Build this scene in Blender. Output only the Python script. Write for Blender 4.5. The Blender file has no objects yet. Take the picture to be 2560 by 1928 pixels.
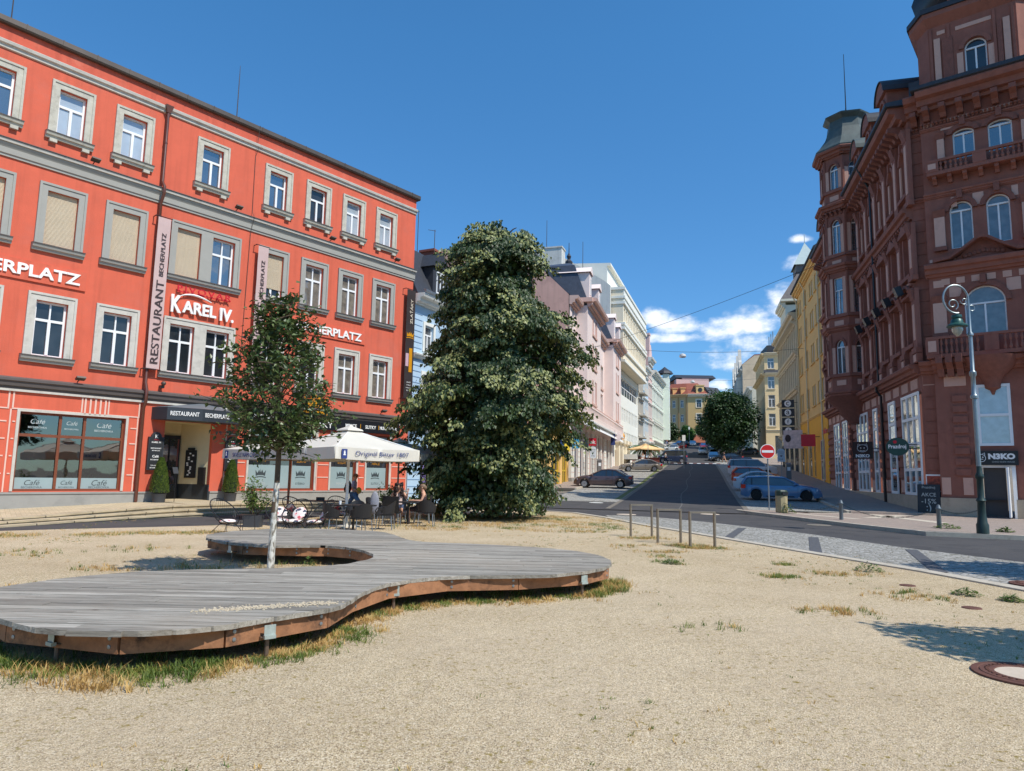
import bpy, bmesh, math, random
from mathutils import Matrix, Vector, noise
R = math.radians
sc = bpy.context.scene
# ------------------------------------------------------------------ camera
cd = bpy.data.cameras.new('camera'); cam = bpy.data.objects.new('camera', cd); sc.collection.objects.link(cam)
cd.sensor_width = 36; cd.lens = 24.82; cd.clip_end = 5000; cd.clip_start = 0.1
_p = R(7.27); _r = 0.019
_f = Vector((0, math.cos(_p), math.sin(_p))); _u = Vector((0, -math.sin(_p), math.cos(_p))); _x = Vector((1, 0, 0))
_rt = math.cos(_r) * _x + math.sin(_r) * _u; _up = -math.sin(_r) * _x + math.cos(_r) * _u
_m = Matrix((_rt, _up, -_f)).transposed().to_4x4(); _m.translation = (0, 0, 1.6)
cam.matrix_world = _m
sc.camera = cam
# ------------------------------------------------------------------ sky + sun
SUN_EL = 52.0; SUN_HEAD = 127.3           # heading clockwise from +Y
w = bpy.data.worlds.new('World'); sc.world = w; w.use_nodes = True
nt = w.node_tree; N = nt.nodes; L = nt.links; N.clear()
def nn(t, **k):
    n = N.new(t)
    for a, b in k.items(): setattr(n, a, b)
    return n
def math_(op, a, b=None, c=None):
    n = nn('ShaderNodeMath', operation=op)
    for i, v in enumerate((a, b, c)):
        if v is None: continue
        if isinstance(v, (int, float)): n.inputs[i].default_value = v
        else: L.new(v, n.inputs[i])
    return n.outputs[0]
sky = nn('ShaderNodeTexSky', sky_type='NISHITA'); sky.sun_disc = False
sky.sun_elevation = R(SUN_EL); sky.sun_rotation = R(SUN_HEAD); sky.air_density = 1.0; sky.dust_density = 0.35; sky.ozone_density = 2.6; sky.altitude = 400
tc = nn('ShaderNodeTexCoord'); sp = nn('ShaderNodeSeparateXYZ'); L.new(tc.outputs['Generated'], sp.inputs[0])
tr_ = nn('ShaderNodeValToRGB'); tr_.color_ramp.elements[0].position = 0.0; tr_.color_ramp.elements[0].color = (.50, .76, 1.0, 1); tr_.color_ramp.elements[1].position = .55; tr_.color_ramp.elements[1].color = (.47, 1.04, 1.33, 1)
L.new(sp.outputs[2], tr_.inputs[0])
tint = nn('ShaderNodeMixRGB', blend_type='MULTIPLY'); tint.inputs[0].default_value = 1; L.new(tr_.outputs[0], tint.inputs[2]); L.new(sky.outputs[0], tint.inputs[1])
az = math_('ARCTAN2', sp.outputs[0], sp.outputs[1]); el = math_('ARCSINE', sp.outputs[2])
nz = nn('ShaderNodeTexNoise'); nz.inputs['Scale'].default_value = 36; nz.inputs['Detail'].default_value = 8; nz.inputs['Roughness'].default_value = 0.55
mp = nn('ShaderNodeMapping'); mp.inputs['Scale'].default_value = (1, 1, 1.6); L.new(tc.outputs['Generated'], mp.inputs[0]); L.new(mp.outputs[0], nz.inputs['Vector'])
nzl = nn('ShaderNodeTexNoise'); nzl.inputs['Scale'].default_value = 7; nzl.inputs['Detail'].default_value = 5; L.new(mp.outputs[0], nzl.inputs['Vector'])
# (az deg, el deg, half width, half height, strength)
CL = [(11.7, 12.5, 1.2, 1.15, 1.15), (13.3, 12.0, 1.9, .95, 1.0), (12.6, 11.0, 2.9, .45, .7), (16.6, 11.5, 1.7, 1.2, .95), (18.9, 12.0, 2.2, 1.4, 1.0), (21.6, 13.2, 1.8, 1.6, .95), (19.5, 10.3, 2.6, .8, .6), (17.3, 9.1, 1.6, 1.0, .55),
      (16.5, 7.2, 1.25, .6, 1.0), (17.6, 6.4, 1.3, .5, .7), (22.7, 17.9, .85, .42, 1.1), (22.9, 16.0, 1.1, .8, .65), (60, 14, 9, 3, .8), (-70, 12, 12, 3, .8), (120, 15, 20, 4, .9), (200, 13, 22, 4, .9)]
acc = None
for a, e, hw, hh, s in CL:
    da = math_('DIVIDE', math_('SUBTRACT', az, R(a)), R(hw)); de = math_('SUBTRACT', el, R(e))
    dn = math_('DIVIDE', de, R(hh))
    lo = math_('MULTIPLY', math_('MINIMUM', dn, 0.0), 1.7); hi = math_('MAXIMUM', dn, 0.0); dn = math_('ADD', lo, hi)
    v = math_('MULTIPLY', math_('SUBTRACT', 1.0, math_('ADD', math_('MULTIPLY', da, da), math_('MULTIPLY', dn, dn))), s)
    acc = v if acc is None else math_('MAXIMUM', acc, v)
dens = math_('ADD', acc, math_('MULTIPLY', math_('SUBTRACT', nz.outputs[0], 0.5), 4.0))
dens = math_('ADD', dens, math_('MULTIPLY', math_('SUBTRACT', nzl.outputs[0], 0.5), 2.4)); dens = math_('ADD', dens, 0.42)
cr = nn('ShaderNodeValToRGB'); cr.color_ramp.elements[0].position = 0.0; cr.color_ramp.elements[1].position = 0.9; cr.color_ramp.interpolation = 'EASE'
L.new(math_('MULTIPLY_ADD', dens, 0.5, 0.08), cr.inputs[0])
cs = nn('ShaderNodeValToRGB'); cs.color_ramp.elements[0].position = 0.12; cs.color_ramp.elements[0].color = (4.6, 5.8, 7.4, 1); cs.color_ramp.elements[1].position = .75; cs.color_ramp.elements[1].color = (8.0, 8.3, 8.8, 1)
L.new(math_('MULTIPLY', dens, 0.5), cs.inputs[0])
mx = nn('ShaderNodeMixRGB'); L.new(math_('MULTIPLY', cr.outputs[0], 0.88), mx.inputs[0]); L.new(tint.outputs[0], mx.inputs[1]); L.new(cs.outputs[0], mx.inputs[2])
bg = nn('ShaderNodeBackground'); bg.inputs[1].default_value = 0.115; L.new(mx.outputs[0], bg.inputs[0])
wo = nn('ShaderNodeOutputWorld'); L.new(bg.outputs[0], wo.inputs[0])
sl = bpy.data.lights.new('sun', 'SUN'); sl.energy = 3.8; sl.angle = R(0.53); sl.color = (1.0, 0.95, 0.87)
so = bpy.data.objects.new('sun', sl); sc.collection.objects.link(so)
_h = R(SUN_HEAD); _e = R(SUN_EL)
_d = Vector((math.sin(_h) * math.cos(_e), math.cos(_h) * math.cos(_e), math.sin(_e)))
so.rotation_euler = _d.to_track_quat('Z', 'Y').to_euler(); so.location = _d * 60
sc.view_settings.view_transform = 'Standard'; sc.view_settings.look = 'None'; sc.view_settings.exposure = 0.32; sc.view_settings.gamma = 1
sc.cycles.max_bounces = 6; sc.cycles.transparent_max_bounces = 12
# ------------------------------------------------------------------ materials
def nodemat(name):
    m = bpy.data.materials.new(name); m.use_nodes = True; t = m.node_tree
    return m, t.nodes, t.links, t.nodes['Principled BSDF']
def rgb(h):      # sRGB 0..255 -> linear
    return tuple((c / 255 / 12.92 if c / 255 <= .04045 else ((c / 255 + .055) / 1.055) ** 2.4) for c in h)
def M(name, col, rough=.6, var=.12, sc_=3.0, bump=0.0, bsc=40., metal=0.0, coat=0.0, fine=0.0, streak=0.0, dirt=None, dsc=.6, damt=.5, spec=None, obj=True):
    m, n, l, b = nodemat(name)
    c4 = tuple(col) + (1,)
    tcn = n.new('ShaderNodeTexCoord')
    co = tcn.outputs['Object']
    b.inputs['Roughness'].default_value = rough; b.inputs['Metallic'].default_value = metal
    if spec is not None: b.inputs['Specular IOR Level'].default_value = spec
    if coat: b.inputs['Coat Weight'].default_value = coat; b.inputs['Coat Roughness'].default_value = .04
    cur = None
    if var:
        t = n.new('ShaderNodeTexNoise'); t.inputs['Scale'].default_value = sc_; t.inputs['Detail'].default_value = 8; t.inputs['Roughness'].default_value = .65
        l.new(co, t.inputs['Vector'])
        r = n.new('ShaderNodeValToRGB'); e = r.color_ramp.elements
        e[0].position = .3; e[1].position = .7
        e[0].color = tuple(x * (1 - var) for x in col) + (1,); e[1].color = tuple(min(1, x * (1 + var)) for x in col) + (1,)
        l.new(t.outputs[0], r.inputs[0]); cur = r.outputs[0]
    if dirt:
        t = n.new('ShaderNodeTexNoise'); t.inputs['Scale'].default_value = dsc; t.inputs['Detail'].default_value = 10; t.inputs['Roughness'].default_value = .7
        l.new(co, t.inputs['Vector'])
        r = n.new('ShaderNodeValToRGB'); r.color_ramp.elements[0].position = .52; r.color_ramp.elements[1].position = .68
        r.color_ramp.elements[1].color = (damt,) * 3 + (1,)
        l.new(t.outputs[0], r.inputs[0])
        mxx = n.new('ShaderNodeMixRGB'); l.new(r.outputs[0], mxx.inputs[0])
        if cur: l.new(cur, mxx.inputs[1])
        else: mxx.inputs[1].default_value = c4
        mxx.inputs[2].default_value = tuple(dirt) + (1,); cur = mxx.outputs[0]
    if streak:
        t = n.new('ShaderNodeTexNoise'); t.inputs['Scale'].default_value = 1.0; t.inputs['Detail'].default_value = 7; t.inputs['Roughness'].default_value = .6
        mq = n.new('ShaderNodeMapping'); mq.inputs['Scale'].default_value = (3.2, 3.2, .22); l.new(co, mq.inputs[0]); l.new(mq.outputs[0], t.inputs['Vector'])
        r = n.new('ShaderNodeValToRGB'); r.color_ramp.elements[0].position = .48; r.color_ramp.elements[1].position = .72; r.color_ramp.elements[1].color = (streak,) * 3 + (1,); l.new(t.outputs[0], r.inputs[0])
        mxx = n.new('ShaderNodeMixRGB'); l.new(r.outputs[0], mxx.inputs[0]); mxx.inputs[2].default_value = tuple(x * .55 for x in col) + (1,)
        if cur: l.new(cur, mxx.inputs[1])
        else: mxx.inputs[1].default_value = c4
        cur = mxx.outputs[0]
    if fine:
        t = n.new('ShaderNodeTexNoise'); t.inputs['Scale'].default_value = 90; t.inputs['Detail'].default_value = 3
        l.new(co, t.inputs['Vector'])
        mxx = n.new('ShaderNodeMixRGB'); mxx.blend_type = 'OVERLAY'; mxx.inputs[0].default_value = fine
        if cur: l.new(cur, mxx.inputs[1])
        else: mxx.inputs[1].default_value = c4
        l.new(t.outputs[0], mxx.inputs[2]); cur = mxx.outputs[0]
    if cur: l.new(cur, b.inputs['Base Color'])
    else: b.inputs['Base Color'].default_value = c4
    if bump:
        t = n.new('ShaderNodeTexNoise'); t.inputs['Scale'].default_value = bsc; t.inputs['Detail'].default_value = 5
        l.new(co, t.inputs['Vector'])
        bp = n.new('ShaderNodeBump'); bp.inputs['Strength'].default_value = bump; bp.inputs['Distance'].default_value = .02
        l.new(t.outputs[0], bp.inputs['Height']); l.new(bp.outputs[0], b.inputs['Normal'])
    return m
def glass(name, col, refl=.25, var=.5, scv=1.2, tintc=(.74, .74, .74)):
    m, n, l, b = nodemat(name)
    tcn = n.new('ShaderNodeTexCoord'); oi = n.new('ShaderNodeObjectInfo')
    t = n.new('ShaderNodeTexNoise'); t.inputs['Scale'].default_value = scv; t.inputs['Detail'].default_value = 2
    ad = n.new('ShaderNodeVectorMath'); ad.operation = 'ADD'; l.new(tcn.outputs['Object'], ad.inputs[0]); l.new(oi.outputs['Location'], ad.inputs[1])
    l.new(ad.outputs[0], t.inputs['Vector'])
    r = n.new('ShaderNodeValToRGB'); e = r.color_ramp.elements; e[0].position = .35; e[1].position = .7
    e[0].color = tuple(x * (1 - var) for x in col) + (1,); e[1].color = tuple(x * (1 + var) for x in col) + (1,)
    l.new(t.outputs[0], r.inputs[0]); l.new(r.outputs[0], b.inputs['Base Color']); b.inputs['Roughness'].default_value = .35
    g = n.new('ShaderNodeBsdfGlossy'); g.inputs['Roughness'].default_value = .015; g.inputs['Color'].default_value = tuple(tintc) + (1,)
    w2 = n.new('ShaderNodeTexNoise'); w2.inputs['Scale'].default_value = 1.1; bp = n.new('ShaderNodeBump'); bp.inputs['Strength'].default_value = .12; bp.inputs['Distance'].default_value = .03
    l.new(ad.outputs[0], w2.inputs['Vector']); l.new(w2.outputs[0], bp.inputs['Height']); l.new(bp.outputs[0], g.inputs['Normal'])
    fr = n.new('ShaderNodeFresnel'); fr.inputs[0].default_value = 1.5
    a = n.new('ShaderNodeMath'); a.operation = 'ADD'; a.use_clamp = True; l.new(fr.outputs[0], a.inputs[0]); a.inputs[1].default_value = refl
    ms = n.new('ShaderNodeMixShader'); l.new(a.outputs[0], ms.inputs[0]); l.new(b.outputs[0], ms.inputs[1]); l.new(g.outputs[0], ms.inputs[2])
    l.new(ms.outputs[0], n['Material Output'].inputs[0])
    return m
def leafmat(name, c0, c1, c2, scl=1.4, trans=.25, rough=.45, back=None):
    m, n, l, b = nodemat(name)
    tcn = n.new('ShaderNodeTexCoord'); t = n.new('ShaderNodeTexNoise'); t.inputs['Scale'].default_value = scl; t.inputs['Detail'].default_value = 3
    l.new(tcn.outputs['Object'], t.inputs['Vector'])
    wn = n.new('ShaderNodeTexNoise'); wn.inputs['Scale'].default_value = 14; l.new(tcn.outputs['Object'], wn.inputs['Vector'])
    mxv = n.new('ShaderNodeMath'); mxv.operation = 'MULTIPLY_ADD'; l.new(wn.outputs[0], mxv.inputs[0]); mxv.inputs[1].default_value = .6; 
    sb = n.new('ShaderNodeMath'); sb.operation = 'MULTIPLY'; l.new(t.outputs[0], sb.inputs[0]); sb.inputs[1].default_value = .45; l.new(sb.outputs[0], mxv.inputs[2])
    r = n.new('ShaderNodeValToRGB'); r.color_ramp.elements[0].position = .34; r.color_ramp.elements[1].position = .7
    r.color_ramp.elements[0].color = tuple(c0) + (1,); r.color_ramp.elements[1].color = tuple(c2) + (1,)
    e = r.color_ramp.elements.new(.52); e.color = tuple(c1) + (1,)
    l.new(mxv.outputs[0], r.inputs[0]); col = r.outputs[0]
    if back:
        gm = n.new('ShaderNodeNewGeometry'); mb = n.new('ShaderNodeMixRGB'); l.new(gm.outputs['Backfacing'], mb.inputs[0]); l.new(col, mb.inputs[1]); mb.inputs[2].default_value = tuple(back) + (1,); col = mb.outputs[0]
    l.new(col, b.inputs['Base Color']); b.inputs['Roughness'].default_value = rough
    tr = n.new('ShaderNodeBsdfTranslucent'); l.new(col, tr.inputs[0])
    ms = n.new('ShaderNodeMixShader'); ms.inputs[0].default_value = trans; l.new(b.outputs[0], ms.inputs[1]); l.new(tr.outputs[0], ms.inputs[2])
    l.new(ms.outputs[0], n['Material Output'].inputs[0])
    return m
# ------------------------------------------------------------------ mesh builder
I4 = Matrix.Identity(4)
def T(x, y, z): return Matrix.Translation((x, y, z))
def RZ(a): return Matrix.Rotation(a, 4, 'Z')
def RX(a): return Matrix.Rotation(a, 4, 'X')
def RY(a): return Matrix.Rotation(a, 4, 'Y')
class MB:
    def __init__(s): s.v = []; s.f = []; s.mi = []; s.m = 0; s.X = None; s.ch = []
    def add(s, vs, fs):
        o = len(s.v); s.ch.append((o, o + len(vs), len(s.f), len(s.f) + len(fs)))
        if s.X is not None: vs = [s.X @ Vector(p) for p in vs]
        s.v += [tuple(p) for p in vs]; s.f += [tuple(i + o for i in f) for f in fs]; s.mi += [s.m] * len(fs); return s
    def box(s, x0, x1, y0, y1, z0, z1):
        return s.add([(x0, y0, z0), (x1, y0, z0), (x1, y1, z0), (x0, y1, z0), (x0, y0, z1), (x1, y0, z1), (x1, y1, z1), (x0, y1, z1)],
                     [(3, 2, 1, 0), (4, 5, 6, 7), (0, 1, 5, 4), (1, 2, 6, 5), (2, 3, 7, 6), (3, 0, 4, 7)])
    def quad(s, a, b, c, d): return s.add([a, b, c, d], [(0, 1, 2, 3)])
    def poly(s, pts): return s.add(pts, [tuple(range(len(pts)))])
    def prism(s, pts, z0, z1, cap=True):         # pts (x,y) ccw
        n = len(pts); v = [(x, y, z0) for x, y in pts] + [(x, y, z1) for x, y in pts]
        f = [(i, (i + 1) % n, n + (i + 1) % n, n + i) for i in range(n)]
        if cap: f += [tuple(range(n))[::-1], tuple(range(n, 2 * n))]
        return s.add(v, f)
    def exx(s, prof, x0, x1):                     # prof (y,z) extruded along x
        n = len(prof); v = [(x0, y, z) for y, z in prof] + [(x1, y, z) for y, z in prof]
        return s.add(v, [(i, (i + 1) % n, n + (i + 1) % n, n + i) for i in range(n)] + [tuple(range(n))[::-1], tuple(range(n, 2 * n))])
    def exy(s, prof, y0, y1):                     # prof (x,z) extruded along y
        n = len(prof); v = [(x, y0, z) for x, z in prof] + [(x, y1, z) for x, z in prof]
        return s.add(v, [(i, n + i, n + (i + 1) % n, (i + 1) % n) for i in range(n)] + [tuple(range(n)), tuple(range(n, 2 * n))[::-1]])
    def lathe(s, prof, n=16, c=(0, 0, 0), a0=0., a1=2 * math.pi):
        full = abs(a1 - a0 - 2 * math.pi) < 1e-6; k = n if full else n + 1
        v = []
        for r, z in prof:
            for i in range(k):
                a = a0 + (a1 - a0) * i / n; v.append((c[0] + r * math.cos(a), c[1] + r * math.sin(a), c[2] + z))
        f = []
        for j in range(len(prof) - 1):
            for i in range(k if full else n):
                i2 = (i + 1) % k; f.append((j * k + i, j * k + i2, (j + 1) * k + i2, (j + 1) * k + i))
        s.add(v, f)
        if full and prof[0][0] > 1e-4: s.add(v[:k], [tuple(range(k))[::-1]])
        if full and prof[-1][0] > 1e-4: s.add(v[-k:], [tuple(range(k))])
        return s
    def cyl(s, x, y, z0, z1, r, n=12, r1=None):
        return s.lathe([(r, z0), (r if r1 is None else r1, z1)], n, (x, y, 0))
    def tube(s, pts, rad, n=8, cap=True):
        P = [Vector(p) for p in pts]; rr = rad if isinstance(rad, (list, tuple)) else [rad] * len(P)
        v = []; up = Vector((0, 0, 1)); prev = None
        for i, p in enumerate(P):
            t = (P[min(i + 1, len(P) - 1)] - P[max(i - 1, 0)]).normalized()
            if prev is None:
                a = t.cross(up if abs(t.z) < .95 else Vector((1, 0, 0))).normalized()
            else:
                a = (prev - t * prev.dot(t)).normalized()
            prev = a; b = t.cross(a)
            for k in range(n):
                q = 2 * math.pi * k / n; v.append(p + (a * math.cos(q) + b * math.sin(q)) * rr[i])
        f = [(i * n + k, (i + 1) * n + k, (i + 1) * n + (k + 1) % n, i * n + (k + 1) % n) for i in range(len(P) - 1) for k in range(n)]
        if cap: f += [tuple(range(n)), tuple(range((len(P) - 1) * n, len(P) * n))[::-1]]
        return s.add(v, f)
    def ellip(s, c, r, n=12, m=8):
        v = []; 
        for j in range(m + 1):
            t = math.pi * j / m
            for i in range(n):
                a = 2 * math.pi * i / n; v.append((c[0] + r[0] * math.sin(t) * math.cos(a), c[1] + r[1] * math.sin(t) * math.sin(a), c[2] + r[2] * math.cos(t)))
        return s.add(v, [(j * n + i, (j + 1) * n + i, (j + 1) * n + (i + 1) % n, j * n + (i + 1) % n) for j in range(m) for i in range(n)])
    def mesh(s, name, mats, smooth=False, merge=False):
        me = bpy.data.meshes.new(name); me.from_pydata(s.v, [], s.f)
        for m in (mats if isinstance(mats, (list, tuple)) else [mats]): me.materials.append(m)
        if any(s.mi): me.polygons.foreach_set('material_index', s.mi)
        if merge:
            bm = bmesh.new(); bm.from_mesh(me); bmesh.ops.remove_doubles(bm, verts=bm.verts, dist=1e-4); bm.to_mesh(me); bm.free()
        if smooth:
            me.shade_smooth()
            if smooth != 'all': me.set_sharp_from_angle(angle=R(38))
        me.update(); return me
def link(name, data, parent=None, mat=None):
    o = bpy.data.objects.new(name, data); sc.collection.objects.link(o)
    if parent is not None: o.parent = parent
    if mat is not None: o.matrix_local = mat if parent is not None else mat; 
    return o
SPLIT = {'pilaster', 'cornice', 'ornament', 'rusticated_block', 'rusticated_pier', 'plaster_groove', 'shopfront_surround', 'pale_panel', 'stone_base', 'plinth', 'lesene', 'trim', 'shop_pier', 'shop_base', 'wall', 'downpipe', 'dormer', 'console_row', 'tower_panel', 'tower_ornament', 'oriel_panel', 'oriel_ornament', 'balcony', 'balcony_panel', 'gutter', 'band', 'divider', 'door_frame', 'bay_trim', 'roof', 'bracket', 'handle', 'panel', 'gable', 'sheet', 'grille', 'number_plate', 'door_gap', 'pillar', 'top_moulding', 'shop_band', 'masonry_joint', 'pier_joint', 'tower_head', 'antenna_mast', 'balcony_rail', 'windows', 'chimney_block', 'picture', 'letter_box', 'aerial', 'double_surround'}
def islands(mb):
    B_ = [([min(v[i] for v in mb.v[a:b]) - .015 for i in range(3)], [max(v[i] for v in mb.v[a:b]) + .015 for i in range(3)]) for a, b, _, _2 in mb.ch]
    par = list(range(len(B_)))
    def find(i):
        while par[i] != i: par[i] = par[par[i]]; i = par[i]
        return i
    for i in range(len(B_)):
        (l0, h0) = B_[i]
        for j in range(i):
            (l1, h1) = B_[j]
            if l0[0] < h1[0] and l1[0] < h0[0] and l0[1] < h1[1] and l1[1] < h0[1] and l0[2] < h1[2] and l1[2] < h0[2]: par[find(i)] = find(j)
    g = {}
    for i in range(len(B_)): g.setdefault(find(i), []).append(i)
    out = []
    for ids in g.values():
        q = MB(); q.v = []
        for i in ids:
            a, b, c, d = mb.ch[i]; o = len(q.v) - a; q.v += mb.v[a:b]; q.f += [tuple(k + o for k in f) for f in mb.f[c:d]]; q.mi += mb.mi[c:d]
        out.append(q)
    return out
def part(name, mb, mats, parent=None, Mx=None, smooth=False, merge=False, label=None):
    if name in SPLIT and parent is not None and 1 < len(mb.ch) < 900:
        I_ = islands(mb)
        if 1 < len(I_) <= 160:
            for q in I_[1:]: link(name, q.mesh(name, mats, smooth, merge), parent, Mx)
            mb = I_[0]
    o = link(name, mb.mesh(name, mats, smooth, merge), parent, Mx)
    if label: o['label'] = label
    return o
def tag(o, label, cat, group=None, kind=None):
    if label: o['label'] = label
    if cat: o['category'] = cat
    if group: o['group'] = group
    if kind: o['kind'] = kind
    return o
def thing(name, label, cat, Mx=None, group=None):
    o = link(name, None, None, Mx if Mx is not None else I4); o.empty_display_size = .3
    return tag(o, label, cat, group)
def struct(name, mb, mats, Mx=None, smooth=False, kind='structure'):
    o = part(name, mb, mats, None, Mx, smooth); o['kind'] = kind; return o
def copy_tree(o, Mx=None, label=None, parent=None):
    c = o.copy(); sc.collection.objects.link(c)
    if parent is not None: c.parent = parent
    if Mx is not None: c.matrix_local = Mx
    if label: c['label'] = label
    for ch in [q for q in KIDS(o)]: copy_tree(ch, None, None, c)
    return c
def KIDS(o): return [q for q in sc.collection.objects if q.parent == o]
class Frame:      # x to the right seen from the front, y into the building, z up
    def __init__(s, ox, oy, heading, oz=0.): s.M = T(ox, oy, oz) @ RZ(R(90 - heading))
    def at(s, x=0, y=0, z=0, rz=0): return s.M @ T(x, y, z) @ RZ(rz)
_txt = {}
def text_mesh(body, w=None, h=None, ext=.01, bold=0.0, shear=0.0, mat=None, space=1.0):
    key = (body, w, h, ext, bold, shear, mat.name, space)
    if key in _txt: return _txt[key]
    cu = bpy.data.curves.new('t', 'FONT'); cu.body = body; cu.size = 1; cu.align_x = 'CENTER'; cu.extrude = 0.02; cu.offset = bold; cu.shear = shear; cu.space_character = space; cu.resolution_u = 3
    o = bpy.data.objects.new('t', cu); sc.collection.objects.link(o)
    dg = bpy.context.evaluated_depsgraph_get(); dg.update()
    me = bpy.data.meshes.new_from_object(o.evaluated_get(dg)); bpy.data.objects.remove(o); bpy.data.curves.remove(cu)
    xs = [v.co.x for v in me.vertices]; ys = [v.co.y for v in me.vertices]
    x0, x1, y0, y1 = min(xs), max(xs), min(ys), max(ys)
    sx = w / (x1 - x0) if w else None; sy = h / (y1 - y0) if h else None
    sx = sx or sy; sy = sy or sx
    for v in me.vertices:
        x, y, z = v.co; v.co = ((x - (x0 + x1) / 2) * sx, (-z / .02) * ext, (y - (y0 + y1) / 2) * sy)
    me.materials.clear(); me.materials.append(mat); me.name = 'lettering'
    _txt[key] = me; return me
def text(name, body, parent, x, y, z, w=None, h=None, mat=None, ext=.01, bold=0., shear=0., rot=0., rz=0., space=1.0):   # centred at x,z facing -y
    return link(name, text_mesh(body, w, h, ext, bold, shear, mat, space), parent, T(x, y, z) @ RZ(rz) @ RY(rot))
def wall(mb, x0, x1, z0, z1, holes=(), d=.2, y=0., back=False):
    xs = sorted({x0, x1} | {min(max(h[i], x0), x1) for h in holes for i in (0, 1)}); zs = sorted({z0, z1} | {min(max(h[i], z0), z1) for h in holes for i in (2, 3)})
    for j in range(len(zs) - 1):
        run = None
        for i in range(len(xs)):
            ins = True
            if i < len(xs) - 1:
                cx = (xs[i] + xs[i + 1]) / 2; cz = (zs[j] + zs[j + 1]) / 2
                ins = any(h[0] < cx < h[1] and h[2] < cz < h[3] for h in holes)
            if not ins and run is None: run = xs[i]
            if ins and run is not None:
                mb.quad((run, y, zs[j]), (xs[i], y, zs[j]), (xs[i], y, zs[j + 1]), (run, y, zs[j + 1])); run = None
    for a, b, c, e in [h[:4] for h in holes]:
        mb.quad((a, y, c), (a, y, e), (a, y + d, e), (a, y + d, c)); mb.quad((b, y, c), (b, y + d, c), (b, y + d, e), (b, y, e))
        mb.quad((a, y, e), (b, y, e), (b, y + d, e), (a, y + d, e)); mb.quad((a, y, c), (a, y + d, c), (b, y + d, c), (b, y, c))
    return mb
def arch_fill(mb, xc, w, zs, zt, y, d, n=10):      # spandrel filling the rect corners above an arch: spring zs, crown zt
    h = zt - zs
    for sgn in (-1, 1):
        pts = [(xc + sgn * w / 2 * math.cos(math.pi / 2 * i / n), zs + h * math.sin(math.pi / 2 * i / n)) for i in range(n + 1)]
        cor = (xc + sgn * w / 2, zt)
        for i in range(n):
            a, b = pts[i], pts[i + 1]
            f = [(cor[0], y, cor[1]), (a[0], y, a[1]), (b[0], y, b[1])]
            mb.poly(f if sgn < 0 else f[::-1])
            mb.quad((a[0], y, a[1]), (b[0], y, b[1]), (b[0], y + d, b[1]), (a[0], y + d, a[1]))
def arch_ring(mb, xc, w, zs, zt, y0, y1, t, n=14):  # archivolt band of thickness t around an arch
    h = zt - zs; P = []
    for i in range(n + 1):
        a = math.pi * i / n; P.append((math.cos(a), math.sin(a)))
    for i in range(n):
        q = []
        for (c, s_) in (P[i], P[i + 1]):
            q.append((xc + c * w / 2, zs + s_ * h)); q.append((xc + c * (w / 2 + t), zs + s_ * (h + t)))
        (a, A, b, B) = q
        mb.add([(a[0], y0, a[1]), (A[0], y0, A[1]), (B[0], y0, B[1]), (b[0], y0, b[1]), (a[0], y1, a[1]), (A[0], y1, A[1]), (B[0], y1, B[1]), (b[0], y1, b[1])],
               [(0, 1, 2, 3), (7, 6, 5, 4), (1, 5, 6, 2), (0, 3, 7, 4)])
_wc = {}
def win_meshes(w, h, style, fm, gm, arch=0., fr=.07, t=.06):
    key = (round(w, 3), round(h, 3), style, fm.name, gm.name, round(arch, 3), fr)
    if key in _wc: return _wc[key]
    f = MB(); g = MB(); hs = h - arch
    if arch:
        arch_ring(f, w / 2, w - 2 * fr, hs, h - fr, 0, t, fr)
        f.box(0, fr, 0, t, 0, hs); f.box(w - fr, w, 0, t, 0, hs); f.box(fr, w - fr, 0, t, 0, fr)
        f.box(fr, w - fr, -.02, t, hs - .05, hs + .03)
        n = 12; g.poly([(w / 2 + math.cos(math.pi * i / n) * w / 2 * .98, t * .7, hs + math.sin(math.pi * i / n) * (h - hs) * .97) for i in range(n + 1)])
        g.quad((0.01, t * .7, 0.01), (w - .01, t * .7, 0.01), (w - .01, t * .7, hs), (.01, t * .7, hs))
        f.box(w / 2 - fr * .6, w / 2 + fr * .6, -.015, t, fr, hs - .05)
    else:
        f.box(0, fr, 0, t, 0, h); f.box(w - fr, w, 0, t, 0, h); f.box(fr, w - fr, 0, t, 0, fr); f.box(fr, w - fr, 0, t, h - fr, h)
        g.quad((0.01, t * .7, 0.01), (w - .01, t * .7, 0.01), (w - .01, t * .7, h - .01), (.01, t * .7, h - .01))
        if style in ('cross', 'tee', 'twin3'):
            zt = h * .66
            f.box(fr, w - fr, -.01, t, zt - fr * .6, zt + fr * .6); f.box(w / 2 - fr * .65, w / 2 + fr * .65, -.02, t, fr, zt - fr * .6)
            if style == 'cross': f.box(w / 2 - fr * .35, w / 2 + fr * .35, -.005, t, zt + fr * .6, h - fr)
        if style == 'two': f.box(w / 2 - fr * .5, w / 2 + fr * .5, -.01, t, fr, h - fr)
        if style.startswith('grid'):
            nx, nz = int(style[4]), int(style[5])
            for i in range(1, nx): f.box(w * i / nx - fr * .5, w * i / nx + fr * .5, -.01, t, fr, h - fr)
            for j in range(1, nz): f.box(fr, w - fr, -.02, t + .005, h * j / nz - fr * .5, h * j / nz + fr * .5)
    _wc[key] = (f.mesh('window', fm), g.mesh('pane', gm)); return _wc[key]
def window(parent, x, z, w, h, y=.14, style='cross', fm=None, gm=None, arch=0., fr=.07, pane=True):
    a, b = win_meshes(w, h, style, fm, gm, arch, fr)
    o = link('window', a, parent, T(x, y, z))
    if pane: link('pane', b, o)
    return o
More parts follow.
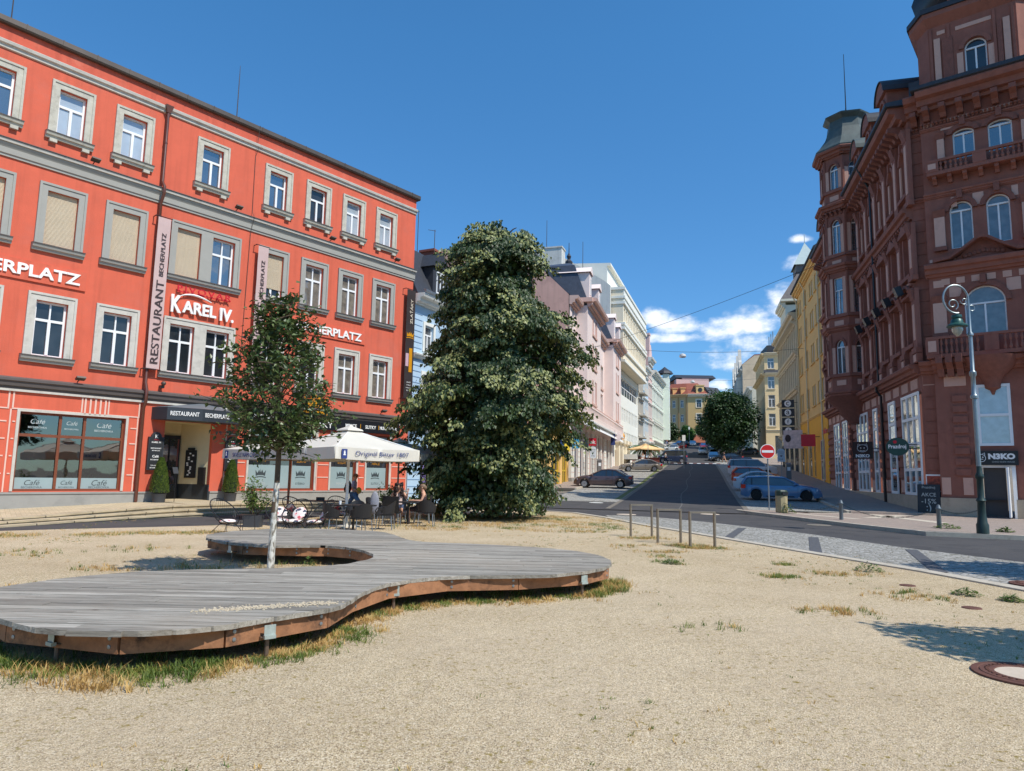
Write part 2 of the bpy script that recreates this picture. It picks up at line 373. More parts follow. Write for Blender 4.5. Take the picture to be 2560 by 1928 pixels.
# street profile
_P = [(-999, 0), (36, 0), (45, .3), (50, .55), (57, .85), (64, 1.2), (75, 1.9), (84, 2.4), (94, 2.95), (102, 3.4), (112, 3.95), (135, 5.6), (157, 7.4), (189, 10), (243, 13.8), (330, 17), (9999, 17)]
def G(u):
    for (a, b), (c, d) in zip(_P, _P[1:]):
        if u <= c: return b + (d - b) * (u - a) / (c - a)
SU = (math.sin(R(15)), math.cos(R(15)))
def UV(u, v): return (u * SU[0] + v * SU[1], u * SU[1] - v * SU[0])
def GU(x, y): return G(x * SU[0] + y * SU[1])
# ================================================================== MATERIALS
red = M('red_plaster', rgb((211, 98, 71)), .85, .08, 1.2, .2, 25, streak=.35, dirt=rgb((196, 108, 90)), dsc=.45, damt=.55)
redpar = M('parapet_plaster', rgb((204, 92, 68)), .85, .06, 1.0, .1, 25, streak=.4, dirt=rgb((212, 124, 100)), dsc=.8, damt=.6)
grey_trim = M('grey_trim', rgb((160, 157, 148)), .8, .05, 2, .1, 30)
pale_trim = M('pale_trim', rgb((196, 190, 178)), .8, .09, 3, .1, 30, dirt=rgb((150, 145, 135)), dsc=2.5, damt=.5)
weath_trim = M('weathered_trim', rgb((190, 184, 168)), .85, .14, 4, .2, 20, dirt=rgb((130, 122, 108)), dsc=3, damt=.5)
dark_trim = M('dark_trim', rgb((92, 84, 80)), .8, .1, 3)
groove = M('groove_plaster', rgb((224, 186, 168)), .8, .05)
gutter_m = M('gutter_metal', rgb((88, 78, 70)), .5, .15, 2, metal=.3)
pipe_m = M('brown_pipe', rgb((100, 58, 44)), .35, .12, 2, coat=.3)
plinth_m = M('grey_plinth', rgb((152, 150, 144)), .85, .07, 2, .15, 40, dirt=rgb((120, 120, 116)), dsc=1.5, damt=.4)
white = M('white_frame', rgb((235, 235, 233)), .4, .03)
dkglass = glass('dark_glass', (.018, .02, .022), .045, .6, 1.2, (.6, .58, .55))
skyglass = glass('sky_glass', (.04, .05, .06), .34, .4, 1.2, (.66, .64, .62))
blindg = glass('blind_glass', (.42, .48, .52), .12, .12)
curtg = glass('curtain_glass', (.20, .17, .13), .07, .35, 3.5)
greyg = glass('net_glass', (.12, .125, .13), .17, .35, 3, (.6, .57, .54))
frost = M('frosted_glass', rgb((150, 168, 168)), .35, .06, 1, coat=.4)
shutter_m = M('shutter', rgb((206, 188, 160)), .6, .06, 1.5)
wood_fr = M('brown_frame', rgb((122, 66, 40)), .5, .12, 6)
black = M('black_metal', (.012, .012, .014), .4, 0)
blackm = M('black_board', (.018, .02, .022), .55, .1)
anth = M('anthracite', rgb((48, 54, 60)), .5, .08)
whitep = M('white_letters', rgb((240, 238, 232)), .5, 0)
redp = M('red_letters', rgb((206, 20, 44)), .45, 0)
goldp = M('gold_letters', rgb((228, 156, 30)), .35, .08, metal=.2)
steel = M('galvanised', rgb((150, 155, 158)), .4, .12, 5, metal=.7)
stone = M('step_stone', rgb((184, 168, 138)), .9, .22, 1.5, .5, 30, dirt=rgb((140, 126, 104)), dsc=2.2, damt=.55)
# ------------------------------------------------------------------ ground materials
def groundmat(name, kind):
    m, n, l, b = nodemat(name); b.inputs['Roughness'].default_value = .95; b.inputs['Specular IOR Level'].default_value = .15
    tcn = n.new('ShaderNodeTexCoord'); co = tcn.outputs['Object']
    def noi(s, d=6, r=.6):
        t = n.new('ShaderNodeTexNoise'); t.inputs['Scale'].default_value = s; t.inputs['Detail'].default_value = d; t.inputs['Roughness'].default_value = r; l.new(co, t.inputs['Vector']); return t.outputs[0]
    def ramp(v, *st):
        r = n.new('ShaderNodeValToRGB'); e = r.color_ramp.elements
        while len(e) < len(st): e.new(.5)
        for q, (p, c) in zip(e, st): q.position = p; q.color = tuple(c) + (1,) if len(c) == 3 else c
        l.new(v, r.inputs[0]); return r.outputs[0]
    def mix(f, a, c, bt='MIX'):
        q = n.new('ShaderNodeMixRGB'); q.blend_type = bt
        for i, v in enumerate((f, a, c)):
            if isinstance(v, (int, float)): q.inputs[i].default_value = v
            elif isinstance(v, tuple): q.inputs[i].default_value = v + (1,)
            else: l.new(v, q.inputs[i])
        return q.outputs[0]
    def vor(s, feat='F1', rnd=1.0):
        t = n.new('ShaderNodeTexVoronoi'); t.feature = feat; t.inputs['Scale'].default_value = s; t.inputs['Randomness'].default_value = rnd; l.new(co, t.inputs['Vector']); return t
    def bump(v, st, dist, prev=None):
        bp = n.new('ShaderNodeBump'); bp.inputs['Strength'].default_value = st; bp.inputs['Distance'].default_value = dist; l.new(v, bp.inputs['Height'])
        if prev: l.new(prev, bp.inputs['Normal'])
        return bp.outputs[0]
    if kind == 'gravel':
        v = vor(125); sep = n.new('ShaderNodeSeparateColor'); l.new(v.outputs['Color'], sep.inputs[0])
        peb = ramp(sep.outputs[0], (0, rgb((108, 90, 70))), (.22, rgb((176, 155, 122))), (.7, rgb((212, 191, 154))), (1, rgb((236, 221, 192))))
        big = noi(.55, 5)
        c = mix(ramp(big, (.35, (0, 0, 0)), (.7, (.45, .45, .45))), peb, rgb((170, 148, 120)))
        c = mix(ramp(noi(.13, 3), (.42, (0, 0, 0)), (.6, (.3, .3, .3))), c, rgb((222, 204, 176)))
        c = mix(ramp(noi(6, 8, .75), (.5, (0, 0, 0)), (.72, (.35, .35, .35))), c, rgb((150, 134, 110)))
        # small scattered sprouting moss and weeds
        ms = ramp(noi(1.1, 4), (.42, (.1, .1, .1)), (.56, (1, 1, 1)))
        sp_ = ramp(noi(17, 6, .7), (.56, (0, 0, 0)), (.62, (1, 1, 1)))
        c = mix(mix(1.0, ms, sp_, 'MULTIPLY'), c, mix(noi(3, 2), rgb((112, 112, 62)), rgb((170, 140, 80))))
        c = mix(ramp(noi(9, 6, .7), (.66, (0, 0, 0)), (.70, (.75, .75, .75))), c, rgb((122, 110, 76)))
        l.new(c, b.inputs['Base Color'])
        b1 = bump(v.outputs['Distance'], .55, .012); b2 = bump(noi(3, 8, .7), .8, .05, b1); l.new(b2, b.inputs['Normal'])
    if kind == 'asphalt':
        c = mix(noi(120, 2), rgb((74, 72, 71)), rgb((94, 91, 89))); c = mix(ramp(noi(.35, 6), (.35, (0, 0, 0)), (.65, (.6, .6, .6))), c, rgb((70, 69, 71)))
        c = mix(ramp(noi(2.5, 8, .7), (.6, (0, 0, 0)), (.75, (.4, .4, .4))), c, rgb((104, 101, 97)))
        c = mix(ramp(noi(.9, 3), (.56, (0, 0, 0)), (.575, (.35, .35, .35))), c, rgb((62, 61, 62)))
        l.new(c, b.inputs['Base Color']); l.new(bump(noi(140, 2), .25, .01), b.inputs['Normal']); b.inputs['Roughness'].default_value = .85
    if kind == 'cobble':
        mp = n.new('ShaderNodeMapping'); mp.inputs['Rotation'].default_value = (0, 0, .3); l.new(co, mp.inputs[0])
        wv = n.new('ShaderNodeTexNoise'); wv.inputs['Scale'].default_value = .9; l.new(mp.outputs[0], wv.inputs['Vector'])
        ad = n.new('ShaderNodeVectorMath'); ad.operation = 'MULTIPLY_ADD'; l.new(wv.outputs['Color'], ad.inputs[0]); ad.inputs[1].default_value = (.5, .5, 0); l.new(mp.outputs[0], ad.inputs[2])
        t = n.new('ShaderNodeTexVoronoi'); t.feature = 'DISTANCE_TO_EDGE'; t.inputs['Scale'].default_value = 8.5; t.inputs['Randomness'].default_value = .55; l.new(ad.outputs[0], t.inputs['Vector'])
        t2 = n.new('ShaderNodeTexVoronoi'); t2.inputs['Scale'].default_value = 8.5; t2.inputs['Randomness'].default_value = .55; l.new(ad.outputs[0], t2.inputs['Vector'])
        sep = n.new('ShaderNodeSeparateColor'); l.new(t2.outputs['Color'], sep.inputs[0])
        cb = ramp(sep.outputs[0], (0, rgb((138, 136, 130))), (.5, rgb((162, 159, 152))), (1, rgb((184, 180, 172))))
        cb = mix(ramp(noi(.5, 5), (.4, (0, 0, 0)), (.7, (.4, .4, .4))), cb, rgb((140, 138, 130)))
        c = mix(ramp(t.outputs['Distance'], (.02, (0, 0, 0)), (.09, (1, 1, 1))), rgb((116, 112, 100)), cb)
        l.new(c, b.inputs['Base Color']); l.new(bump(ramp(t.outputs['Distance'], (0, (0, 0, 0)), (.2, (1, 1, 1))), .45, .02), b.inputs['Normal']); b.inputs['Roughness'].default_value = .85
    if kind in ('pavers', 'tiles'):
        mp = n.new('ShaderNodeMapping'); mp.inputs['Rotation'].default_value = (0, 0, R(15)); l.new(co, mp.inputs[0])
        t = n.new('ShaderNodeTexBrick'); t.inputs['Scale'].default_value = 4.0 if kind == 'pavers' else 2.0; l.new(mp.outputs[0], t.inputs['Vector'])
        a, c2, mo = ((rgb((150, 138, 128)), rgb((172, 152, 138)), rgb((112, 102, 92))) if kind == 'pavers' else (rgb((190, 172, 140)), rgb((206, 188, 156)), rgb((150, 134, 106))))
        t.inputs['Color1'].default_value = a + (1,); t.inputs['Color2'].default_value = c2 + (1,); t.inputs['Mortar'].default_value = mo + (1,); t.inputs['Mortar Size'].default_value = .012
        c = mix(ramp(noi(1.2, 6), (.4, (0, 0, 0)), (.7, (.3, .3, .3))), t.outputs[0], rgb((128, 120, 110)))
        l.new(c, b.inputs['Base Color']); l.new(bump(t.outputs['Fac'], -.3, .01), b.inputs['Normal'])
    return m
gravel_m = groundmat('gravel', 'gravel'); asph = groundmat('asphalt', 'asphalt'); cob = groundmat('cobblestones', 'cobble'); pav = groundmat('paving', 'pavers'); tile_m = groundmat('stone_paving', 'tiles')
kerb_m = M('kerb_granite', rgb((188, 178, 160)), .85, .14, 2.5, .3, 60, dirt=rgb((128, 118, 98)), dsc=3, damt=.5)
dkkerb = M('dark_kerb', rgb((120, 112, 100)), .85, .15, 3, .3, 60)
# ================================================================== SETTING
gm_ = MB()
us = [-400, -60, 0, 20, 36, 45, 50, 57, 64, 75, 84, 94, 102, 112, 135, 157, 189, 243, 330, 1500]; vs = [-700, -60, -12, 0, 12, 60, 700]
for i in range(len(us) - 1):
    for j in range(len(vs) - 1):
        q = [UV(us[a], vs[b]) + (G(us[a]) - .10,) for a, b in ((i, j), (i, j + 1), (i + 1, j + 1), (i + 1, j))]
        gm_.quad(*q[::-1])
base_m = M('base_ground', rgb((120, 112, 100)), .95, .15, .3)
struct('ground', gm_, base_m)
def flat(name, pts, z, m, h=.0):
    b = MB()
    if h: b.prism(pts, z - h, z)
    else: b.poly([(x, y, z) for x, y in pts])
    bm = None
    return struct(name, b, m)
def strip(b, u0, u1, v0, v1, dz, step=4., h=0):
    n = max(1, int((u1 - u0) / step)); us_ = sorted({u0 + (u1 - u0) * i / n for i in range(n + 1)} | {p[0] for p in _P if u0 < p[0] < u1})
    for a, c in zip(us_, us_[1:]):
        va0, va1 = (v0(a), v1(a)) if callable(v0) else (v0, v1); vc0, vc1 = (v0(c), v1(c)) if callable(v0) else (v0, v1)
        A = UV(a, va0); B_ = UV(a, va1); C_ = UV(c, vc1); D = UV(c, vc0)
        za, zc = G(a) + dz, G(c) + dz
        if h:
            b.add([A + (za,), B_ + (za,), C_ + (zc,), D + (zc,), A + (za - h,), B_ + (za - h,), C_ + (zc - h,), D + (zc - h,)], [(3, 2, 1, 0)[::-1], (0, 4, 5, 1)[::-1], (2, 6, 7, 3)[::-1], (3, 7, 4, 0)[::-1], (1, 5, 6, 2)[::-1]])
        else: b.quad(A + (za,), B_ + (za,), C_ + (zc,), D + (zc,))
GRV = [(-40, -30), (14, -30), (9.2, 0), (8.55, 7), (7.95, 10.3), (7.48, 13.1), (7.21, 14.1), (6.77, 15.7), (6.18, 18), (5.55, 20.5), (4.48, 24.6), (3.76, 28.5), (2.77, 31.8), (1.2, 33.2), (-1.5, 33.0), (-4.2, 31.0), (-6.2, 27.4), (-7.3, 24.2), (-7.8, 22.1), (-8.6, 20.9), (-9.9, 19.9), (-11.6, 18.7), (-12.8, 17.7), (-18, 13), (-40, 2)]
flat('gravel_square', GRV, 0.0, gravel_m)
kb = MB()
kin = GRV[1:14]; 
def offs(P, d):
    o = []
    for i, p in enumerate(P):
        a = P[max(i - 1, 0)]; c = P[min(i + 1, len(P) - 1)]; t = Vector((c[0] - a[0], c[1] - a[1])).normalized(); o.append((p[0] + t.y * d, p[1] - t.x * d))
    return o
kout = offs(kin, .28)
for i in range(len(kin) - 1): kb.prism([kin[i], kout[i], kout[i + 1], kin[i + 1]], -.12, .025)
struct('square_kerb', kb, kerb_m)
# asphalt carriageway round the square and up the street
asp = MB()
FK = [(60, 10), (26, 17.2), (15.44, 21.55), (13.19, 22.6), (12.62, 25.6), (12.19, 29.3), (11.75, 33.5), (11.6, 36.2)]
asp.poly([(x, y, -.03) for x, y in [(60, -60), (60, 10), (26, 17.2), (15.44, 21.55), (13.19, 22.6), (12.62, 25.6), (12.19, 29.3), (11.75, 33.5), UV(36, 1.9), UV(36, -4.6), UV(36, -12), (-8, 37), (-16, 27.5), (-30, 12), (-60, -20), (-60, -60)]])
strip(asp, 36, 41.6, -14, -4.5, .0, 1.5)
struct('side_road', asp, asph)
rd = MB(); strip(rd, 36, 235, -4.5, 2.1, .004); struct('street', rd, asph)
sm_ = MB(); random.seed(6)
u_ = 37.
while u_ < 108: v_ = -1.2 + .12 * math.sin(u_ * .35) + random.gauss(0, .015); sm_.quad(UV(u_, v_) + (G(u_) + .009,), UV(u_, v_ + .05) + (G(u_) + .009,), UV(u_ + 1.02, -1.15 + .12 * math.sin(u_ * .35 + .35)) + (G(u_ + 1.02) + .009,), UV(u_ + 1.02, -1.2 + .12 * math.sin(u_ * .35 + .35)) + (G(u_ + 1.02) + .009,)); u_ += 1.
struct('road_seam', sm_, M('tar_seam', rgb((112, 108, 104)), .9, .2, 8))
jr = MB(); jr.poly([(x, y, -.026) for x, y in [UV(36, -4.5), UV(36, 2.1), (11.8, 33.4), (12.15, 29.6), (3.8, 29.4), (2.6, 33)]])
# cobbled strip beside the kerb
co_in = kout; cobpts_out = [(26, -30), (17, 0), (12.6, 8), (11.6, 12), (10.85, 15.2), (9.95, 18.0), (9.19, 22.3), (7.43, 27.4), (6.09, 29.8), (5.07, 30.65), (4.1, 30.7)]
cb = MB(); cb.poly([(x, y, -.008) for x, y in cobpts_out[::-1][::-1]] + [(x, y, -.008) for x, y in kout[:11][::-1]]); struct('cobbled_verge', cb, cob)
bars = MB()
for a, b_ in (((6.1, 20.0), (7.84, 24.15)), ((6.95, 16.3), (8.8, 20.79)), ((7.88, 13.2), (9.78, 17.51)), ((8.3, 10.6), (10.9, 14.6))):
    d_ = (Vector(b_) - Vector(a)).normalized(); nrm = Vector((-d_.y, d_.x)) * .13
    pts = [Vector(a) + nrm, Vector(a) - nrm, Vector(b_) - nrm, Vector(b_) + nrm]
    bars.poly([(p.x, p.y, .002) for p in pts][::1])
struct('dark_cobble_band', bars, M('dark_cobble', rgb((84, 84, 86)), .85, .25, 9, .6, 12))
# parking lanes of cobble up the street
pl = MB(); strip(pl, 41.5, 235, -9.0, -4.75, .008); strip(pl, 38.5, 235, 2.35, 7.0, .008)
struct('parking_cobbles', pl, cob)
gt = MB(); strip(gt, 36.5, 235, -4.75, -4.5, .012); strip(gt, 37, 235, 2.1, 2.35, .012); struct('gutter_line', gt, dkkerb)
mg = MB(); 
random.seed(5)
strip(mg, 44, 110, -5.15, -4.8, .014, 3); struct('mossy_edge', mg, M('moss', rgb((104, 112, 62)), .95, .4, 6, .5, 20))
sw = MB(); strip(sw, 37.8, 235, 7.0, 12.5, .13, h=.2); strip(sw, 52, 235, -12.4, -9.0, .13, h=.2)
# sidewalk wedge in front of the corner house
near = [(60, 10), (26, 17.2), (15.44, 21.55), (13.19, 22.6), (12.62, 25.6), (12.19, 29.3), (11.75, 33.5), (11.6, 36.2), UV(38.3, 2.0), UV(38.3, 3.6), (14.2, 34.0), UV(37.8, 7.0), UV(37.8, 12.5), (24, 40), (60, 40)]
sw.prism(near[::-1][::-1], -.1, .1)
struct('pavement', sw, pav)
ks = MB(); kn = near[:9]; ko = offs(kn, -.16)
for i in range(len(kn) - 1): ks.prism([kn[i], kn[i + 1], ko[i + 1], ko[i]], -.1, .108)
strip(ks, 38, 235, 6.86, 7.02, .135, h=.2); strip(ks, 52, 235, -9.02, -8.86, .135, h=.2)
for a, b_ in (((14.2, 34.0), UV(37.8, 7.0)),): 
    d_ = (Vector(b_) - Vector(a)).normalized(); nr = Vector((-d_.y, d_.x)) * .12; ks.prism([tuple(Vector(a) - nr), tuple(Vector(b_) - nr), tuple(Vector(b_) + nr), tuple(Vector(a) + nr)], 0, .112)
struct('pavement_kerb', ks, kerb_m)
# pale inlays in the pavement
il = MB()
for P in ([(15.0, 30.5), (15.6, 30.4), (18.6, 33.2), (18.0, 33.4)], [(16.4, 27.6), (17.0, 27.6), (17.3, 33.6), (16.8, 33.6)], [(14.1, 29.4), (14.5, 29.3), (13.4, 33.6), (13.0, 33.5)]):
    il.poly([(x, y, .104) for x, y in P])
struct('paving_inlay', il, M('pale_inlay', rgb((196, 184, 164)), .9, .1, 4))
# zebra crossing
zb = MB(); rb = MB(); strip(rb, 110.0, 113.5, -4.5, 2.9, .010); 
for k in range(6): strip(zb, 110.6, 113.0, -4.0 + k * 1.15, -3.45 + k * 1.15, .016)
struct('crossing_band', rb, M('crossing_red', rgb((120, 84, 78)), .9, .1, 1)); struct('zebra_marking', zb, M('road_paint', rgb((220, 218, 212)), .8, .08, 6))
# forecourt of the red building with stone steps
FR = Frame(-14.3, 27.0, 38.9)
def fz(s):
    K = [(-14, -.05), (-9, .05), (-6, .15), (-4.2, .17), (0, .33), (5, .33), (9, .2), (13, .0), (17, -.02)]
    for (a, b), (c, d) in zip(K, K[1:]):
        if s <= c: return b + (d - b) * (s - a) / (c - a)
    return -.02
fq = [(-14, 7.0), (-9, 6.2), (-5.8, 4.75), (-3.2, 3.75), (1.6, 2.75), (5, 2.6), (9, 2.4), (13, 2.0), (17, 1.6)]
fc = MB(); st = MB()
def q_at(s, e=0):
    for (a, b), (c, d) in zip(fq, fq[1:]):
        if s <= c: return b + (d - b) * (s - a) / (c - a) + e
    return fq[-1][1] + e
ss = [-14 + i * .5 for i in range(63)]
for a, c in zip(ss, ss[1:]):
    yb = 2.2 if 1.06 <= (a + c) / 2 <= 3.1 else 0.
    fc.quad((a, -q_at(a, -.35), fz(a)), (c, -q_at(c, -.35), fz(c)), (c, yb, fz(c) + (.06 if yb else 0)), (a, yb, fz(a) + (.06 if yb else 0)))
lens = [1.6, 1.2, 1.45, 1.1, 1.7]
for k in range(3):
    s = -14. + k * .4; i = k
    while s < 15:
        e = min(s + lens[i % 5], 15.5); i += 1
        za, zb_ = fz(s), fz(e); ra = (za + .05) / 3; rb_ = (zb_ + .05) / 3
        if za > .08 or k == 0:
            g_ = .012
            ta, tb = za - k * ra, zb_ - k * rb_
            y0 = lambda x: -q_at(x, k * .42 - .35); y1 = lambda x: -q_at(x, k * .42 + .07)
            P = [(s + g_, y1(s), ta), (e - g_, y1(e), tb), (e - g_, y0(e), tb), (s + g_, y0(s), ta)]; F5 = [(0, 1, 2, 3), (4, 5, 1, 0), (5, 6, 2, 1), (7, 4, 0, 3)]
            st.add(P + [(x, y, z - .045) for x, y, z in P], F5 + [(4, 5, 6, 7)]); Ps = [(x, y + (.04 if n_ < 2 else 0), z - .04) for n_, (x, y, z) in enumerate(P)]; st.add(Ps + [(x, y, z - max(.16, ra)) for x, y, z in Ps], F5)
        s = e
struct('forecourt', fc, tile_m, FR.M); struct('stone_steps', st, stone, FR.M)
# ================================================================== RED RESTAURANT BUILDING
B = thing('restaurant_building', 'long red four-storey building with grey window surrounds and restaurant on the ground floor', 'building', FR.M)
rowsR = [(13.50, 15.22, .90, 'tee'), (9.36, 11.36, 1.0, 'cross'), (5.42, 7.38, 1.0, 'cross')]
colsR = [-8.0, -5.5, -3.24, -1.05, 5.34, 7.54, 9.68, 11.84]
holes = []; wins = []
for r, (za, zb_, ww, st_) in enumerate(rowsR):
    for c in colsR:
        holes.append((c - ww / 2, c + ww / 2, za, zb_)); wins.append((r, c, ww, za, zb_))
holes.append((2.17 - .45, 2.17 + .45, 13.50, 15.22)); wins.append((0, 2.17, .9, 13.5, 15.22))
for za, zb_ in ((9.36, 11.36), (5.42, 7.38)):
    for c in (1.42, 2.93): holes.append((c - .5, c + .5, za, zb_)); wins.append((9 if za > 9 else 8, c, 1.0, za, zb_))
cafe = (-3.86, -.42, .76, 3.46); ent = (1.06, 3.05, .33, 3.5); sh = [(4.74, 8.13, .76, 3.5), (9.05, 10.58, .76, 3.5), (11.22, 12.72, .76, 3.5)]
holes += [cafe, ent] + sh + [(-9.4, -5.6, .76, 3.46)]
wl = MB(); wall(wl, -14, 13.95, -.6, 16.2, holes, .22)
wl.quad((13.95, 0, -.6), (13.95, 11, -.6), (13.95, 11, 16.8), (13.95, 0, 16.8)); wl.quad((-14, 11, -.6), (-14, 0, -.6), (-14, 0, 16.8), (-14, 11, 16.8)); wl.quad((13.95, 11, -.6), (-14, 11, -.6), (-14, 11, 16.8), (13.95, 11, 16.8))
part('wall', wl, red, B)
pa = MB(); pa.box(-14, 13.95, -.01, .35, 16.2, 16.74); part('parapet', pa, redpar, B)
rf = MB(); rf.box(-14.1, 14.05, .36, 11.1, 16.4, 16.72); part('roof', rf, dark_trim, B)
g_ = MB(); g_.exx([(-.16, 16.74), (-.2, 16.8), (-.2, 16.98), (-.1, 17.02), (.4, 17.0), (.4, 16.74)], -14.1, 14.1)
for k in range(24): g_.box(-13 + k * 1.15, -12.97 + k * 1.15, -.215, -.2, 16.78, 17.0)
part('roof_edge', g_, gutter_m, B)
def cornice(name, segs, m, x0=-14, x1=13.98):
    b = MB(); b.exx(segs, x0, x1); return part(name, b, m, B)
cornice('top_moulding', [(0, 15.9), (-.06, 15.92), (-.07, 16.02), (-.14, 16.06), (-.16, 16.16), (-.1, 16.2), (0, 16.2)], pale_trim)
cornice('cornice', [(0, 12.12), (-.05, 12.12), (-.05, 12.2), (-.09, 12.22), (-.1, 12.42), (-.16, 12.52), (-.17, 12.58), (0, 12.58)], grey_trim)
cornice('cornice_lip', [(0, 12.584), (-.22, 12.584), (-.24, 12.68), (-.2, 12.70), (0, 12.76)], pale_trim)
cornice('cornice_flashing', [(0, 12.77), (-.2, 12.71), (-.27, 12.69), (-.27, 12.72), (0, 12.80)], dark_trim)
cornice('string_course', [(0, 4.2), (-.05, 4.2), (-.06, 4.28), (-.12, 4.30), (-.15, 4.44), (-.2, 4.47), (-.2, 4.55), (0, 4.62)], dark_trim)
cornice('string_course_band', [(0, 4.12), (-.08, 4.12), (-.08, 4.195), (0, 4.195)], pale_trim)
pl_ = MB()
for a, b_ in ((-14, 1.06), (3.05, 13.98)): pl_.box(a, b_, -.07, .0, -.6, .66); pl_.box(a, b_, -.10, -.0, .663, .73)
part('plinth', pl_, plinth_m, B)
# rusticated ground floor lines
gr = MB()
for x0, x1 in ((-14, -9.6), (-5.4, -4.2), (-4.12, -3.95), (-.3, .05), (.35, 1.0), (3.6, 4.6), (8.26, 8.95), (10.7, 11.1), (12.85, 13.9)):
    if x1 - x0 < .5 and x0 < 1: 
        pass
    for z in (1.33, 1.92, 2.5, 3.08): 
        if x0 not in (.35,): gr.box(x0 + .06, x1 - .03, -.022, .0, z, z + .045)
for x in (-9.62, -5.42, -4.16, -.02, 3.62, 4.66, 8.24, 8.98, 10.66, 11.14, 12.82, 13.9): gr.box(x, x + .045, -.024, .0, .74, 3.52)
for x0, x1 in ((-14, -4.2), (-4.12, -1.95), (-1.1, .05)): gr.box(x0, x1, -.023, 0, 3.52, 3.565); gr.box(x0, x0 + .05, -.024, 0, 3.57, 4.11); gr.box(x1 - .05, x1, -.024, 0, 3.57, 4.11)
for k in range(5): gr.box(-1.9 + k * .17, -1.84 + k * .17, -.03, 0, 3.5, 4.1)
part('plaster_groove', gr, groove, B)
# architraves / sills shared per window kind
def archi(w, za, zb_, t, m):
    a = MB(); a.box(-w / 2 - t, -w / 2, -.05, 0, 0, zb_ - za + t); a.box(w / 2, w / 2 + t, -.05, 0, 0, zb_ - za + t); a.box(-w / 2, w / 2, -.05, 0, zb_ - za, zb_ - za + t)
    e = t; a.box(-w / 2 - e - .03, -w / 2 - e + .05, -.08, -.001, 0, zb_ - za + t + .03); a.box(w / 2 + e - .05, w / 2 + e + .03, -.08, -.001, 0, zb_ - za + t + .03); a.box(-w / 2 - e + .05, w / 2 + e - .05, -.08, -.001, zb_ - za + t - .05, zb_ - za + t + .03)
    return a.mesh('surround', m)
AR = {0: archi(.9, 13.5, 15.22, .24, weath_trim), 1: archi(1.0, 9.36, 11.36, .24, grey_trim), 2: archi(1.0, 5.42, 7.38, .24, pale_trim)}
def sill(w, corb, m):
    s = MB(); s.exx([(0, -.22), (-.1, -.22), (-.12, -.14), (-.17, -.12), (-.2, -.03), (-.2, 0), (0, .02)], -w / 2, w / 2)
    s.m = 1; s.exx([(-.0, .021), (-.205, .001), (-.22, -.02), (-.225, .012), (0, .035)], -w / 2 - .01, w / 2 + .01); s.m = 0
    if corb:
        for sg in (-1, 1): s.box(sg * (w / 2 - .25) - .12, sg * (w / 2 - .25) + .12, -.13, 0, -.34, -.221)
    return s.mesh('sill', [m, dark_trim])
SL = {0: sill(1.56, True, weath_trim), 1: sill(1.66, False, grey_trim), 2: sill(1.66, False, grey_trim)}
shut = MB()
for k in range(46): shut.exx([(0, k * .0435), (-.012, k * .0435 + .02), (0, k * .0435 + .04)], -.49, .49)
SHM = shut.mesh('roller_shutter', shutter_m)
half = MB()
for k in range(36): half.exx([(0, .42 + k * .0435), (-.012, .42 + k * .0435 + .02), (0, .42 + k * .0435 + .04)], -.49, .49)
SHH = half.mesh('roller_shutter', shutter_m)
for i, (r, c, ww, za, zb_) in enumerate(wins):
    hh = zb_ - za; gm = dkglass
    if r == 0: gm = {-5.5: skyglass, -3.24: blindg, -1.05: blindg, 2.17: skyglass, 5.34: skyglass, 7.54: dkglass, 9.68: blindg, 11.84: blindg}.get(c, dkglass)
    if r == 1: gm = curtg if c > 7 else dkglass
    if r == 9: gm = skyglass
    if r == 2 and c > 9: gm = curtg
    wn_ = window(B, c - ww / 2, za, ww, hh, .13, 'tee' if r == 0 else 'cross', white, gm, 0, .075)
    k = 0 if r == 0 else (1 if r in (1, 9) else 2)
    if r < 3:
        link('surround', AR[k], wn_, T(ww / 2, -.13, 0)); link('sill', SL[k], wn_, T(ww / 2, -.13, -.02))
    if (r == 1 and c < 0) or (r == 9 and c < 2): link('roller_shutter', SHM, wn_, T(ww / 2, -.04, 0))
    if r == 1 and 5 < c < 6: link('roller_shutter', SHH, wn_, T(ww / 2, -.04, 0))
for za, zb_, m in ((9.36, 11.36, grey_trim), (5.42, 7.38, pale_trim)):
    a = MB(); h_ = zb_ - za; L0, L1 = .92, 3.43
    for x0, x1 in ((L0 - .24, L0), (1.92, 2.43), (L1, L1 + .24)): a.box(x0, x1, -.05, 0, za, zb_)
    a.box(L0 - .24, L1 + .24, -.05, 0, zb_, zb_ + .24); a.box(L0 - .27, L0 - .19, -.08, -.051, za, zb_ + .27); a.box(L1 + .19, L1 + .27, -.08, -.051, za, zb_ + .27); a.box(L0 - .19, L1 + .19, -.08, -.051, zb_ + .19, zb_ + .27)
    part('double_surround', a, m, B)
    s = MB(); s.exx([(0, -.24), (-.1, -.24), (-.12, -.16), (-.17, -.14), (-.2, -.05), (-.2, -.02), (0, 0)], L0 - .33, L1 + .33); s.m = 1; s.exx([(0, .001), (-.205, -.019), (-.22, -.04), (-.225, -.008), (0, .02)], L0 - .34, L1 + .34)
    part('double_sill', s, [grey_trim, dark_trim], B, T(0, 0, za))
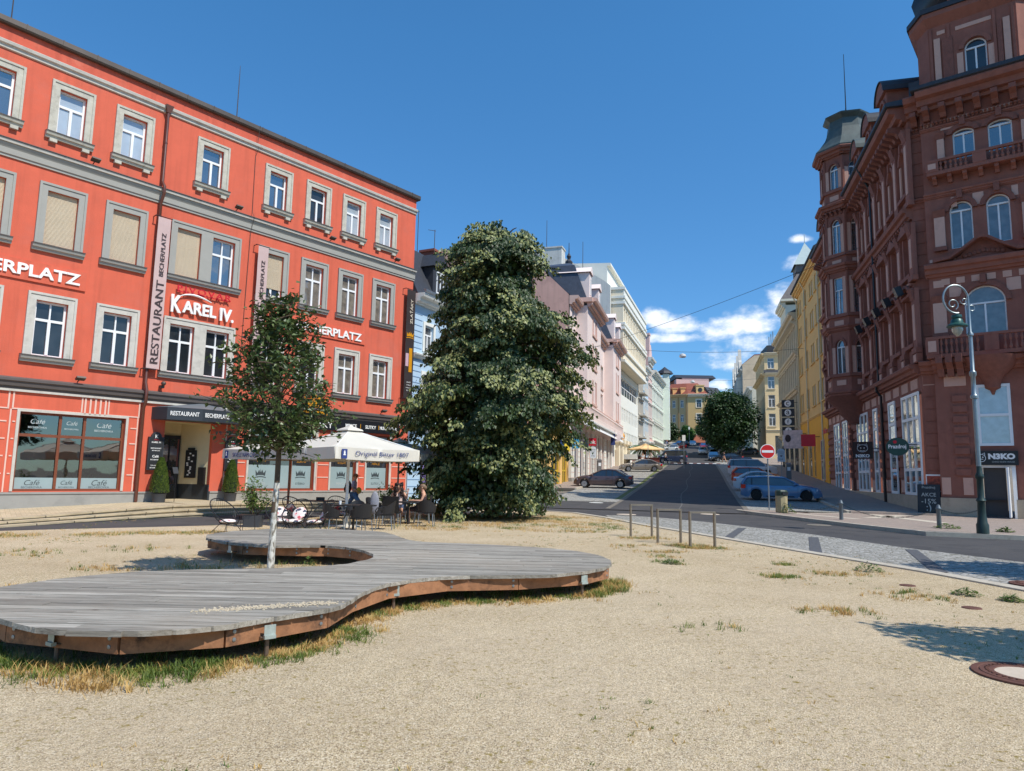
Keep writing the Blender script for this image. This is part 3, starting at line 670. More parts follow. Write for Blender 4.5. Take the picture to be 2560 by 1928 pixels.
# café window
def shopwin(name, x0, x1, z0, z1, cols, ztr, fm, gmL, gmU, frz=None):
    f = MB(); t = .075; y0, y1 = .12, .19
    f.box(x0, x0 + t, y0, y1, z0, z1); f.box(x1 - t, x1, y0, y1, z0, z1); f.box(x0 + t, x1 - t, y0, y1, z0, z0 + t); f.box(x0 + t, x1 - t, y0, y1, z1 - t, z1)
    for c in cols: f.box(c - t * .6, c + t * .6, y0 - .01, y1, z0 + t, z1 - t)
    xs = [x0 + t] + [q for c in cols for q in (c - t * .6, c + t * .6)] + [x1 - t]
    if ztr:
        for i in range(0, len(xs), 2): f.box(xs[i], xs[i + 1], y0, y1, ztr - .06, ztr + .04)
    o = part(name, f, fm, B)
    g = MB(); g.quad((x0, .16, z0), (x1, .16, z0), (x1, .16, ztr or z1), (x0, .16, ztr or z1)); part('pane', g, gmL, o)
    if ztr: g = MB(); g.quad((x0, .16, ztr), (x1, .16, ztr), (x1, .16, z1), (x0, .16, z1)); part('transom_pane', g, gmU, o)
    if frz:
        g = MB()
        for i in range(0, len(xs), 2): g.box(xs[i] + .01, xs[i + 1] - .01, .148, .152, z0 + t, frz)
        part('frosted_film', g, frost, o)
    return o
greyt = M('grey_letters', rgb((62, 70, 72)), .5, 0); palet = M('etched_letters', rgb((176, 184, 182)), .5, 0)
cafg = glass('cafe_glass', (.012, .018, .016), .24, .7, 1.5, (.8, .76, .7))
_n = cafg.node_tree.nodes; _l = cafg.node_tree.links; _t = _n.new('ShaderNodeBsdfTransparent'); _t.inputs[0].default_value = (.55, .58, .56, 1); _ms = [q for q in _n if q.type == 'MIX_SHADER'][0]; _l.new(_t.outputs[0], _ms.inputs[1])
rm = MB(); x0, x1, z0, z1 = cafe
for P in (((x0 - .5, 2.2, z0), (x1 + .4, 2.2, z0), (x1 + .4, 2.2, z1), (x0 - .5, 2.2, z1)), ((x0 - .5, .23, z0), (x1 + .4, .23, z0), (x1 + .4, 2.2, z0), (x0 - .5, 2.2, z0)), ((x0 - .5, .23, z1), (x1 + .4, .23, z1), (x1 + .4, 2.2, z1), (x0 - .5, 2.2, z1)), ((x0 - .5, .23, z0), (x0 - .5, 2.2, z0), (x0 - .5, 2.2, z1), (x0 - .5, .23, z1)), ((x1 + .4, .23, z0), (x1 + .4, 2.2, z0), (x1 + .4, 2.2, z1), (x1 + .4, .23, z1))): rm.quad(*P)
part('cafe_room', rm, M('dark_room', (.035, .034, .03), .9, .5, 2), B)
cw = shopwin('cafe_window', *cafe, (-2.57, -1.78), 2.68, wood_fr, cafg, cafg, 1.22)
for c, w_ in ((-3.25, .62), (-2.18, .5), (-1.1, .7)):
    text('lettering', 'Café', cw, c, .147, 1.05, w=w_ * .75, mat=greyt, ext=.001, shear=.3); text('lettering', 'BECHEROVKA', cw, c, .147, .89, w=w_, mat=greyt, ext=.001)
    text('lettering', 'Café', cw, c, .158, 3.16, w=w_ * .72, mat=palet, ext=.001, shear=.3); text('lettering', 'BECHEROVKA', cw, c, .158, 2.95, w=w_ * .92, mat=palet, ext=.001, bold=.01)
random.seed(9); monm = leafmat('monstera', rgb((30, 60, 26)), rgb((50, 92, 40)), rgb((86, 124, 60)), 4, .2, .4)
for mx_, lab in ((-3.5, 'green house plant behind the left café pane'), (-2.35, 'large-leaved house plant behind the middle café pane'), (-1.15, 'low house plant behind the right café pane')):
    mt = thing('house_plant', lab, 'plant', FR.at(mx_, .55, 1.15)); b = MB(); b.lathe([(.12, -.3), (.16, 0), (.12, 0)], 12); part('pot', b, anth, mt); b = MB()
    for k in range(16):
        a = random.uniform(0, 6.28); r = random.uniform(.1, .42); z = random.uniform(.1, .75); c = Vector((r * math.cos(a), .4 * r * math.sin(a), z)); s = random.uniform(.12, .2); d_ = Vector((math.cos(a), -.5, -.4)).normalized(); sd = Vector((-math.sin(a), .2, .6)).normalized()
        b.add([c, c + sd * s * .8 + d_ * s * .4, c + sd * s * .6 + d_ * s * 1.2, c + d_ * s * 1.6, c - sd * s * .6 + d_ * s * 1.2, c - sd * s * .8 + d_ * s * .4], [(0, 1, 2, 3, 4, 5)]); b.tube([(0, 0, 0), tuple(c)], .006, 4)
    part('foliage', b, monm, mt)
fr_ = MB(); 
for a, b_ in ((cafe[0] - .09, cafe[0]), (cafe[1], cafe[1] + .09)): fr_.box(a, b_, -.03, .0, .76, 3.55)
fr_.box(cafe[0], cafe[1], -.03, 0, 3.46, 3.55)
for x0, x1, _, _2 in sh: fr_.box(x0 - .09, x0, -.03, 0, .76, 3.58); fr_.box(x1, x1 + .09, -.03, 0, .76, 3.58)
part('shopfront_surround', fr_, pale_trim, B)
shg = glass('shop_glass', (.02, .022, .024), .2, .6)
crown_pts = [(-.3, 0), (-.34, .34), (-.2, .16), (-.1, .36), (-.03, .2), (0, .42), (.03, .2), (.1, .36), (.2, .16), (.34, .34), (.3, 0), (.15, .05), (-.15, .05)]
def crown(parent, x, y, z, s, m, t=.004, name='crown_emblem'):
    c = MB(); pts = [(px_ * s, pz * s) for px_, pz in crown_pts]
    for i in range(0, 10, 1):
        a, b_ = pts[i], pts[i + 1]
    for tri in ((0, 1, 2), (2, 3, 4), (4, 5, 6), (6, 7, 8), (8, 9, 10)):
        P = [pts[i] for i in tri]; c.exy(P, 0, t)
    c.exy([pts[0], pts[2], pts[4], pts[6], pts[8], pts[10], pts[11], pts[12]], 0, t)
    n = 10
    for i in range(n):
        a0 = -.36 + .72 * i / n; a1 = -.36 + .72 * (i + 1) / n
        f0 = -.12 + .05 * (1 - (a0 / .36) ** 2); f1 = -.12 + .05 * (1 - (a1 / .36) ** 2)
        c.exy([(a0 * s, f0 * s), (a1 * s, f1 * s), (a1 * s, (f1 + .05) * s), (a0 * s, (f0 + .05) * s)], 0, t)
    return part(name, c, m, parent, T(x, y, z))
words = [('ZLATO', 5.45), ('STŘÍBRO', 7.5), ('MINCE', 9.8), ('SLITKY', 11.95)]
w0 = shopwin('shop_window', -9.4, -5.6, .76, 3.46, (-8.1, -6.9), 2.68, wood_fr, shg, shg, 1.22); w1 = shopwin('shop_window', *sh[0], (6.95,), 3.1, wood_fr, shg, frost, 1.86); w2 = shopwin('shop_window', *sh[1], (), 3.1, wood_fr, shg, frost, 1.86); w3 = shopwin('shop_window', *sh[2], (), 3.1, wood_fr, shg, frost, 1.86)
for (t_, x), w_ in zip(words, (w1, w1, w2, w3)):
    crown(w_, x, .143, 1.38, .75, greyt); text('lettering', t_, w_, x, .146, 1.06, w=.5, mat=palet if t_ in ('ZLATO', 'MINCE') else greyt, ext=.001)
    ps = MB(); ps.box(x - .42, x + .42, .135, .142, 1.9, 2.62); pp = part('poster', ps, blackm, w_); crown(pp, x, .13, 2.3, .6, goldp); text('lettering', {'ZLATO': 'VÝKUP', 'STŘÍBRO': 'ZLATO', 'MINCE': 'VE ZLATĚ', 'SLITKY': 'MINCE'}[t_], pp, x, .131, 2.06, w=.5, mat=goldp, ext=.001)
# entrance recess
er = MB(); er.m = 0
er.quad((1.06, .2, .33), (1.06, 1.6, .33), (1.06, 1.6, 3.5), (1.06, .2, 3.5)); er.quad((3.05, .22, 1.0), (3.05, .22, 3.5), (2.5, 1.6, 3.5), (2.5, 1.6, 1.0)); er.quad((1.06, 1.6, .3), (2.5, 1.6, .3), (2.5, 1.6, 3.5), (1.06, 1.6, 3.5)); er.quad((1.06, .2, 3.49), (3.05, .2, 3.49), (2.5, 1.61, 3.49), (1.06, 1.61, 3.49))
er.m = 1; er.box(3.0, 3.049, -.001, .22, .3, .98); er.quad((3.05, .22, .3), (3.05, .22, 1.0), (2.5, 1.6, 1.0), (2.5, 1.6, .3))
part('entrance_recess', er, [M('cream_plaster', rgb((214, 198, 158)), .85, .05), anth], B)
dr = MB(); dr.box(1.5, 2.46, 1.5, 1.58, .38, 3.0); dr.box(1.55, 1.6, 1.47, 1.5, .4, 2.95); dr.box(1.98, 2.02, 1.47, 1.5, .4, 2.95); o = part('door', dr, black, B)
dh = MB(); dh.tube([(1.95, 1.49, 1.3), (1.95, 1.44, 1.3), (1.95, 1.44, 1.7), (1.95, 1.49, 1.7)], .012); part('handle', dh, steel, o)
dg_ = MB(); dg_.box(1.62, 1.96, 1.485, 1.499, .7, 2.85); dg_.box(2.04, 2.4, 1.485, 1.499, .7, 2.85); part('pane', dg_, shg, o)
pb = MB(); pb.box(-.27, .27, -.04, -.0, 1.25, 2.4); pb.box(-.17, .17, -.04, 0, 2.41, 2.5)
nb = part('notice_board', pb, blackm, B, T(2.72, 1.0, 0) @ RZ(R(-68)))
random.seed(3); nt_ = MB()
for k in range(12): x = -.2 + random.random() * .28; z = 1.35 + k * .08; nt_.box(x, x + .09, -.048, -.041, z, z + .06)
part('notice', nt_, whitep, nb)
mb_ = MB(); mb_.box(-.15, .15, -.12, 0, 1.0, 1.7); part('letter_box', mb_, black, B, T(2.96, .42, 0) @ RZ(R(-68)))
# downpipe with hopper
dp = MB(); px_ = .12
dp.add([(px_ - .16, -.26, 16.2), (px_ + .16, -.26, 16.2), (px_ + .16, -.02, 16.2), (px_ - .16, -.02, 16.2), (px_ - .07, -.19, 15.9), (px_ + .07, -.19, 15.9), (px_ + .07, -.05, 15.9), (px_ - .07, -.05, 15.9)], [(0, 1, 2, 3), (0, 4, 5, 1), (1, 5, 6, 2), (2, 6, 7, 3), (3, 7, 4, 0)])
dp.tube([(px_, -.12, 15.92), (px_, -.12, 13.0), (px_, -.34, 12.74), (px_, -.34, 12.45), (px_, -.13, 12.1), (px_, -.13, 4.9), (px_, -.28, 4.6), (px_, -.28, 4.15), (px_, -.14, 3.9), (px_, -.14, .35)], .062, 12)
for z in (14.6, 11.3, 9.0, 7.0, 5.4, 2.9, 1.2): dp.cyl(px_, -.12, z, z + .05, .075)
part('downpipe', dp, pipe_m, B, smooth=True)
cnd = MB(); cnd.tube([(4.12, -.22, 17.0), (4.12, -.1, 16.2), (4.12, -.18, 15.9), (4.1, -.03, 15.6), (4.12, -.03, 13), (4.1, -.27, 12.7), (4.1, -.05, 12.1), (4.05, -.03, 8), (4.0, -.03, 4.7)], .011, 5); part('lightning_conductor', cnd, gutter_m, B)
for x, z in ((-2.4, 12.82), (3.35, 12.82), (8.3, 12.82), (12.5, 12.82), (-2.2, 4.66), (12.0, 4.66)):
    fl = MB(); fl.tube([(0, 0, 0), (0, -.16, .06)], .02, 6); fl.X = T(0, -.26, .1) @ RX(R(-25)); fl.box(-.15, .15, -.1, .1, -.03, .04); fl.X = None; part('floodlight', fl, gutter_m, B, T(x, -.02, z))
cc = MB(); cc.ellip((.75, -.25, 4.92), (.09, .1, .09)); cc.box(.68, .82, -.2, -.02, 4.74, 4.85); part('camera_housing', cc, gutter_m, B, smooth=True)
an = []
for x, z1 in ((3.2, 19.6), (-5.33, 19.6)):
    a = MB(); a.tube([(x, .2, 16.98), (x, .2, z1 - .8), (x, .2, z1)], [.022, .018, .008], 6); a.cyl(x, .2, 16.9, 17.1, .05); part('lightning_rod', a, gutter_m, B)
# ------------------------------------------------------------------ signs on the facade
def letters(name, body, label, x, z, w, h, m, bold, ext=.05, y=-.08, rot=0, back=None, shear=0, body2=None, space=1.0):
    me = text_mesh(body, w, h, ext, bold, shear, m, space); o = link(name, me, None, FR.at(x, y, z) @ RY(rot)); tag(o, label, 'sign'); return o
bsg = thing('sign_board', 'red panel with large white raised letters cut by the left edge of the photo', 'sign', FR.at(-4.6, 0, 8.3)); b = MB(); b.box(-2.5, 2.36, -.06, -.0, -.32, .38); part('panel', b, red, bsg)
text('lettering', 'BECHERPLATZ', bsg, -.05, -.08, .04, w=4.4, h=.42, mat=whitep, ext=.03, bold=.025)
bs2 = thing('sign_board', 'red panel with white raised letters right of the young tree crown', 'sign', FR.at(8.55, 0, 8.3)); b = MB(); b.box(-2.25, 2.2, -.06, -.0, -.27, .33); part('panel', b, red, bs2)
text('lettering', 'BECHERPLATZ', bs2, -.02, -.08, .05, w=3.9, h=.40, mat=whitep, ext=.03, bold=.025)
kv = thing('brewery_sign', 'small red letters above large white letters between the double windows', 'sign', FR.at(2.18, 0, 8.2))
text('lettering', 'PIVOVAR', kv, .02, -.14, .66, w=2.3, h=.24, mat=redp, ext=.02, bold=.0, space=1.3)
rb_ = MB(); rb_.box(-1.1, 1.15, -.1, -.06, .52, .55); part('bracket', rb_, redp, kv)
text('lettering', 'K', kv, -1.12, -.1, .0, w=.42, h=.72, mat=whitep, ext=.04, bold=.03); text('lettering', 'AREL', kv, -.15, -.1, -.05, w=1.45, h=.5, mat=whitep, ext=.04, bold=.03); text('lettering', 'IV.', kv, 1.05, -.1, -.08, w=.62, h=.56, mat=whitep, ext=.04, bold=.03)
sw_ = MB(); P = [(-1.0 + 1.35 * i / 14, -.1, .33 + .16 * math.sin(math.pi * (i / 14) ** .8)) for i in range(15)]; sw_.tube(P, [.015 + .03 * math.sin(math.pi * i / 14) for i in range(15)], 6); part('flourish', sw_, whitep, kv)
def banner(x, z0, z1, col, label, texts, w=.5):
    t = thing('banner', label, 'banner', FR.at(x, 0, 0)); b = MB()
    n = 24
    for i in range(n):
        a, c = z0 + (z1 - z0) * i / n, z0 + (z1 - z0) * (i + 1) / n; ya = .006 * math.sin(i * 1.3); yc = .006 * math.sin(i * 1.3 + 1.3)
        b.quad((-w / 2, ya - .25, a), (w / 2, ya - .25 - .0, a), (w / 2, yc - .25, c), (-w / 2, yc - .25, c))
    fb = part('fabric', b, col, t, smooth=True); p_ = MB()
    for z in (z0 - .03, z1 + .03): p_.tube([(-w / 2 - .12, -.25, z), (w / 2 + .06, -.25, z)], .018, 6); p_.tube([(-w / 2 - .08, -.25, z), (-w / 2 - .08, 0, z)], .02, 6)
    part('bracket', p_, black, t)
    for body, z, ln, hh, m in texts: text('lettering', body, t, 0.02, -.268, z, w=ln, h=hh, mat=m, ext=.003, bold=.01, rot=R(-90))
    return t
greyban = M('banner_grey', rgb((198, 170, 164)), .85, .05, 1); blackban = M('banner_black', rgb((46, 34, 32)), .7, .1, 1)
dkt = M('dark_letters', rgb((58, 42, 42)), .6, 0)
# heading-facing banners hang square to the wall
for x, lab in ((.28, 'long grey RESTAURANT banner beside the brown downpipe'), (4.66, 'long grey RESTAURANT banner partly behind the young tree')):
    banner(x, 5.45, 11.5, greyban, lab, [('RESTAURANT', 7.3, 3.3, .30, dkt), ('BECHERPLATZ', 10.0, 1.75, .17, dkt)])
zb3 = banner(13.62, 5.6, 11.5, blackban, 'tall black banner with gold crown at the right corner of the red building', [('ZLAŤÁKY', 10.3, 1.35, .22, M('beige_letters', rgb((214, 200, 178)), .6, 0))], .62)
crown(zb3, 0, -.27, 8.9, .75, goldp)
cn = MB(); cn.box(-.02, .2, -.262, -.252, 7.0, 8.3); part('coin_picture', cn, goldp, zb3); cn = MB(); cn.box(-.26, -.05, -.262, -.252, 7.3, 8.0); part('note_picture', cn, M('note_pink', rgb((196, 160, 168)), .6, .15, 12), zb3)
for i, t_ in enumerate(('ZLATÉ', 'A STŘÍBRNÉ', 'INVESTIČNÍ', 'SLITKY')): text('lettering', t_, zb3, 0, -.268, 6.45 - i * .15, w=.28 + .04 * (i in (1, 2)), mat=whitep, ext=.002)
# fascia of the coin shop
fs = thing('fascia_sign', 'black shop fascia with white letters and a gold crown above the white parasols', 'sign', FR.at(0, 0, 0)); b = MB(); b.box(4.1, 13.2, -.14, -.0, 3.6, 4.19); part('panel', b, M('fascia_black', (.012, .012, .014), .3, .05), fs)
text('lettering', 'NUMISMATIC', fs, 5.2, -.15, 3.95, w=1.7, mat=whitep, ext=.01, bold=.01); text('lettering', 'ZLAŤÁKY', fs, 7.9, -.15, 3.88, w=2.1, h=.38, mat=whitep, ext=.01)
for t_, x, w_ in (('MINCE', 10.05, .68), ('SLITKY', 11.28, .68), ('NUMISMATIKA', 12.45, 1.15)): text('lettering', t_, fs, x, -.15, 3.88, w=w_, h=.17, mat=whitep, ext=.01, bold=.015)
dv = MB(); dv.box(10.62, 10.65, -.15, -.141, 3.78, 4.0); dv.box(11.79, 11.82, -.15, -.141, 3.78, 4.0); part('divider', dv, goldp, fs)
crown(fs, 7.9, -.17, 4.5, 1.9, goldp, .05)
# entrance canopy
cp = thing('entrance_canopy', 'dark metal canopy with white lettering over the restaurant entrance', 'canopy', FR.at(0, 0, 0))
cpts = [(.5, 0), (.75, -.75), (2.0, -1.05), (3.3, -.95), (4.1, -.5), (4.3, 0)]
b = MB(); b.prism(cpts[::-1][::-1], 3.5, 3.98, False); b.poly([(x, y, 3.5) for x, y in cpts]); part('valance', b, anth, cp)
b = MB(); ap = (2.5, -.02, 4.3)
for i in range(len(cpts) - 1): b.add([cpts[i] + (3.985,), cpts[i + 1] + (3.985,), ap], [(0, 1, 2)])
part('canopy_roof', b, M('canopy_zinc', rgb((122, 128, 132)), .5, .08, metal=.3), cp)
for i, t_ in ((1, 'RESTAURANT'), (2, 'BECHERPLATZ'), (3, 'KAREL IV.')):
    a, c = Vector(cpts[i]), Vector(cpts[i + 1]); d_ = c - a; mid = (a + c) / 2; ang = math.atan2(d_.y, d_.x); nn_ = Vector((d_.y, -d_.x)).normalized()
    text('lettering', t_, cp, mid.x + nn_.x * .015, mid.y + nn_.y * .015, 3.75, w=d_.length * .82, h=.17, mat=whitep, ext=.006, bold=.012, rz=ang)
# black pub boards
def board(x, label):
    t = thing('menu_board', label, 'sign', FR.at(x, -.08, 1.55)); b = MB(); b.box(-.29, .29, -.05, .05, 0, 1.28); b.exy([(.19 * math.cos(math.pi * i / 12), 1.28 + .19 * math.sin(math.pi * i / 12)) for i in range(13)], -.05, .05); part('frame', b, anth, t)
    b = MB(); b.box(-.25, .25, -.06, -.05, .04, 1.26); b.exy([(.15 * math.cos(math.pi * i / 12), 1.26 + .17 * math.sin(math.pi * i / 12)) for i in range(13)], -.06, -.05); part('panel', b, blackm, t)
    for s_, z, w_ in (('K', 1.3, .12), ('PIVOVAR', 1.17, .2), ('KAREL IV.', 1.07, .36), ('RESTAURANT', .84, .40), ('BECHERPLATZ', .75, .3), ('Café', .53, .24), ('BECHEROVKA', .4, .36), ('THE HOME OF', .18, .33), ('BECHEROVKA', .09, .36)): text('lettering', s_, t, 0, -.063, z, w=w_, mat=redp if s_ == 'PIVOVAR' else whitep, ext=.001, bold=.015)
board(.72, 'black pub board left of the restaurant entrance'); board(3.88, 'black pub board right of the restaurant entrance, partly behind the parasol')
# ================================================================== BROWN CORNER HOUSE
bro = M('brown_stucco', rgb((146, 92, 76)), .85, .12, 1.6, .3, 18, streak=.3, dirt=rgb((124, 72, 60)), dsc=1.5, damt=.5)
brod = M('brown_ornament', rgb((132, 82, 68)), .85, .16, 5, 1.0, 11)
pal = M('pale_panel', rgb((208, 164, 144)), .85, .06, 2, .1, 20, dirt=rgb((160, 120, 106)), dsc=2, damt=.4)
pstone = M('plinth_stone', rgb((178, 162, 140)), .9, .12, 1.5, .3, 20, dirt=rgb((134, 118, 98)), dsc=2, damt=.5)
slate = M('black_slate', rgb((52, 54, 60)), .6, .2, 5, .3, 10)
copper = M('green_copper', rgb((78, 88, 84)), .55, .25, 1.5, .1, 10, streak=.4, dirt=rgb((50, 54, 54)), dsc=.9, damt=.8)
shg2 = glass('side_glass', (.05, .055, .055), .42, .5, 2.0, (.86, .84, .8))
shg3 = glass('shade_glass', (.05, .055, .06), .22, .45, 2.5)
BH = thing('corner_house', 'ornate brown-red corner house with pale panels, arched windows, oriel tower and black dome', 'building', I4)
BX, BY = 20.32, 34.69
SF = Frame(BX + 26.6 * SU[0], BY + 26.6 * SU[1], 195); KF = Frame(BX, BY, 129.3)
LS = 26.6
def corn(b, x0, x1, z, hh, out, y=0., e=0.0):
    pr = [(.05, 0), (-.25, 0), (-.3, .18), (-.55, .22), (-.6, .55), (-.9, .62), (-1, .9), (-.95, 1), (.05, 1)]
    b.exx([(y + a * out if a < 0 else y + a, z + c * hh) for a, c in pr], x0 - e, x1 + e)
def consoles(b, xs, z, w_, h_, out, y=0.):
    for x in xs: b.exx([(y, z), (y - out * .35, z), (y - out * .5, z + h_ * .35), (y - out, z + h_ * .6), (y - out, z + h_), (y, z + h_)], x - w_ / 2, x + w_ / 2)
def dent(b, x0, x1, step, z, h_, w_, out, y=0.): consoles(b, [x0 + step * (i + .5) for i in range(int((x1 - x0) / step))], z, w_, h_, out, y)
def sx(s): return LS - s
# ---- side facade
gfw = [(.15, 3.3), (4.64, 6.1), (8.8, 9.9), (11.4, 14.7), (18.0, 19.9), (21.0, 23.4)]
bays = [.95, 3.35, 5.75, 8.2, 10.6, 18.6, 21.0, 23.4, 25.6]
hs = [(sx(b), sx(a), 1.0, 6.15) for a, b in gfw] + [(sx(17.4), sx(16.3), .2, 5.4)]
for s in bays: hs += [(sx(s) - .5, sx(s) + .5, 8.7, 11.0), (sx(s) - .5, sx(s) + .5, 12.3, 14.35), (sx(s) - .5, sx(s) + .5, 16.6, 19.0)]
wb = MB(); wall(wb, 0, LS, 1.0, 21.1, hs, .35)
for s in bays: arch_fill(wb, sx(s), 1.0, 18.45, 19.0, 0, .35)
side = part('side_wall', wb, bro, BH, SF.M)
b = MB(); b.box(-.02, LS + .03, -.14, .3, -.5, .99); 
part('stone_base', b, pstone, BH, SF.M)
b = MB(); corn(b, 0, LS, 6.95, .55, .55); corn(b, 0, LS, 15.0, .6, .5); corn(b, 0, LS, 11.35, .3, .25)
for a, c in ((0, sx(17.)), (sx(11.9), LS)): corn(b, a, c, 20.3, .8, .95)
part('cornice', b, bro, BH, SF.M)
b = MB(); dent(b, 0, sx(17.2), .62, 19.75, .55, .3, .8); dent(b, sx(11.6), LS, .62, 19.75, .55, .3, .8); dent(b, 0, LS, .42, 14.75, .25, .2, .3); part('console_row', b, brod, BH, SF.M)
b = MB()
for a, c in ((0, sx(16.9)), (sx(12.1), LS + .2)): b.exx([(-.98, 21.11), (-1.06, 21.15), (-1.06, 21.3), (-.9, 21.34), (.3, 21.5), (.3, 21.11)], a, c)
part('gutter', b, slate, BH, SF.M)
# pilasters, hoods, panels
pb_ = MB(); pp = MB(); ob = MB()
pilx = [s for s in (-.05, 2.15, 4.55, 6.95, 9.4, 11.7, 17.4, 19.8, 22.2, 24.5, 26.45)]
for s in pilx:
    x = sx(s); w_ = .34
    for z0, z1 in ((8.3, 11.3), (12.0, 14.7), (15.9, 19.7)):
        pb_.box(x - w_, x + w_, -.20, 0, z0, z1); pb_.box(x - w_ - .06, x + w_ + .06, -.28, 0, z0 - .28, z0 - .001); ob.exx([(0, z1 - .6), (-.22, z1 - .6), (-.36, z1 - .15), (-.4, z1), (0, z1)], x - w_ * .8, x + w_ * .8)
        pp.box(x - w_ * .5, x + w_ * .5, -.22, -.2, z0 + .4, z1 - .8)
    pb_.box(x - w_ - .05, x + w_ + .05, -.25, 0, 7.55, 8.0); pp.box(x - .2, x + .2, -.27, -.25, 7.6, 7.95)
for s in bays:
    x = sx(s)
    # level 1: rounded hood with lamp; level 2: gabled hood; level 3: arch
    for sg in (-1, 1):
        pb_.box(x + sg * .62 - .1, x + sg * .62 + .1, -.12, 0, 8.7, 11.0); pb_.box(x + sg * .62 - .1, x + sg * .62 + .1, -.12, 0, 12.3, 14.35); pp.box(x + sg * .66 - .12, x + sg * .66 + .12, -.06, 0, 16.6, 18.4)
    pb_.box(x - .8, x + .8, -.3, 0, 11.05, 11.18)
    n = 8
    for i in range(n):
        a0, a1 = math.pi * i / n, math.pi * (i + 1) / n; P = [(x + .8 * math.cos(q), 11.18 + .55 * math.sin(q)) for q in (a0, a1)]; Q = [(x + .62 * math.cos(q), 11.18 + .4 * math.sin(q)) for q in (a0, a1)]
        pb_.exy([P[0], P[1], Q[1], Q[0]], -.34, 0)
    pb_.exy([(x - .85, 14.4), (x + .85, 14.4), (x + .85, 14.52), (x, 14.95), (x - .85, 14.52)], -.3, 0)
    arch_ring(pb_, x, 1.0, 18.45, 19.0, -.14, 0, .2); pb_.box(x - .1, x + .1, -.22, 0, 18.95, 19.4)
    for z in (8.42, 12.02, 16.3): pb_.box(x - .72, x + .72, -.24, 0, z, z + .2)
    ob.box(x - .6, x + .6, -.07, 0, 7.62, 8.3); pp.box(x - .62, x + .62, -.05, 0, 11.75, 11.95); ob.box(x - .35, x + .35, -.08, 0, 11.2, 11.5)
    pp.box(x - .55, x + .55, -.04, 0, 19.25, 19.45)
part('pilaster', pb_, bro, BH, SF.M, label=None); part('ornament', ob, brod, BH, SF.M)
# ground floor piers with rustication, frieze panels
prev = 0
solid = []; cur = 0
for a, c in sorted([(h[0], h[1]) for h in hs[:7]]): solid.append((cur, a)); cur = c
solid.append((cur, LS))
for a, c in solid:
    if c - a < .3: continue
    z = 1.9; k = 0
    while z < 6.1:
        pb2 = pb_; ob.box(a + .08, c - .08, -.12, -.001, z, z + .34); z += .52
    ob.box(a + .05, c - .05, -.16, -.001, 1.0, 1.75) if False else None
for a, c in solid:
    if c - a > .5: pp.box(a + .15, c - .15, -.02, 0, 1.1, 1.75)
x = .3
while x < LS - 1.2:
    pp.box(x, x + 1.2, -.03, 0, 6.35, 6.85); x += 1.75
part('pale_panel', pp, pal, BH, SF.M)
rus = MB()
for a, c in solid:
    if c - a < .3: continue
    z = 1.9
    while z < 6.0: rus.box(a + .06, c - .06, -.1, -.002, z, z + .36); z += .55
part('rusticated_pier', rus, bro, BH, SF.M)
for i, (a, c) in enumerate(gfw):
    w_ = c - a; n_ = 3 if w_ > 2.6 else (2 if w_ > 1.6 else 1)
    o = window(BH, 0, 0, w_, 5.15, 0, 'grid%d4' % n_, white, shg2, 0, .15); o.matrix_local = SF.at(sx(c), -.16, 1.0)
for s in bays:
    for z, h_, ar in ((8.7, 2.3, 0), (12.3, 2.05, 0), (16.6, 2.4, .55)):
        o = window(BH, 0, 0, 1.0, h_, 0, 'tee', white, shg3, ar, .07); o.matrix_local = SF.at(sx(s) - .5, .18, z)
d_ = MB(); d_.box(sx(17.4), sx(16.3), .25, .32, .2, 5.4); part('door', d_, M('brown_door', rgb((70, 34, 28)), .6, .1), BH, SF.M)
# black lamps over the hoods
for s in bays[:5] + bays[5:7]:
    lb = MB(); lb.X = T(0, -.62, 11.45) @ RX(R(20)); lb.box(-.2, .2, -.16, .16, -.26, .24); lb.X = None; lb.tube([(0, 0, 11.3), (0, -.5, 11.35)], .025, 6); o = part('wall_lamp', lb, black, BH, SF.at(sx(s) + .05, 0, 0))
dp2 = MB(); dp2.tube([(sx(7.35), -.45, 7.5), (sx(7.35), -.42, 7.0), (sx(7.35), -.2, 6.7), (sx(7.35), -.2, .2)], .08, 10); dp2.tube([(sx(7.35), -1.0, 21.1), (sx(7.35), -.3, 19.6), (sx(7.35), -.3, 7.6)], .06, 8); part('downpipe', dp2, black, BH, SF.M)
# dormers along the side roof
for s in (2.6, 6.2, 9.6, 20.5, 23.8):
    x = sx(s); db = MB(); db.box(x - .75, x + .75, -.45, 2.5, 21.3, 23.0); db.exy([(x - .95, 23.0), (x + .95, 23.0)] + [(x + .95 * math.cos(math.pi * i / 10), 23.0 + .85 * math.sin(math.pi * i / 10)) for i in range(1, 10)], -.62, 2.5); arch_ring(db, x, .8, 22.3, 22.7, -.55, -.44, .16)
    d_o = part('dormer', db, bro, BH, SF.M); rb2 = MB()
    n = 10
    for i in range(n):
        a0, a1 = math.pi * i / n, math.pi * (i + 1) / n; q = lambda a, r: (x + r * math.cos(a), 23.0 + (r - .1) * math.sin(a))
        rb2.exy([q(a0, .99), q(a1, .99), q(a1, 1.04), q(a0, 1.04)], -.7, 2.6)
    part('dormer_roof', rb2, slate if s < 9 else copper, d_o)
b = MB(); b.exx([(-.2, 21.35), (2.6, 24.6), (9, 24.6), (9, 21.35)], -.1, LS - .5); part('roof', b, slate, BH, SF.M)
b = MB(); b.quad((0, 0, -.5), (0, 10, -.5), (0, 10, 21.2), (0, 0, 21.2)); part('end_wall', b, bro, BH, SF.M)
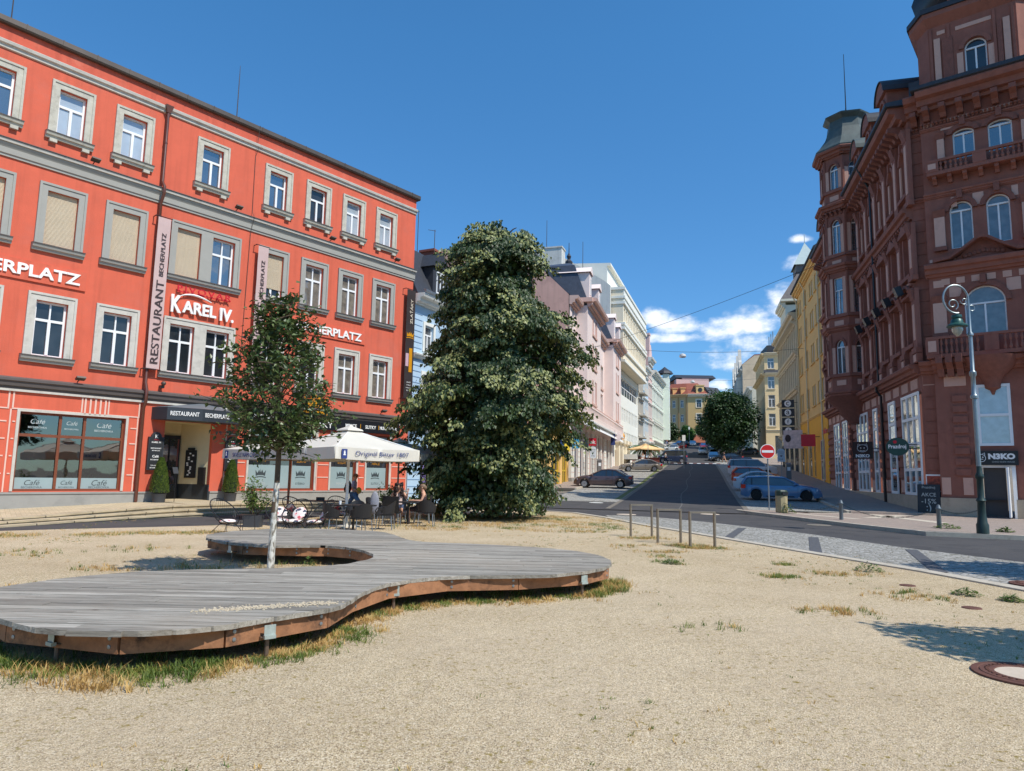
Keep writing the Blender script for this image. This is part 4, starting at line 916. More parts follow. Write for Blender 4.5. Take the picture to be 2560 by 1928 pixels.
# ---- oriel tower
oc = (sx(14.5), 0.0); RR = 1.9
def octp(r, c=oc, off=22.5): return [(c[0] + r * math.cos(R(off + 45 * k)), c[1] + r * math.sin(R(off + 45 * k))) for k in range(8)]
ot = MB()
rin = RR * math.cos(R(22.5)); fw_ = 2 * RR * math.sin(R(22.5))
tw = MB(); pn = MB(); orn = MB()
lev = [(8.95, 11.3, .5, 8.0), (13.1, 15.7, 0, 12.2), (17.4, 19.9, .42, 16.6), (22.1, 24.0, .42, 21.3)]
for k in range(8):
    a = R(-90 + 45 * (k - 1)) if False else R(45 * k)
    # facet k has outward normal at angle a ; keep those looking to the street
    if math.sin(a) > .75: continue
    Mf = T(oc[0] + rin * math.cos(a), oc[1] + rin * math.sin(a), 0) @ RZ(a + math.pi / 2)
    tw.X = Mf; pn.X = Mf; orn.X = Mf
    hw = fw_ / 2
    H = [(-.34, .34, z0, z1) for z0, z1, ar, zb_ in lev]
    wall(tw, -hw, hw, 7.6, 24.9, H, .2)
    for z0, z1, ar, zb_ in lev:
        if ar: arch_fill(tw, 0, .68, z1 - ar, z1, 0, .2, 6); arch_ring(orn, 0, .68, z1 - ar, z1, -.08, 0, .17, 8)
        for sg in (-1, 1): pn.box(sg * .53 - .15, sg * .53 + .15, -.03, 0, z0, z1 - (ar or .0))
        tw.box(-hw - .04, hw + .04, -.14, 0, z0 - .22, z0 - .001); pn.box(-.35, .35, -.03, 0, z0 - .8, z0 - .45); tw.box(-hw - .05, -hw + .1, -.07, 0, z0, z1 + .4); tw.box(hw - .1, hw + .05, -.07, 0, z0, z1 + .4)
    for z, h_, o_ in ((7.35, .4, .3), (11.9, .35, .3), (16.1, .5, .45), (20.5, .5, .5), (24.5, .5, .55)): corn(tw, -hw - o_ * .36, hw + o_ * .36, z, h_, o_)
    for z in (20.2,): dent(orn, -hw, hw, .36, z, .3, .16, .3)
    if abs(a - R(225)) < .1 or abs(a - R(270)) < .1 or abs(a - R(315)) < .1 or abs(a) < .1 or abs(a - math.pi) < .1:
        for z0, z1, ar, zb_ in lev:
            o = window(BH, 0, 0, .68, z1 - z0, 0, 'tee', white, shg3, ar, .05); o.matrix_local = SF.M @ Mf @ T(-.34, .12, z0)
part('oriel', tw, bro, BH, SF.M); part('oriel_panel', pn, pal, BH, SF.M); part('oriel_ornament', orn, brod, BH, SF.M)
b = MB(); b.lathe([(RR * .3, 5.6), (RR * .62, 6.2), (RR * .7, 6.6), (RR * .95, 7.0), (RR * 1.1, 7.35)], 16, (oc[0], oc[1], 0)); part('oriel_corbel', b, brod, BH, SF.M, smooth=True)
b = MB(); b.X = T(oc[0], oc[1], 0) @ RZ(R(22.5)); b.lathe([(RR * 1.28, 24.95), (RR * 1.3, 25.1), (RR * 1.15, 25.4), (RR * .92, 26.0), (RR * .74, 26.8), (RR * .68, 27.5), (RR * .84, 27.75), (RR * .86, 27.85), (RR * .4, 28.2), (.04, 28.3)], 8)
orf = part('tower_roof', b, copper, BH, SF.M); b = MB(); b.tube([(oc[0], oc[1], 28.2), (oc[0] - .05, oc[1], 28.6), (oc[0], oc[1], 28.8), (oc[0], oc[1], 33)], [.04, .05, .04, .02], 6); part('lightning_rod', b, black, orf)
# ---- corner facade
kw = MB(); cx = 3.05
Hk = [(2.27, 3.6, 3.38, 6.24), (2.3, 3.46, .1, 2.49), (1.97, 2.88, 17.5, 19.05), (3.43, 4.4, 17.5, 19.05), (1.65, 2.6, 13.0, 15.36), (3.16, 4.1, 13.0, 15.36), (2.03, 3.68, 8.65, 11.0)]
wall(kw, .62, 5.5, 0.95, 21.1, [h for h in Hk if h[2] > .5] + [(2.3, 3.46, .9, 2.49)], .35, -.35)
wall(kw, 0, .62, .95, 21.1, [], .3, 0); wall(kw, 5.5, 7.5, .95, 21.1, [], .3, 0)
kw.quad((.62, -.35, .95), (.62, -.35, 21.1), (.62, 0, 21.1), (.62, 0, .95)); kw.quad((5.5, -.35, .95), (5.5, -.35, 21.1), (5.5, 0, 21.1), (5.5, 0, .95))
for xc, w_, zs, zt in ((2.425, .91, 18.8, 19.05), (3.915, .97, 18.8, 19.05), (2.125, .95, 14.9, 15.36), (3.63, .94, 14.9, 15.36), (2.855, 1.65, 10.18, 11.0)): arch_fill(kw, xc, w_, zs, zt, -.35, .35)
kw.quad((7.5, 0, 0), (7.5, 8, 0), (7.5, 8, 21.1), (7.5, 0, 21.1))
part('corner_wall', kw, bro, BH, KF.M)
b = MB(); b.box(-.03, .6, -.08, .2, -.4, .949)
for a, c in ((.6, 2.2), (3.56, 5.55)): b.box(a, c, -.47, .2, -.4, .949)
b.box(5.55, 7.5, -.08, .2, -.4, .949); part('stone_base', b, pstone, BH, KF.M)
kc = MB(); ko_ = MB(); kp = MB()
for x0, x1, y in ((0, .6, 0), (.6, 5.52, -.35), (5.52, 7.5, 0)):
    corn(kc, x0 - .02, x1 + .02, 20.3, .85, .95, y); corn(kc, x0, x1, 6.95, .6, .6, y); corn(kc, x0, x1, 15.7, .25, .2, y); corn(kc, x0, x1, 19.25, .15, .15, y)
    ob2 = consoles(ko_, [x0 + .35 + .72 * i for i in range(int((x1 - x0 - .2) / .72) + (x1 - x0 < .7))], 19.75, .28, .55, .8, y); dent(ko_, x0, x1, .17, 19.5, .16, .09, .2, y)
corn(kc, .5, 5.6, 11.68, .6, .5, -.35)
part('cornice', kc, bro, BH, KF.M)
# balconies
def balc(z0, z1, x0, x1, out, holes_, cons):
    b = MB(); b.box(x0, x1, -.35 - out, -.35, z0 - .18, z0); b.box(x0, x1, -.35 - out - .03, -.35 - out + .14, z1 - .12, z1)
    for a in (x0 + .25, x1 - .25, (x0 + x1) / 2): b.box(a - .28, a + .28, -.35 - out - .02, -.35 - out + .12, z0, z1 - .12)
    xs = []
    x = x0 + .62
    while x < x1 - .62:
        if abs(x - (x0 + x1) / 2) > .38: xs.append(x)
        x += .21
    for x in xs: b.lathe([(.05, z0), (.075, z0 + .12), (.03, z0 + (z1 - z0) * .45), (.07, z0 + (z1 - z0) * .62), (.04, z1 - .12)], 8, (x, -.35 - out + .06, 0))
    b.box(x0, x0 + .1, -.35 - out + .14, -.35, z0, z1); b.box(x1 - .1, x1, -.35 - out + .14, -.35, z0, z1)
    if cons: consoles(b, [x0 + .3 + i * (x1 - x0 - .6) / 6 for i in range(7)], z0 - .55, .18, .36, out * .8, -.35)
    o = part('balcony', b, bro, BH, KF.M); p = MB()
    for a in (x0 + .25, x1 - .25): p.box(a - .17, a + .17, -.35 - out - .04, -.35 - out - .02, z0 + .12, z1 - .2)
    part('balcony_panel', p, pal, o); return o
balc(16.9, 17.5, .85, 5.3, .55, 0, True); balc(7.75, 8.6, .45, 5.7, .7, 0, False)
consoles(ko_, [.95, 1.35, 1.75, 4.4, 4.8, 5.2], 6.7, .28, 1.0, .8, -.4)
b = MB(); b.lathe([(.05, 5.75), (.12, 5.95), (.3, 6.05), (.34, 6.3), (.5, 6.6), (1.0, 7.1), (1.15, 7.5)], 24, (2.95, -.4, 0)); part('fluted_bowl', b, brod, BH, KF.M, smooth=True)
# windows, arches, pilasters, pediment
for xc, w_, zs, zt in ((2.125, .95, 14.9, 15.36), (3.63, .94, 14.9, 15.36), (2.855, 1.65, 10.18, 11.0), (2.425, .91, 18.8, 19.05), (3.915, .97, 18.8, 19.05)): arch_ring(ko_, xc, w_ + .04, zs, zt, -.47, -.35, .22); ko_.box(xc - .12, xc + .12, -.56, -.35, zt + .1, zt + .5)
for x0, x1, z0, z1 in ((1.0, 1.45, 12.95, 15.0), (4.55, 5.0, 12.95, 15.0), (.75, 1.3, 8.65, 10.7), (4.6, 5.1, 8.65, 10.7), (1.32, 1.62, 17.4, 19.0), (4.75, 5.05, 17.4, 19.0)):
    kc2 = ko_; 
    kp.box(x0, x1, -.52, -.36, z0 + .22, z1 - .35); ko_.box(x0 - .05, x1 + .05, -.58, -.35, z0, z0 + .2); ko_.exx([(-.35, z1 - .34), (-.5, z1 - .34), (-.62, z1), (-.35, z1)], x0 - .04, x1 + .04)
for x0, x1, z0, z1 in ((1.5, 2.6, 19.15, 19.25), (1.8, 2.7, 19.55, 19.7), (3.2, 4.4, 19.55, 19.7), (.75, 1.2, 19.5, 19.65), (1.75, 2.0, 15.1, 15.6), (2.65, 3.1, 15.0, 15.6), (4.2, 4.45, 15.1, 15.6), (1.45, 1.95, 10.6, 11.2), (3.75, 4.3, 10.6, 11.2), (.8, 1.25, 11.15, 11.5), (.7, 1.1, 12.45, 12.6), (1.3, 1.8, 12.45, 12.65), (1.0, 1.9, 6.25, 6.85), (4.2, 5.0, 6.25, 6.85), (.05, .55, 6.25, 6.85), (1.55, 1.95, 1.1, 1.9), (.68, 1.05, 1.1, 1.9), (3.9, 4.3, 1.1, 1.9)): kp.box(x0, x1, -.375 if x0 > .6 else -.02, -.35 if x0 > .6 else 0, z0, z1)
for i in range(6): kp.box(1.15 + i * .62, 1.5 + i * .62, -.372, -.35, 11.25, 11.55)
for x in (1.75, 2.1, 3.3): pass
kbx = MB()
for xx, ww in ((1.3, .6), (4.2, .6)):
    for k in range(8): kbx.box(xx, xx + ww, -.43, -.35, 2.0 + k * .5, 2.3 + k * .5)
for k in range(33): kbx.box(.06, .58, -.03, 0, 1.05 + k * .6, 1.6 + k * .6)
part('rusticated_block', kbx, bro, BH, KF.M)
pd_ = MB(); pts = [(.9, 12.3), (1.6, 12.38), (2.2, 12.75), (2.75, 13.15), (2.95, 13.2), (3.15, 13.15), (3.7, 12.75), (4.3, 12.38), (5.0, 12.3)]
for i in range(len(pts) - 1): a, c = pts[i], pts[i + 1]; pd_.exy([a, c, (c[0], c[1] + .14), (a[0], a[1] + .14)], -.95, -.35)
pd_.exy([(1.7, 12.3)] + [(p[0], p[1]) for p in pts[2:7]][::1] + [(4.2, 12.3)], -.5, -.35)
for k in range(9): pd_.ellip((2.2 + k * .19, -.52, 12.5 + .16 * (1 - abs(k - 4) / 4)), (.12, .07, .11), 8, 5)
part('pediment', pd_, brod, BH, KF.M)
part('ornament', ko_, brod, BH, KF.M); part('pale_panel', kp, pal, BH, KF.M)
for (x0, x1, z0, z1), st_, ar, gm in ((Hk[2], 'tee', .25, skyglass), (Hk[3], 'tee', .25, skyglass), (Hk[4], 'tee', .46, greyg), (Hk[5], 'tee', .46, greyg), (Hk[6], 'tee', .82, greyg)):
    o = window(BH, 0, 0, x1 - x0, z1 - z0, 0, st_, white, gm, ar, .06); o.matrix_local = KF.at(x0, -.2, z0)
o = window(BH, 0, 0, 1.33, 2.86, 0, 'grid12', white, glass('blind_white', rgb((176, 192, 196)), .12, .12, 4), 0, .12); o.matrix_local = KF.at(2.27, -.42, 3.38)
b = MB(); b.box(2.34, 3.2, -.12, -.06, .14, 2.4); dro = part('door', b, M('grey_door', rgb((72, 70, 70)), .6, .05), BH, KF.M)
b = MB(); b.box(3.3, 3.36, -1.05, -.3, .16, 2.4); part('open_leaf', b, white, dro)
b = MB(); b.box(2.16, 2.3, -.45, -.1, .1, 2.49); b.box(3.46, 3.6, -.45, -.1, .1, 2.49); b.box(2.3, 3.46, -.45, -.1, 2.38, 2.49); part('door_frame', b, white, dro)
# tower head above the main cornice
tp = MB(); tpts = [(.6, .3), (1.2, -.45), (4.9, -.45), (5.5, .3), (5.5, 4.6), (.6, 4.6)]
tp.X = None
wall(tp, 1.2, 4.9, 21.3, 25.1, [(2.72, 3.64, 21.4, 23.5)], .3, -.45); arch_fill(tp, 3.18, .92, 23.05, 23.5, -.45, .3)
for i in (0, 2, 3, 4, 5):
    a, c = tpts[i], tpts[(i + 1) % 6]; tp.quad(a + (21.2,), c + (21.2,), c + (25.1,), a + (25.1,))
cpt = [(.25, .3), (1.05, -.8), (5.05, -.8), (5.85, .3), (5.85, 5), (.25, 5)]
for i in range(6):
    a, c, A, C_ = tpts[i], tpts[(i + 1) % 6], cpt[i], cpt[(i + 1) % 6]
    tp.add([a + (24.7,), c + (24.7,), C_ + (25.1,), A + (25.1,)], [(0, 1, 2, 3)]); tp.add([A + (25.1,), C_ + (25.1,), C_ + (25.35,), A + (25.35,)], [(0, 1, 2, 3)])
arch_ring(tp, 3.18, .96, 23.05, 23.5, -.53, -.45, .2)
arch_ring(tp, 3.1, 1.5, 25.4, 26.2, -.8, -.4, .22); 
for x in (1.32, 2.1, 4.0, 4.75): tp.box(x - .06, x + .06, -.52, -.45, 21.5, 24.6)
part('tower_head', tp, bro, BH, KF.M)
b = MB(); b.box(1.45, 1.72, -.53, -.45, 21.7, 24.0); b.box(4.35, 4.62, -.53, -.45, 21.7, 24.0); b.box(2.4, 2.66, -.48, -.45, 21.5, 22.9); b.box(3.7, 3.96, -.48, -.45, 21.5, 22.9); b.box(2.4, 3.9, -.48, -.45, 24.15, 24.35); b.box(1.6, 1.95, -.48, -.45, 24.2, 24.4)
b.exy([(2.35, 25.4)] + [(3.1 + .75 * math.cos(math.pi - math.pi * i / 12), 25.4 + .8 * math.sin(math.pi * i / 12)) for i in range(1, 12)] + [(3.85, 25.4)], -.6, -.4)
part('tower_panel', b, pal, BH, KF.M)
b = MB(); b.box(1.8, 2.25, -.53, -.45, 21.5, 23.9); b.box(4.1, 4.3, -.53, -.45, 21.5, 23.9)
for k in range(7): b.ellip((2.7 + k * .14, -.65, 25.5 + .25 * (1 - abs(k - 3) / 3)), (.1, .06, .1), 8, 5)
part('tower_ornament', b, brod, BH, KF.M)
o = window(BH, 0, 0, .92, 2.1, 0, 'tee', white, dkglass, .45, .06); o.matrix_local = KF.at(2.72, -.3, 21.4)
b = MB(); b.prism([(x + (.08 if x > 3 else -.08), y - .08) for x, y in cpt], 25.36, 25.62); part('tower_gutter', b, slate, BH, KF.M)
b = MB(); b.X = T(3.05, 2.2, 0) @ RZ(R(22.5)); b.lathe([(2.3, 25.6), (2.25, 25.9), (2.75, 26.5), (2.95, 27.2), (2.6, 28.2), (1.7, 29.2), (.7, 30.1), (.5, 31), (.5, 32), (.7, 32.2), (.1, 33.4)], 8); part('dome', b, M('black_dome', rgb((34, 34, 38)), .45, .15, 2), BH, KF.M, smooth=True)
b = MB(); b.exx([(-1.28, 21.16), (-1.36, 21.2), (-1.36, 21.38), (-.35, 21.46), (.2, 21.46), (.2, 21.16)], .4, 5.7); part('gutter', b, slate, BH, KF.M)
b = MB(); b.prism([(.1, .3), (7.4, .3), (7.4, 9), (.1, 9)], 21.2, 22.5); part('roof', b, slate, BH, KF.M)
# ---- signs on the corner house
def flagsign(frame, x, z, w_, h_, y, label, mats, fn=None, rnd=False):
    t = thing('hanging_sign', label, 'sign', frame.at(x, y, z, 0)); b = MB()
    if rnd: b.exy([(w_ / 2 * math.cos(2 * math.pi * i / 28), h_ / 2 * math.sin(2 * math.pi * i / 28)) for i in range(28)], -.05, .05)
    else: b.box(-w_ / 2, w_ / 2, -.05, .05, -h_ / 2, h_ / 2)
    part('panel', b, mats, t); return t
# projecting signs stand square to the wall: frames turned to look down the square
PF = lambda x, z, out: SF.at(x, -out, z) @ RZ(R(-62))
def psign(s, z, w_, h_, out, label, m, rnd=False, fx=None, turn=62):
    t = thing('hanging_sign', label, 'sign', SF.at(sx(s), -out, z) @ RZ(R(turn))); b = MB()
    if rnd: b.exy([(w_ / 2 * math.cos(2 * math.pi * i / 28), h_ / 2 * math.sin(2 * math.pi * i / 28)) for i in range(28)], -.06, .06)
    else: b.box(-w_ / 2, w_ / 2, -.05, .05, -h_ / 2, h_ / 2)
    part('panel', b, m, t); b = MB(); b.tube([(w_ / 2, 0, .1), (w_ / 2 + .35, 0, .1)], .025, 6); b.tube([(w_ / 2, 0, -.1), (w_ / 2 + .35, 0, -.1)], .025, 6); part('bracket', b, black, t); return t
t = psign(8.9, 3.55, 1.15, 1.05, 1.0, 'square black hanging sign with a white cat face', M('sign_black', (.006, .006, .008), .35, 0))
text('lettering', 'N3KO', t, 0, -.06, -.34, w=.8, h=.2, mat=whitep, ext=.004, bold=.05)
cf = MB(); cf.tube([(.3 * math.cos(a), -.055, .12 + .22 * math.sin(a)) for a in [2 * math.pi * i / 20 for i in range(21)]], .014, 5); cf.tube([(-.28, -.055, .22), (-.25, -.055, .4), (-.12, -.055, .32)], .014, 5); cf.tube([(.28, -.055, .22), (.25, -.055, .4), (.12, -.055, .32)], .014, 5); cf.tube([(-.15, -.055, .0), (0, -.055, -.04), (.15, -.055, .0)], .012, 5); cf.ellip((-.1, -.055, .14), (.035, .01, .035), 8, 5); cf.ellip((.1, -.055, .14), (.035, .01, .035), 8, 5); part('cat_emblem', cf, whitep, t)
t = psign(.9, 3.42, 1.05, .9, 1.0, 'oval dark green hanging beer sign on the brown corner', M('sign_green', rgb((24, 66, 60)), .4, .05), True)
text('lettering', 'Prazdroj', t, 0, -.07, -.02, w=.82, h=.26, mat=whitep, ext=.004, bold=.02); em = MB(); em.ellip((-.1, -.07, .24), (.09, .01, .08), 8, 6); part('emblem', em, redp, t)
t = thing('shop_sign', 'long black sign with cat face and white letters over the grey door', 'sign', KF.at(2.92, -.55, 2.81)); b = MB(); b.box(-.82, .82, -.05, .08, -.32, .32); part('panel', b, M('sign_black2', (.006, .006, .008), .35, 0), t)
text('lettering', 'N3KO', t, .2, -.06, .08, w=1.02, h=.27, mat=whitep, ext=.004, bold=.06); text('lettering', 'CHINO SUSHI HOUSE', t, .25, -.06, -.17, w=.86, mat=palet, ext=.003, shear=.2)
cf = MB(); cf.tube([(-.58 + .17 * math.cos(a), -.055, .0 + .17 * math.sin(a)) for a in [2 * math.pi * i / 16 for i in range(17)]], .014, 5); cf.tube([(-.72, -.055, .08), (-.72, -.055, .24), (-.62, -.055, .18)], .014, 5); cf.tube([(-.44, -.055, .08), (-.44, -.055, .24), (-.54, -.055, .18)], .014, 5); cf.tube([(-.66, -.055, -.05), (-.5, -.055, -.05)], .014, 5); cf.ellip((-.64, -.055, .04), (.03, .01, .03), 8, 5); cf.ellip((-.52, -.055, .04), (.03, .01, .03), 8, 5); part('cat_emblem', cf, whitep, t)
t = thing('food_poster', 'poster of grilled food on the wall left of the door', 'poster', KF.at(.35, -.03, 1.62)); b = MB(); b.box(-.38, .38, -.02, .02, -.42, .42); part('sheet', b, whitep, t); b = MB(); b.box(-.34, .34, -.03, -.02, -.35, .35); part('picture', b, M('food', rgb((150, 60, 36)), .5, .8, 9), t)
t = thing('chalkboard', 'black A-frame chalkboard reading AKCE -15% leaning at the corner', 'board', KF.at(.1, -.5, .12)); 
b = MB(); b.X = RX(R(-9)); b.box(-.48, .48, -.03, .03, 0, 1.45); b.X = T(0, .5, 0) @ RX(R(12)); b.box(-.48, .48, -.02, .02, 0, 1.35); part('board', b, blackm, t)
for s_, z, w_ in (('Prazdroj', 1.28, .55), ('AKCE', .95, .62), ('-15%', .64, .62), (':)', .3, .2)): text('lettering', s_, t, 0, -.05 + z * .158, z, w=w_, mat=palet, ext=.003)
# ================================================================== STREET HOUSES
def house(name, label, frame, W, zb, zt, D, wm, trim, rows, cols, wf=white, gm=None, base=None, cornices=(), roof=None, sides=True, extra_holes=(), depth=.18, arch=0, hood=0, sillh=.12, surround=0, gf=None, style='tee', grp=None, cat='building'):
    B_ = thing(name, label, cat, frame.M, grp); gm = gm or dkglass
    H = list(extra_holes); W_ = []
    for z0, z1, ww in rows:
        for c in cols:
            if callable(ww): pass
            H.append((c - ww / 2, c + ww / 2, z0, z1)); W_.append((c, z0, z1, ww))
    b = MB(); wall(b, 0, W, zb, zt, H, depth)
    if arch:
        for c, z0, z1, ww in W_: arch_fill(b, c, ww, z1 - arch, z1, 0, depth, 6)
    if sides:
        b.quad((0, D, zb), (0, 0, zb), (0, 0, zt), (0, D, zt)); b.quad((W, 0, zb), (W, D, zb), (W, D, zt), (W, 0, zt)); b.quad((W, D, zb), (0, D, zb), (0, D, zt), (W, D, zt)); b.quad((0, 0, zt), (W, 0, zt), (W, D, zt), (0, D, zt))
    part('wall', b, wm, B_)
    for c, z0, z1, ww in W_: window(B_, c - ww / 2, z0, ww, z1 - z0, depth * .6, style, wf, gm, arch, .07)
    t = MB(); any_ = False
    for z, h_, o_ in cornices: corn(t, 0, W, z, h_, o_); any_ = True
    for c, z0, z1, ww in W_:
        if sillh: t.box(c - ww / 2 - .12, c + ww / 2 + .12, -.14, 0, z0 - sillh, z0 - .001); any_ = True
        if surround: 
            t.box(c - ww / 2 - surround, c - ww / 2, -.06, 0, z0, z1); t.box(c + ww / 2, c + ww / 2 + surround, -.06, 0, z0, z1); t.box(c - ww / 2 - surround, c + ww / 2 + surround, -.06, 0, z1, z1 + surround)
        if hood: t.box(c - ww / 2 - .25, c + ww / 2 + .25, -.3, 0, z1 + surround + .08, z1 + surround + .25)
    if any_: part('trim', t, trim, B_)
    return B_
def frl(s, off=0., ang=15., base=None):
    b_ = base or (5.06, 62.0); a = R(ang); return Frame(b_[0] + s * math.sin(a) - off * math.cos(a) * -1 * 0, b_[1] + s * math.cos(a), ang)
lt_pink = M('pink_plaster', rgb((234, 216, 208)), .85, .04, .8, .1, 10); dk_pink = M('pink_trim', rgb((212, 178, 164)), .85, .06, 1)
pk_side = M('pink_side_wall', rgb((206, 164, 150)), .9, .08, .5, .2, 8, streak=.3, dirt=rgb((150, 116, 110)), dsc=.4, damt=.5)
cream = M('cream_plaster2', rgb((226, 218, 194)), .85, .04, .8); mintp = M('pale_green_plaster', rgb((232, 230, 218)), .85, .04, .8)
cbeige = M('beige_plaster', rgb((236, 222, 194)), .85, .04, .8); whitew = M('white_weathered', rgb((208, 206, 198)), .9, .06, .6, .3, 6, streak=.4, dirt=rgb((140, 136, 124)), dsc=.35, damt=.7)
greyw = M('grey_plaster', rgb((200, 194, 182)), .85, .08, .8); bluew = M('pale_blue_plaster', rgb((176, 200, 218)), .85, .04, .8); rosep = M('rose_plaster', rgb((222, 186, 176)), .85, .05, .8); mint = M('mint_plaster', rgb((218, 226, 210)), .85, .05, .8)
whitetrim = M('white_trim', rgb((228, 226, 216)), .8, .05, 1); slate2 = M('blue_slate', rgb((66, 72, 84)), .55, .22, 3, .2, 8)
ochre = M('ochre_plaster', rgb((232, 188, 116)), .85, .06, .7, streak=.2, dirt=rgb((210, 164, 98)), dsc=.3, damt=.4); orange_ = M('shop_yellow', rgb((236, 170, 44)), .8, .05, .8)
orange_s = M('terracotta', rgb((186, 84, 50)), .8, .12, 3); tilered = M('red_roof_tiles', rgb((150, 84, 66)), .85, .18, 2.5, .4, 12)
# ---- pale blue house beside the red building
FB = Frame(-5.506 + .03, 37.9, 26.0)
bh = house('blue_house', 'pale blue house with dark slate mansard between the red building and the big tree', FB, 12.5, -.5, 11.4, 10, bluew, whitetrim, [(8.4, 9.9, .9), (4.9, 7.1, 1.0)], [1.6, 4.0, 6.6, 9.2, 11.6], cornices=[(10.9, .55, .7), (7.9, .25, .3), (3.9, .35, .35)], surround=.18, gm=greyg, extra_holes=[(1.2, 3.0, .6, 3.0), (4.5, 7.5, .6, 3.2), (9, 12, .6, 3.2)])
b = MB()
for k in range(11): b.box(.02, 1.15, -.02, 0, -.2 + k * .37, -.17 + k * .37)
for k in range(20): b.box(.02, .9, -.02, 0, 4.3 + k * .32, 4.33 + k * .32)
part('masonry_joint', b, M('joint_blue', rgb((120, 150, 180)), .8, 0), bh)
for x0, x1 in ((1.2, 3.0), (4.5, 7.5), (9, 12)):
    o = window(bh, x0, .6, x1 - x0, 2.4, .1, 'two', wood_fr, shg, 0, .08)
b = MB(); b.quad((1.5, .12, .8), (2.3, .12, .8), (2.1, .12, 2.9), (1.7, .12, 2.9)); part('purple_curtain', b, M('lilac_cloth', rgb((150, 130, 190)), .8, .4, 8), bh)
b = MB(); b.exx([(-.25, 11.45), (1.3, 14.6), (5, 15.6), (9, 14.6), (10, 11.45)], .0, 12.5); part('roof', b, slate, bh)
for x in (2.6, 8.5):
    b = MB(); b.box(x - .75, x + .75, .0, 3, 11.6, 13.6); b.add([(x - .95, -.15, 13.5), (x + .95, -.15, 13.5), (x, -.15, 14.5), (x - .95, 3.4, 13.5), (x + .95, 3.4, 13.5), (x, 3.4, 14.5)], [(0, 1, 2), (0, 2, 5, 3), (1, 4, 5, 2), (3, 5, 4)]); d_ = part('dormer', b, slate, bh)
    window(d_, x - .4, 12.0, .8, 1.3, -.04, 'two', white, curtg, 0, .08)
b = MB(); b.exx([(-.72, 11.46), (-.8, 11.5), (-.8, 11.62), (-.6, 11.66)], 0, 12.5); part('gutter', b, steel, bh)
b = MB(); b.box(6.5, 7.3, 3, 4, 14, 16.2); b.box(6.4, 7.4, 2.9, 4.1, 16.2, 16.35); part('chimney', b, M('brick_red', rgb((150, 84, 66)), .9, .2, 6), bh)
for x, z1 in ((3.1, 17.6), (5.0, 17.0)):
    b = MB(); b.tube([(x, 2, 13.5), (x, 2, z1)], .025, 6); b.tube([(x - .75, 2, z1 - .25), (x + .1, 2, z1 - .05)], .018, 5); part('aerial', b, gutter_m, bh)
# ---- yellow shop at the mouth of the street (mostly behind the tree)
ya = 15.
FY = Frame(5.06 - 8.2 * SU[0], 62 - 8.2 * SU[1], 15.)
yh = house('yellow_shop', 'low yellow shop with yellow sign boards just left of the pink house', FY, 8.15, -.5, 5.6, 9, ochre, orange_s, [], [], cornices=[(5.1, .4, .4)], extra_holes=[(5.3, 7.6, .6, 3.6), (1.0, 4.2, .7, 3.4)])
window(yh, 5.3, .6, 2.3, 3.0, .12, 'grid22', M('yellow_frame', rgb((206, 172, 40)), .5, .05), shg, 0, .14); window(yh, 1.0, .7, 3.2, 2.7, .12, 'grid22', M('yellow_frame2', rgb((206, 172, 40)), .5, .05), shg, 0, .14)
b = MB(); b.box(4.6, 7.7, -.2, 0, 3.75, 4.85); sgn = part('sign_panel', b, M('sign_yellow', rgb((240, 208, 40)), .5, .04), yh)
b = MB(); b.box(3.9, 4.5, -.3, -.1, 3.4, 4.9); part('blue_sign', b, M('sign_blue', rgb((40, 84, 150)), .5, .04), yh)
# ---- pink house with slate mansard
FP = Frame(5.06, 62.0, 15.0)
pc = [2.0, 13.0, 16.0, 29.5, 31.8]
ph = thing('pink_house', 'pale pink house with dark slate mansards, loggias and shops at street level', 'building', FP.M)
H = []; 
for z0, z1 in ((9.0, 11.2), (12.4, 14.6), (15.4, 17.0)): H += [(1.2, 2.2, z0, z1)]
for z0 in (8.6, 12.0): H += [(14.3, 22.5, z0, z0 + 2.7)]
b = MB(); wall(b, 0, 33, -.5, 17.2, [h for h in H] + [(1.6, 12.4, 1.3, 6.1), (14.0, 22.0, 1.8, 6.0), (24.0, 31.5, 2.6, 6.2)], 1.2); b.quad((33, 0, 0), (33, 11, 0), (33, 11, 17.2), (33, 0, 17.2))
part('wall', b, lt_pink, ph)
# projecting bays
def bay(x0, x1, out, zt_):
    b = MB(); c = (x0 + x1) / 2
    hh = [(c - 1.25, c - .45, z0, z1) for z0, z1 in ((8.7, 11.0), (12.2, 14.6), (15.5, 17.2))] + [(c + .45, c + 1.25, z0, z1) for z0, z1 in ((8.7, 11.0), (12.2, 14.6), (15.5, 17.2))]
    wall(b, x0, x1, 7.4, zt_, hh, .2, -out); b.quad((x0, -out, 7.4), (x0, 0, 7.4), (x0, 0, zt_), (x0, -out, zt_)); b.quad((x1, -out, 7.4), (x1, 0, 7.4), (x1, 0, zt_), (x1, -out, zt_))
    o = part('bay', b, lt_pink, ph)
    for a, c2, z0, z1 in hh: 
        w_o = window(o, a, z0, c2 - a, z1 - z0, -out + .12, 'tee', M('pink_frame', rgb((206, 120, 100)), .5, .05) if 'pink_frame' not in bpy.data.materials else bpy.data.materials['pink_frame'], greyg, 0, .12)
    t = MB(); 
    for z0, z1 in ((8.7, 11.0), (12.2, 14.6), (15.5, 17.2)): t.box(c - 1.5, c + 1.5, -out - .12, -out, z0 - .2, z0 - .002); t.box(c - 1.4, c - 1.28, -out - .06, -out, z0, z1); t.box(c + 1.28, c + 1.4, -out - .06, -out, z0, z1)
    corn(t, x0, x1, zt_ - .1, .8, .9, -out); t.box(x0 - .3, x0, -out - .5, .2, zt_ + .3, zt_ + .7); part('bay_trim', t, dk_pink, o); return o
bay(3.2, 12.4, 1.1, 17.6); bay(23.5, 32.0, 1.1, 17.6)
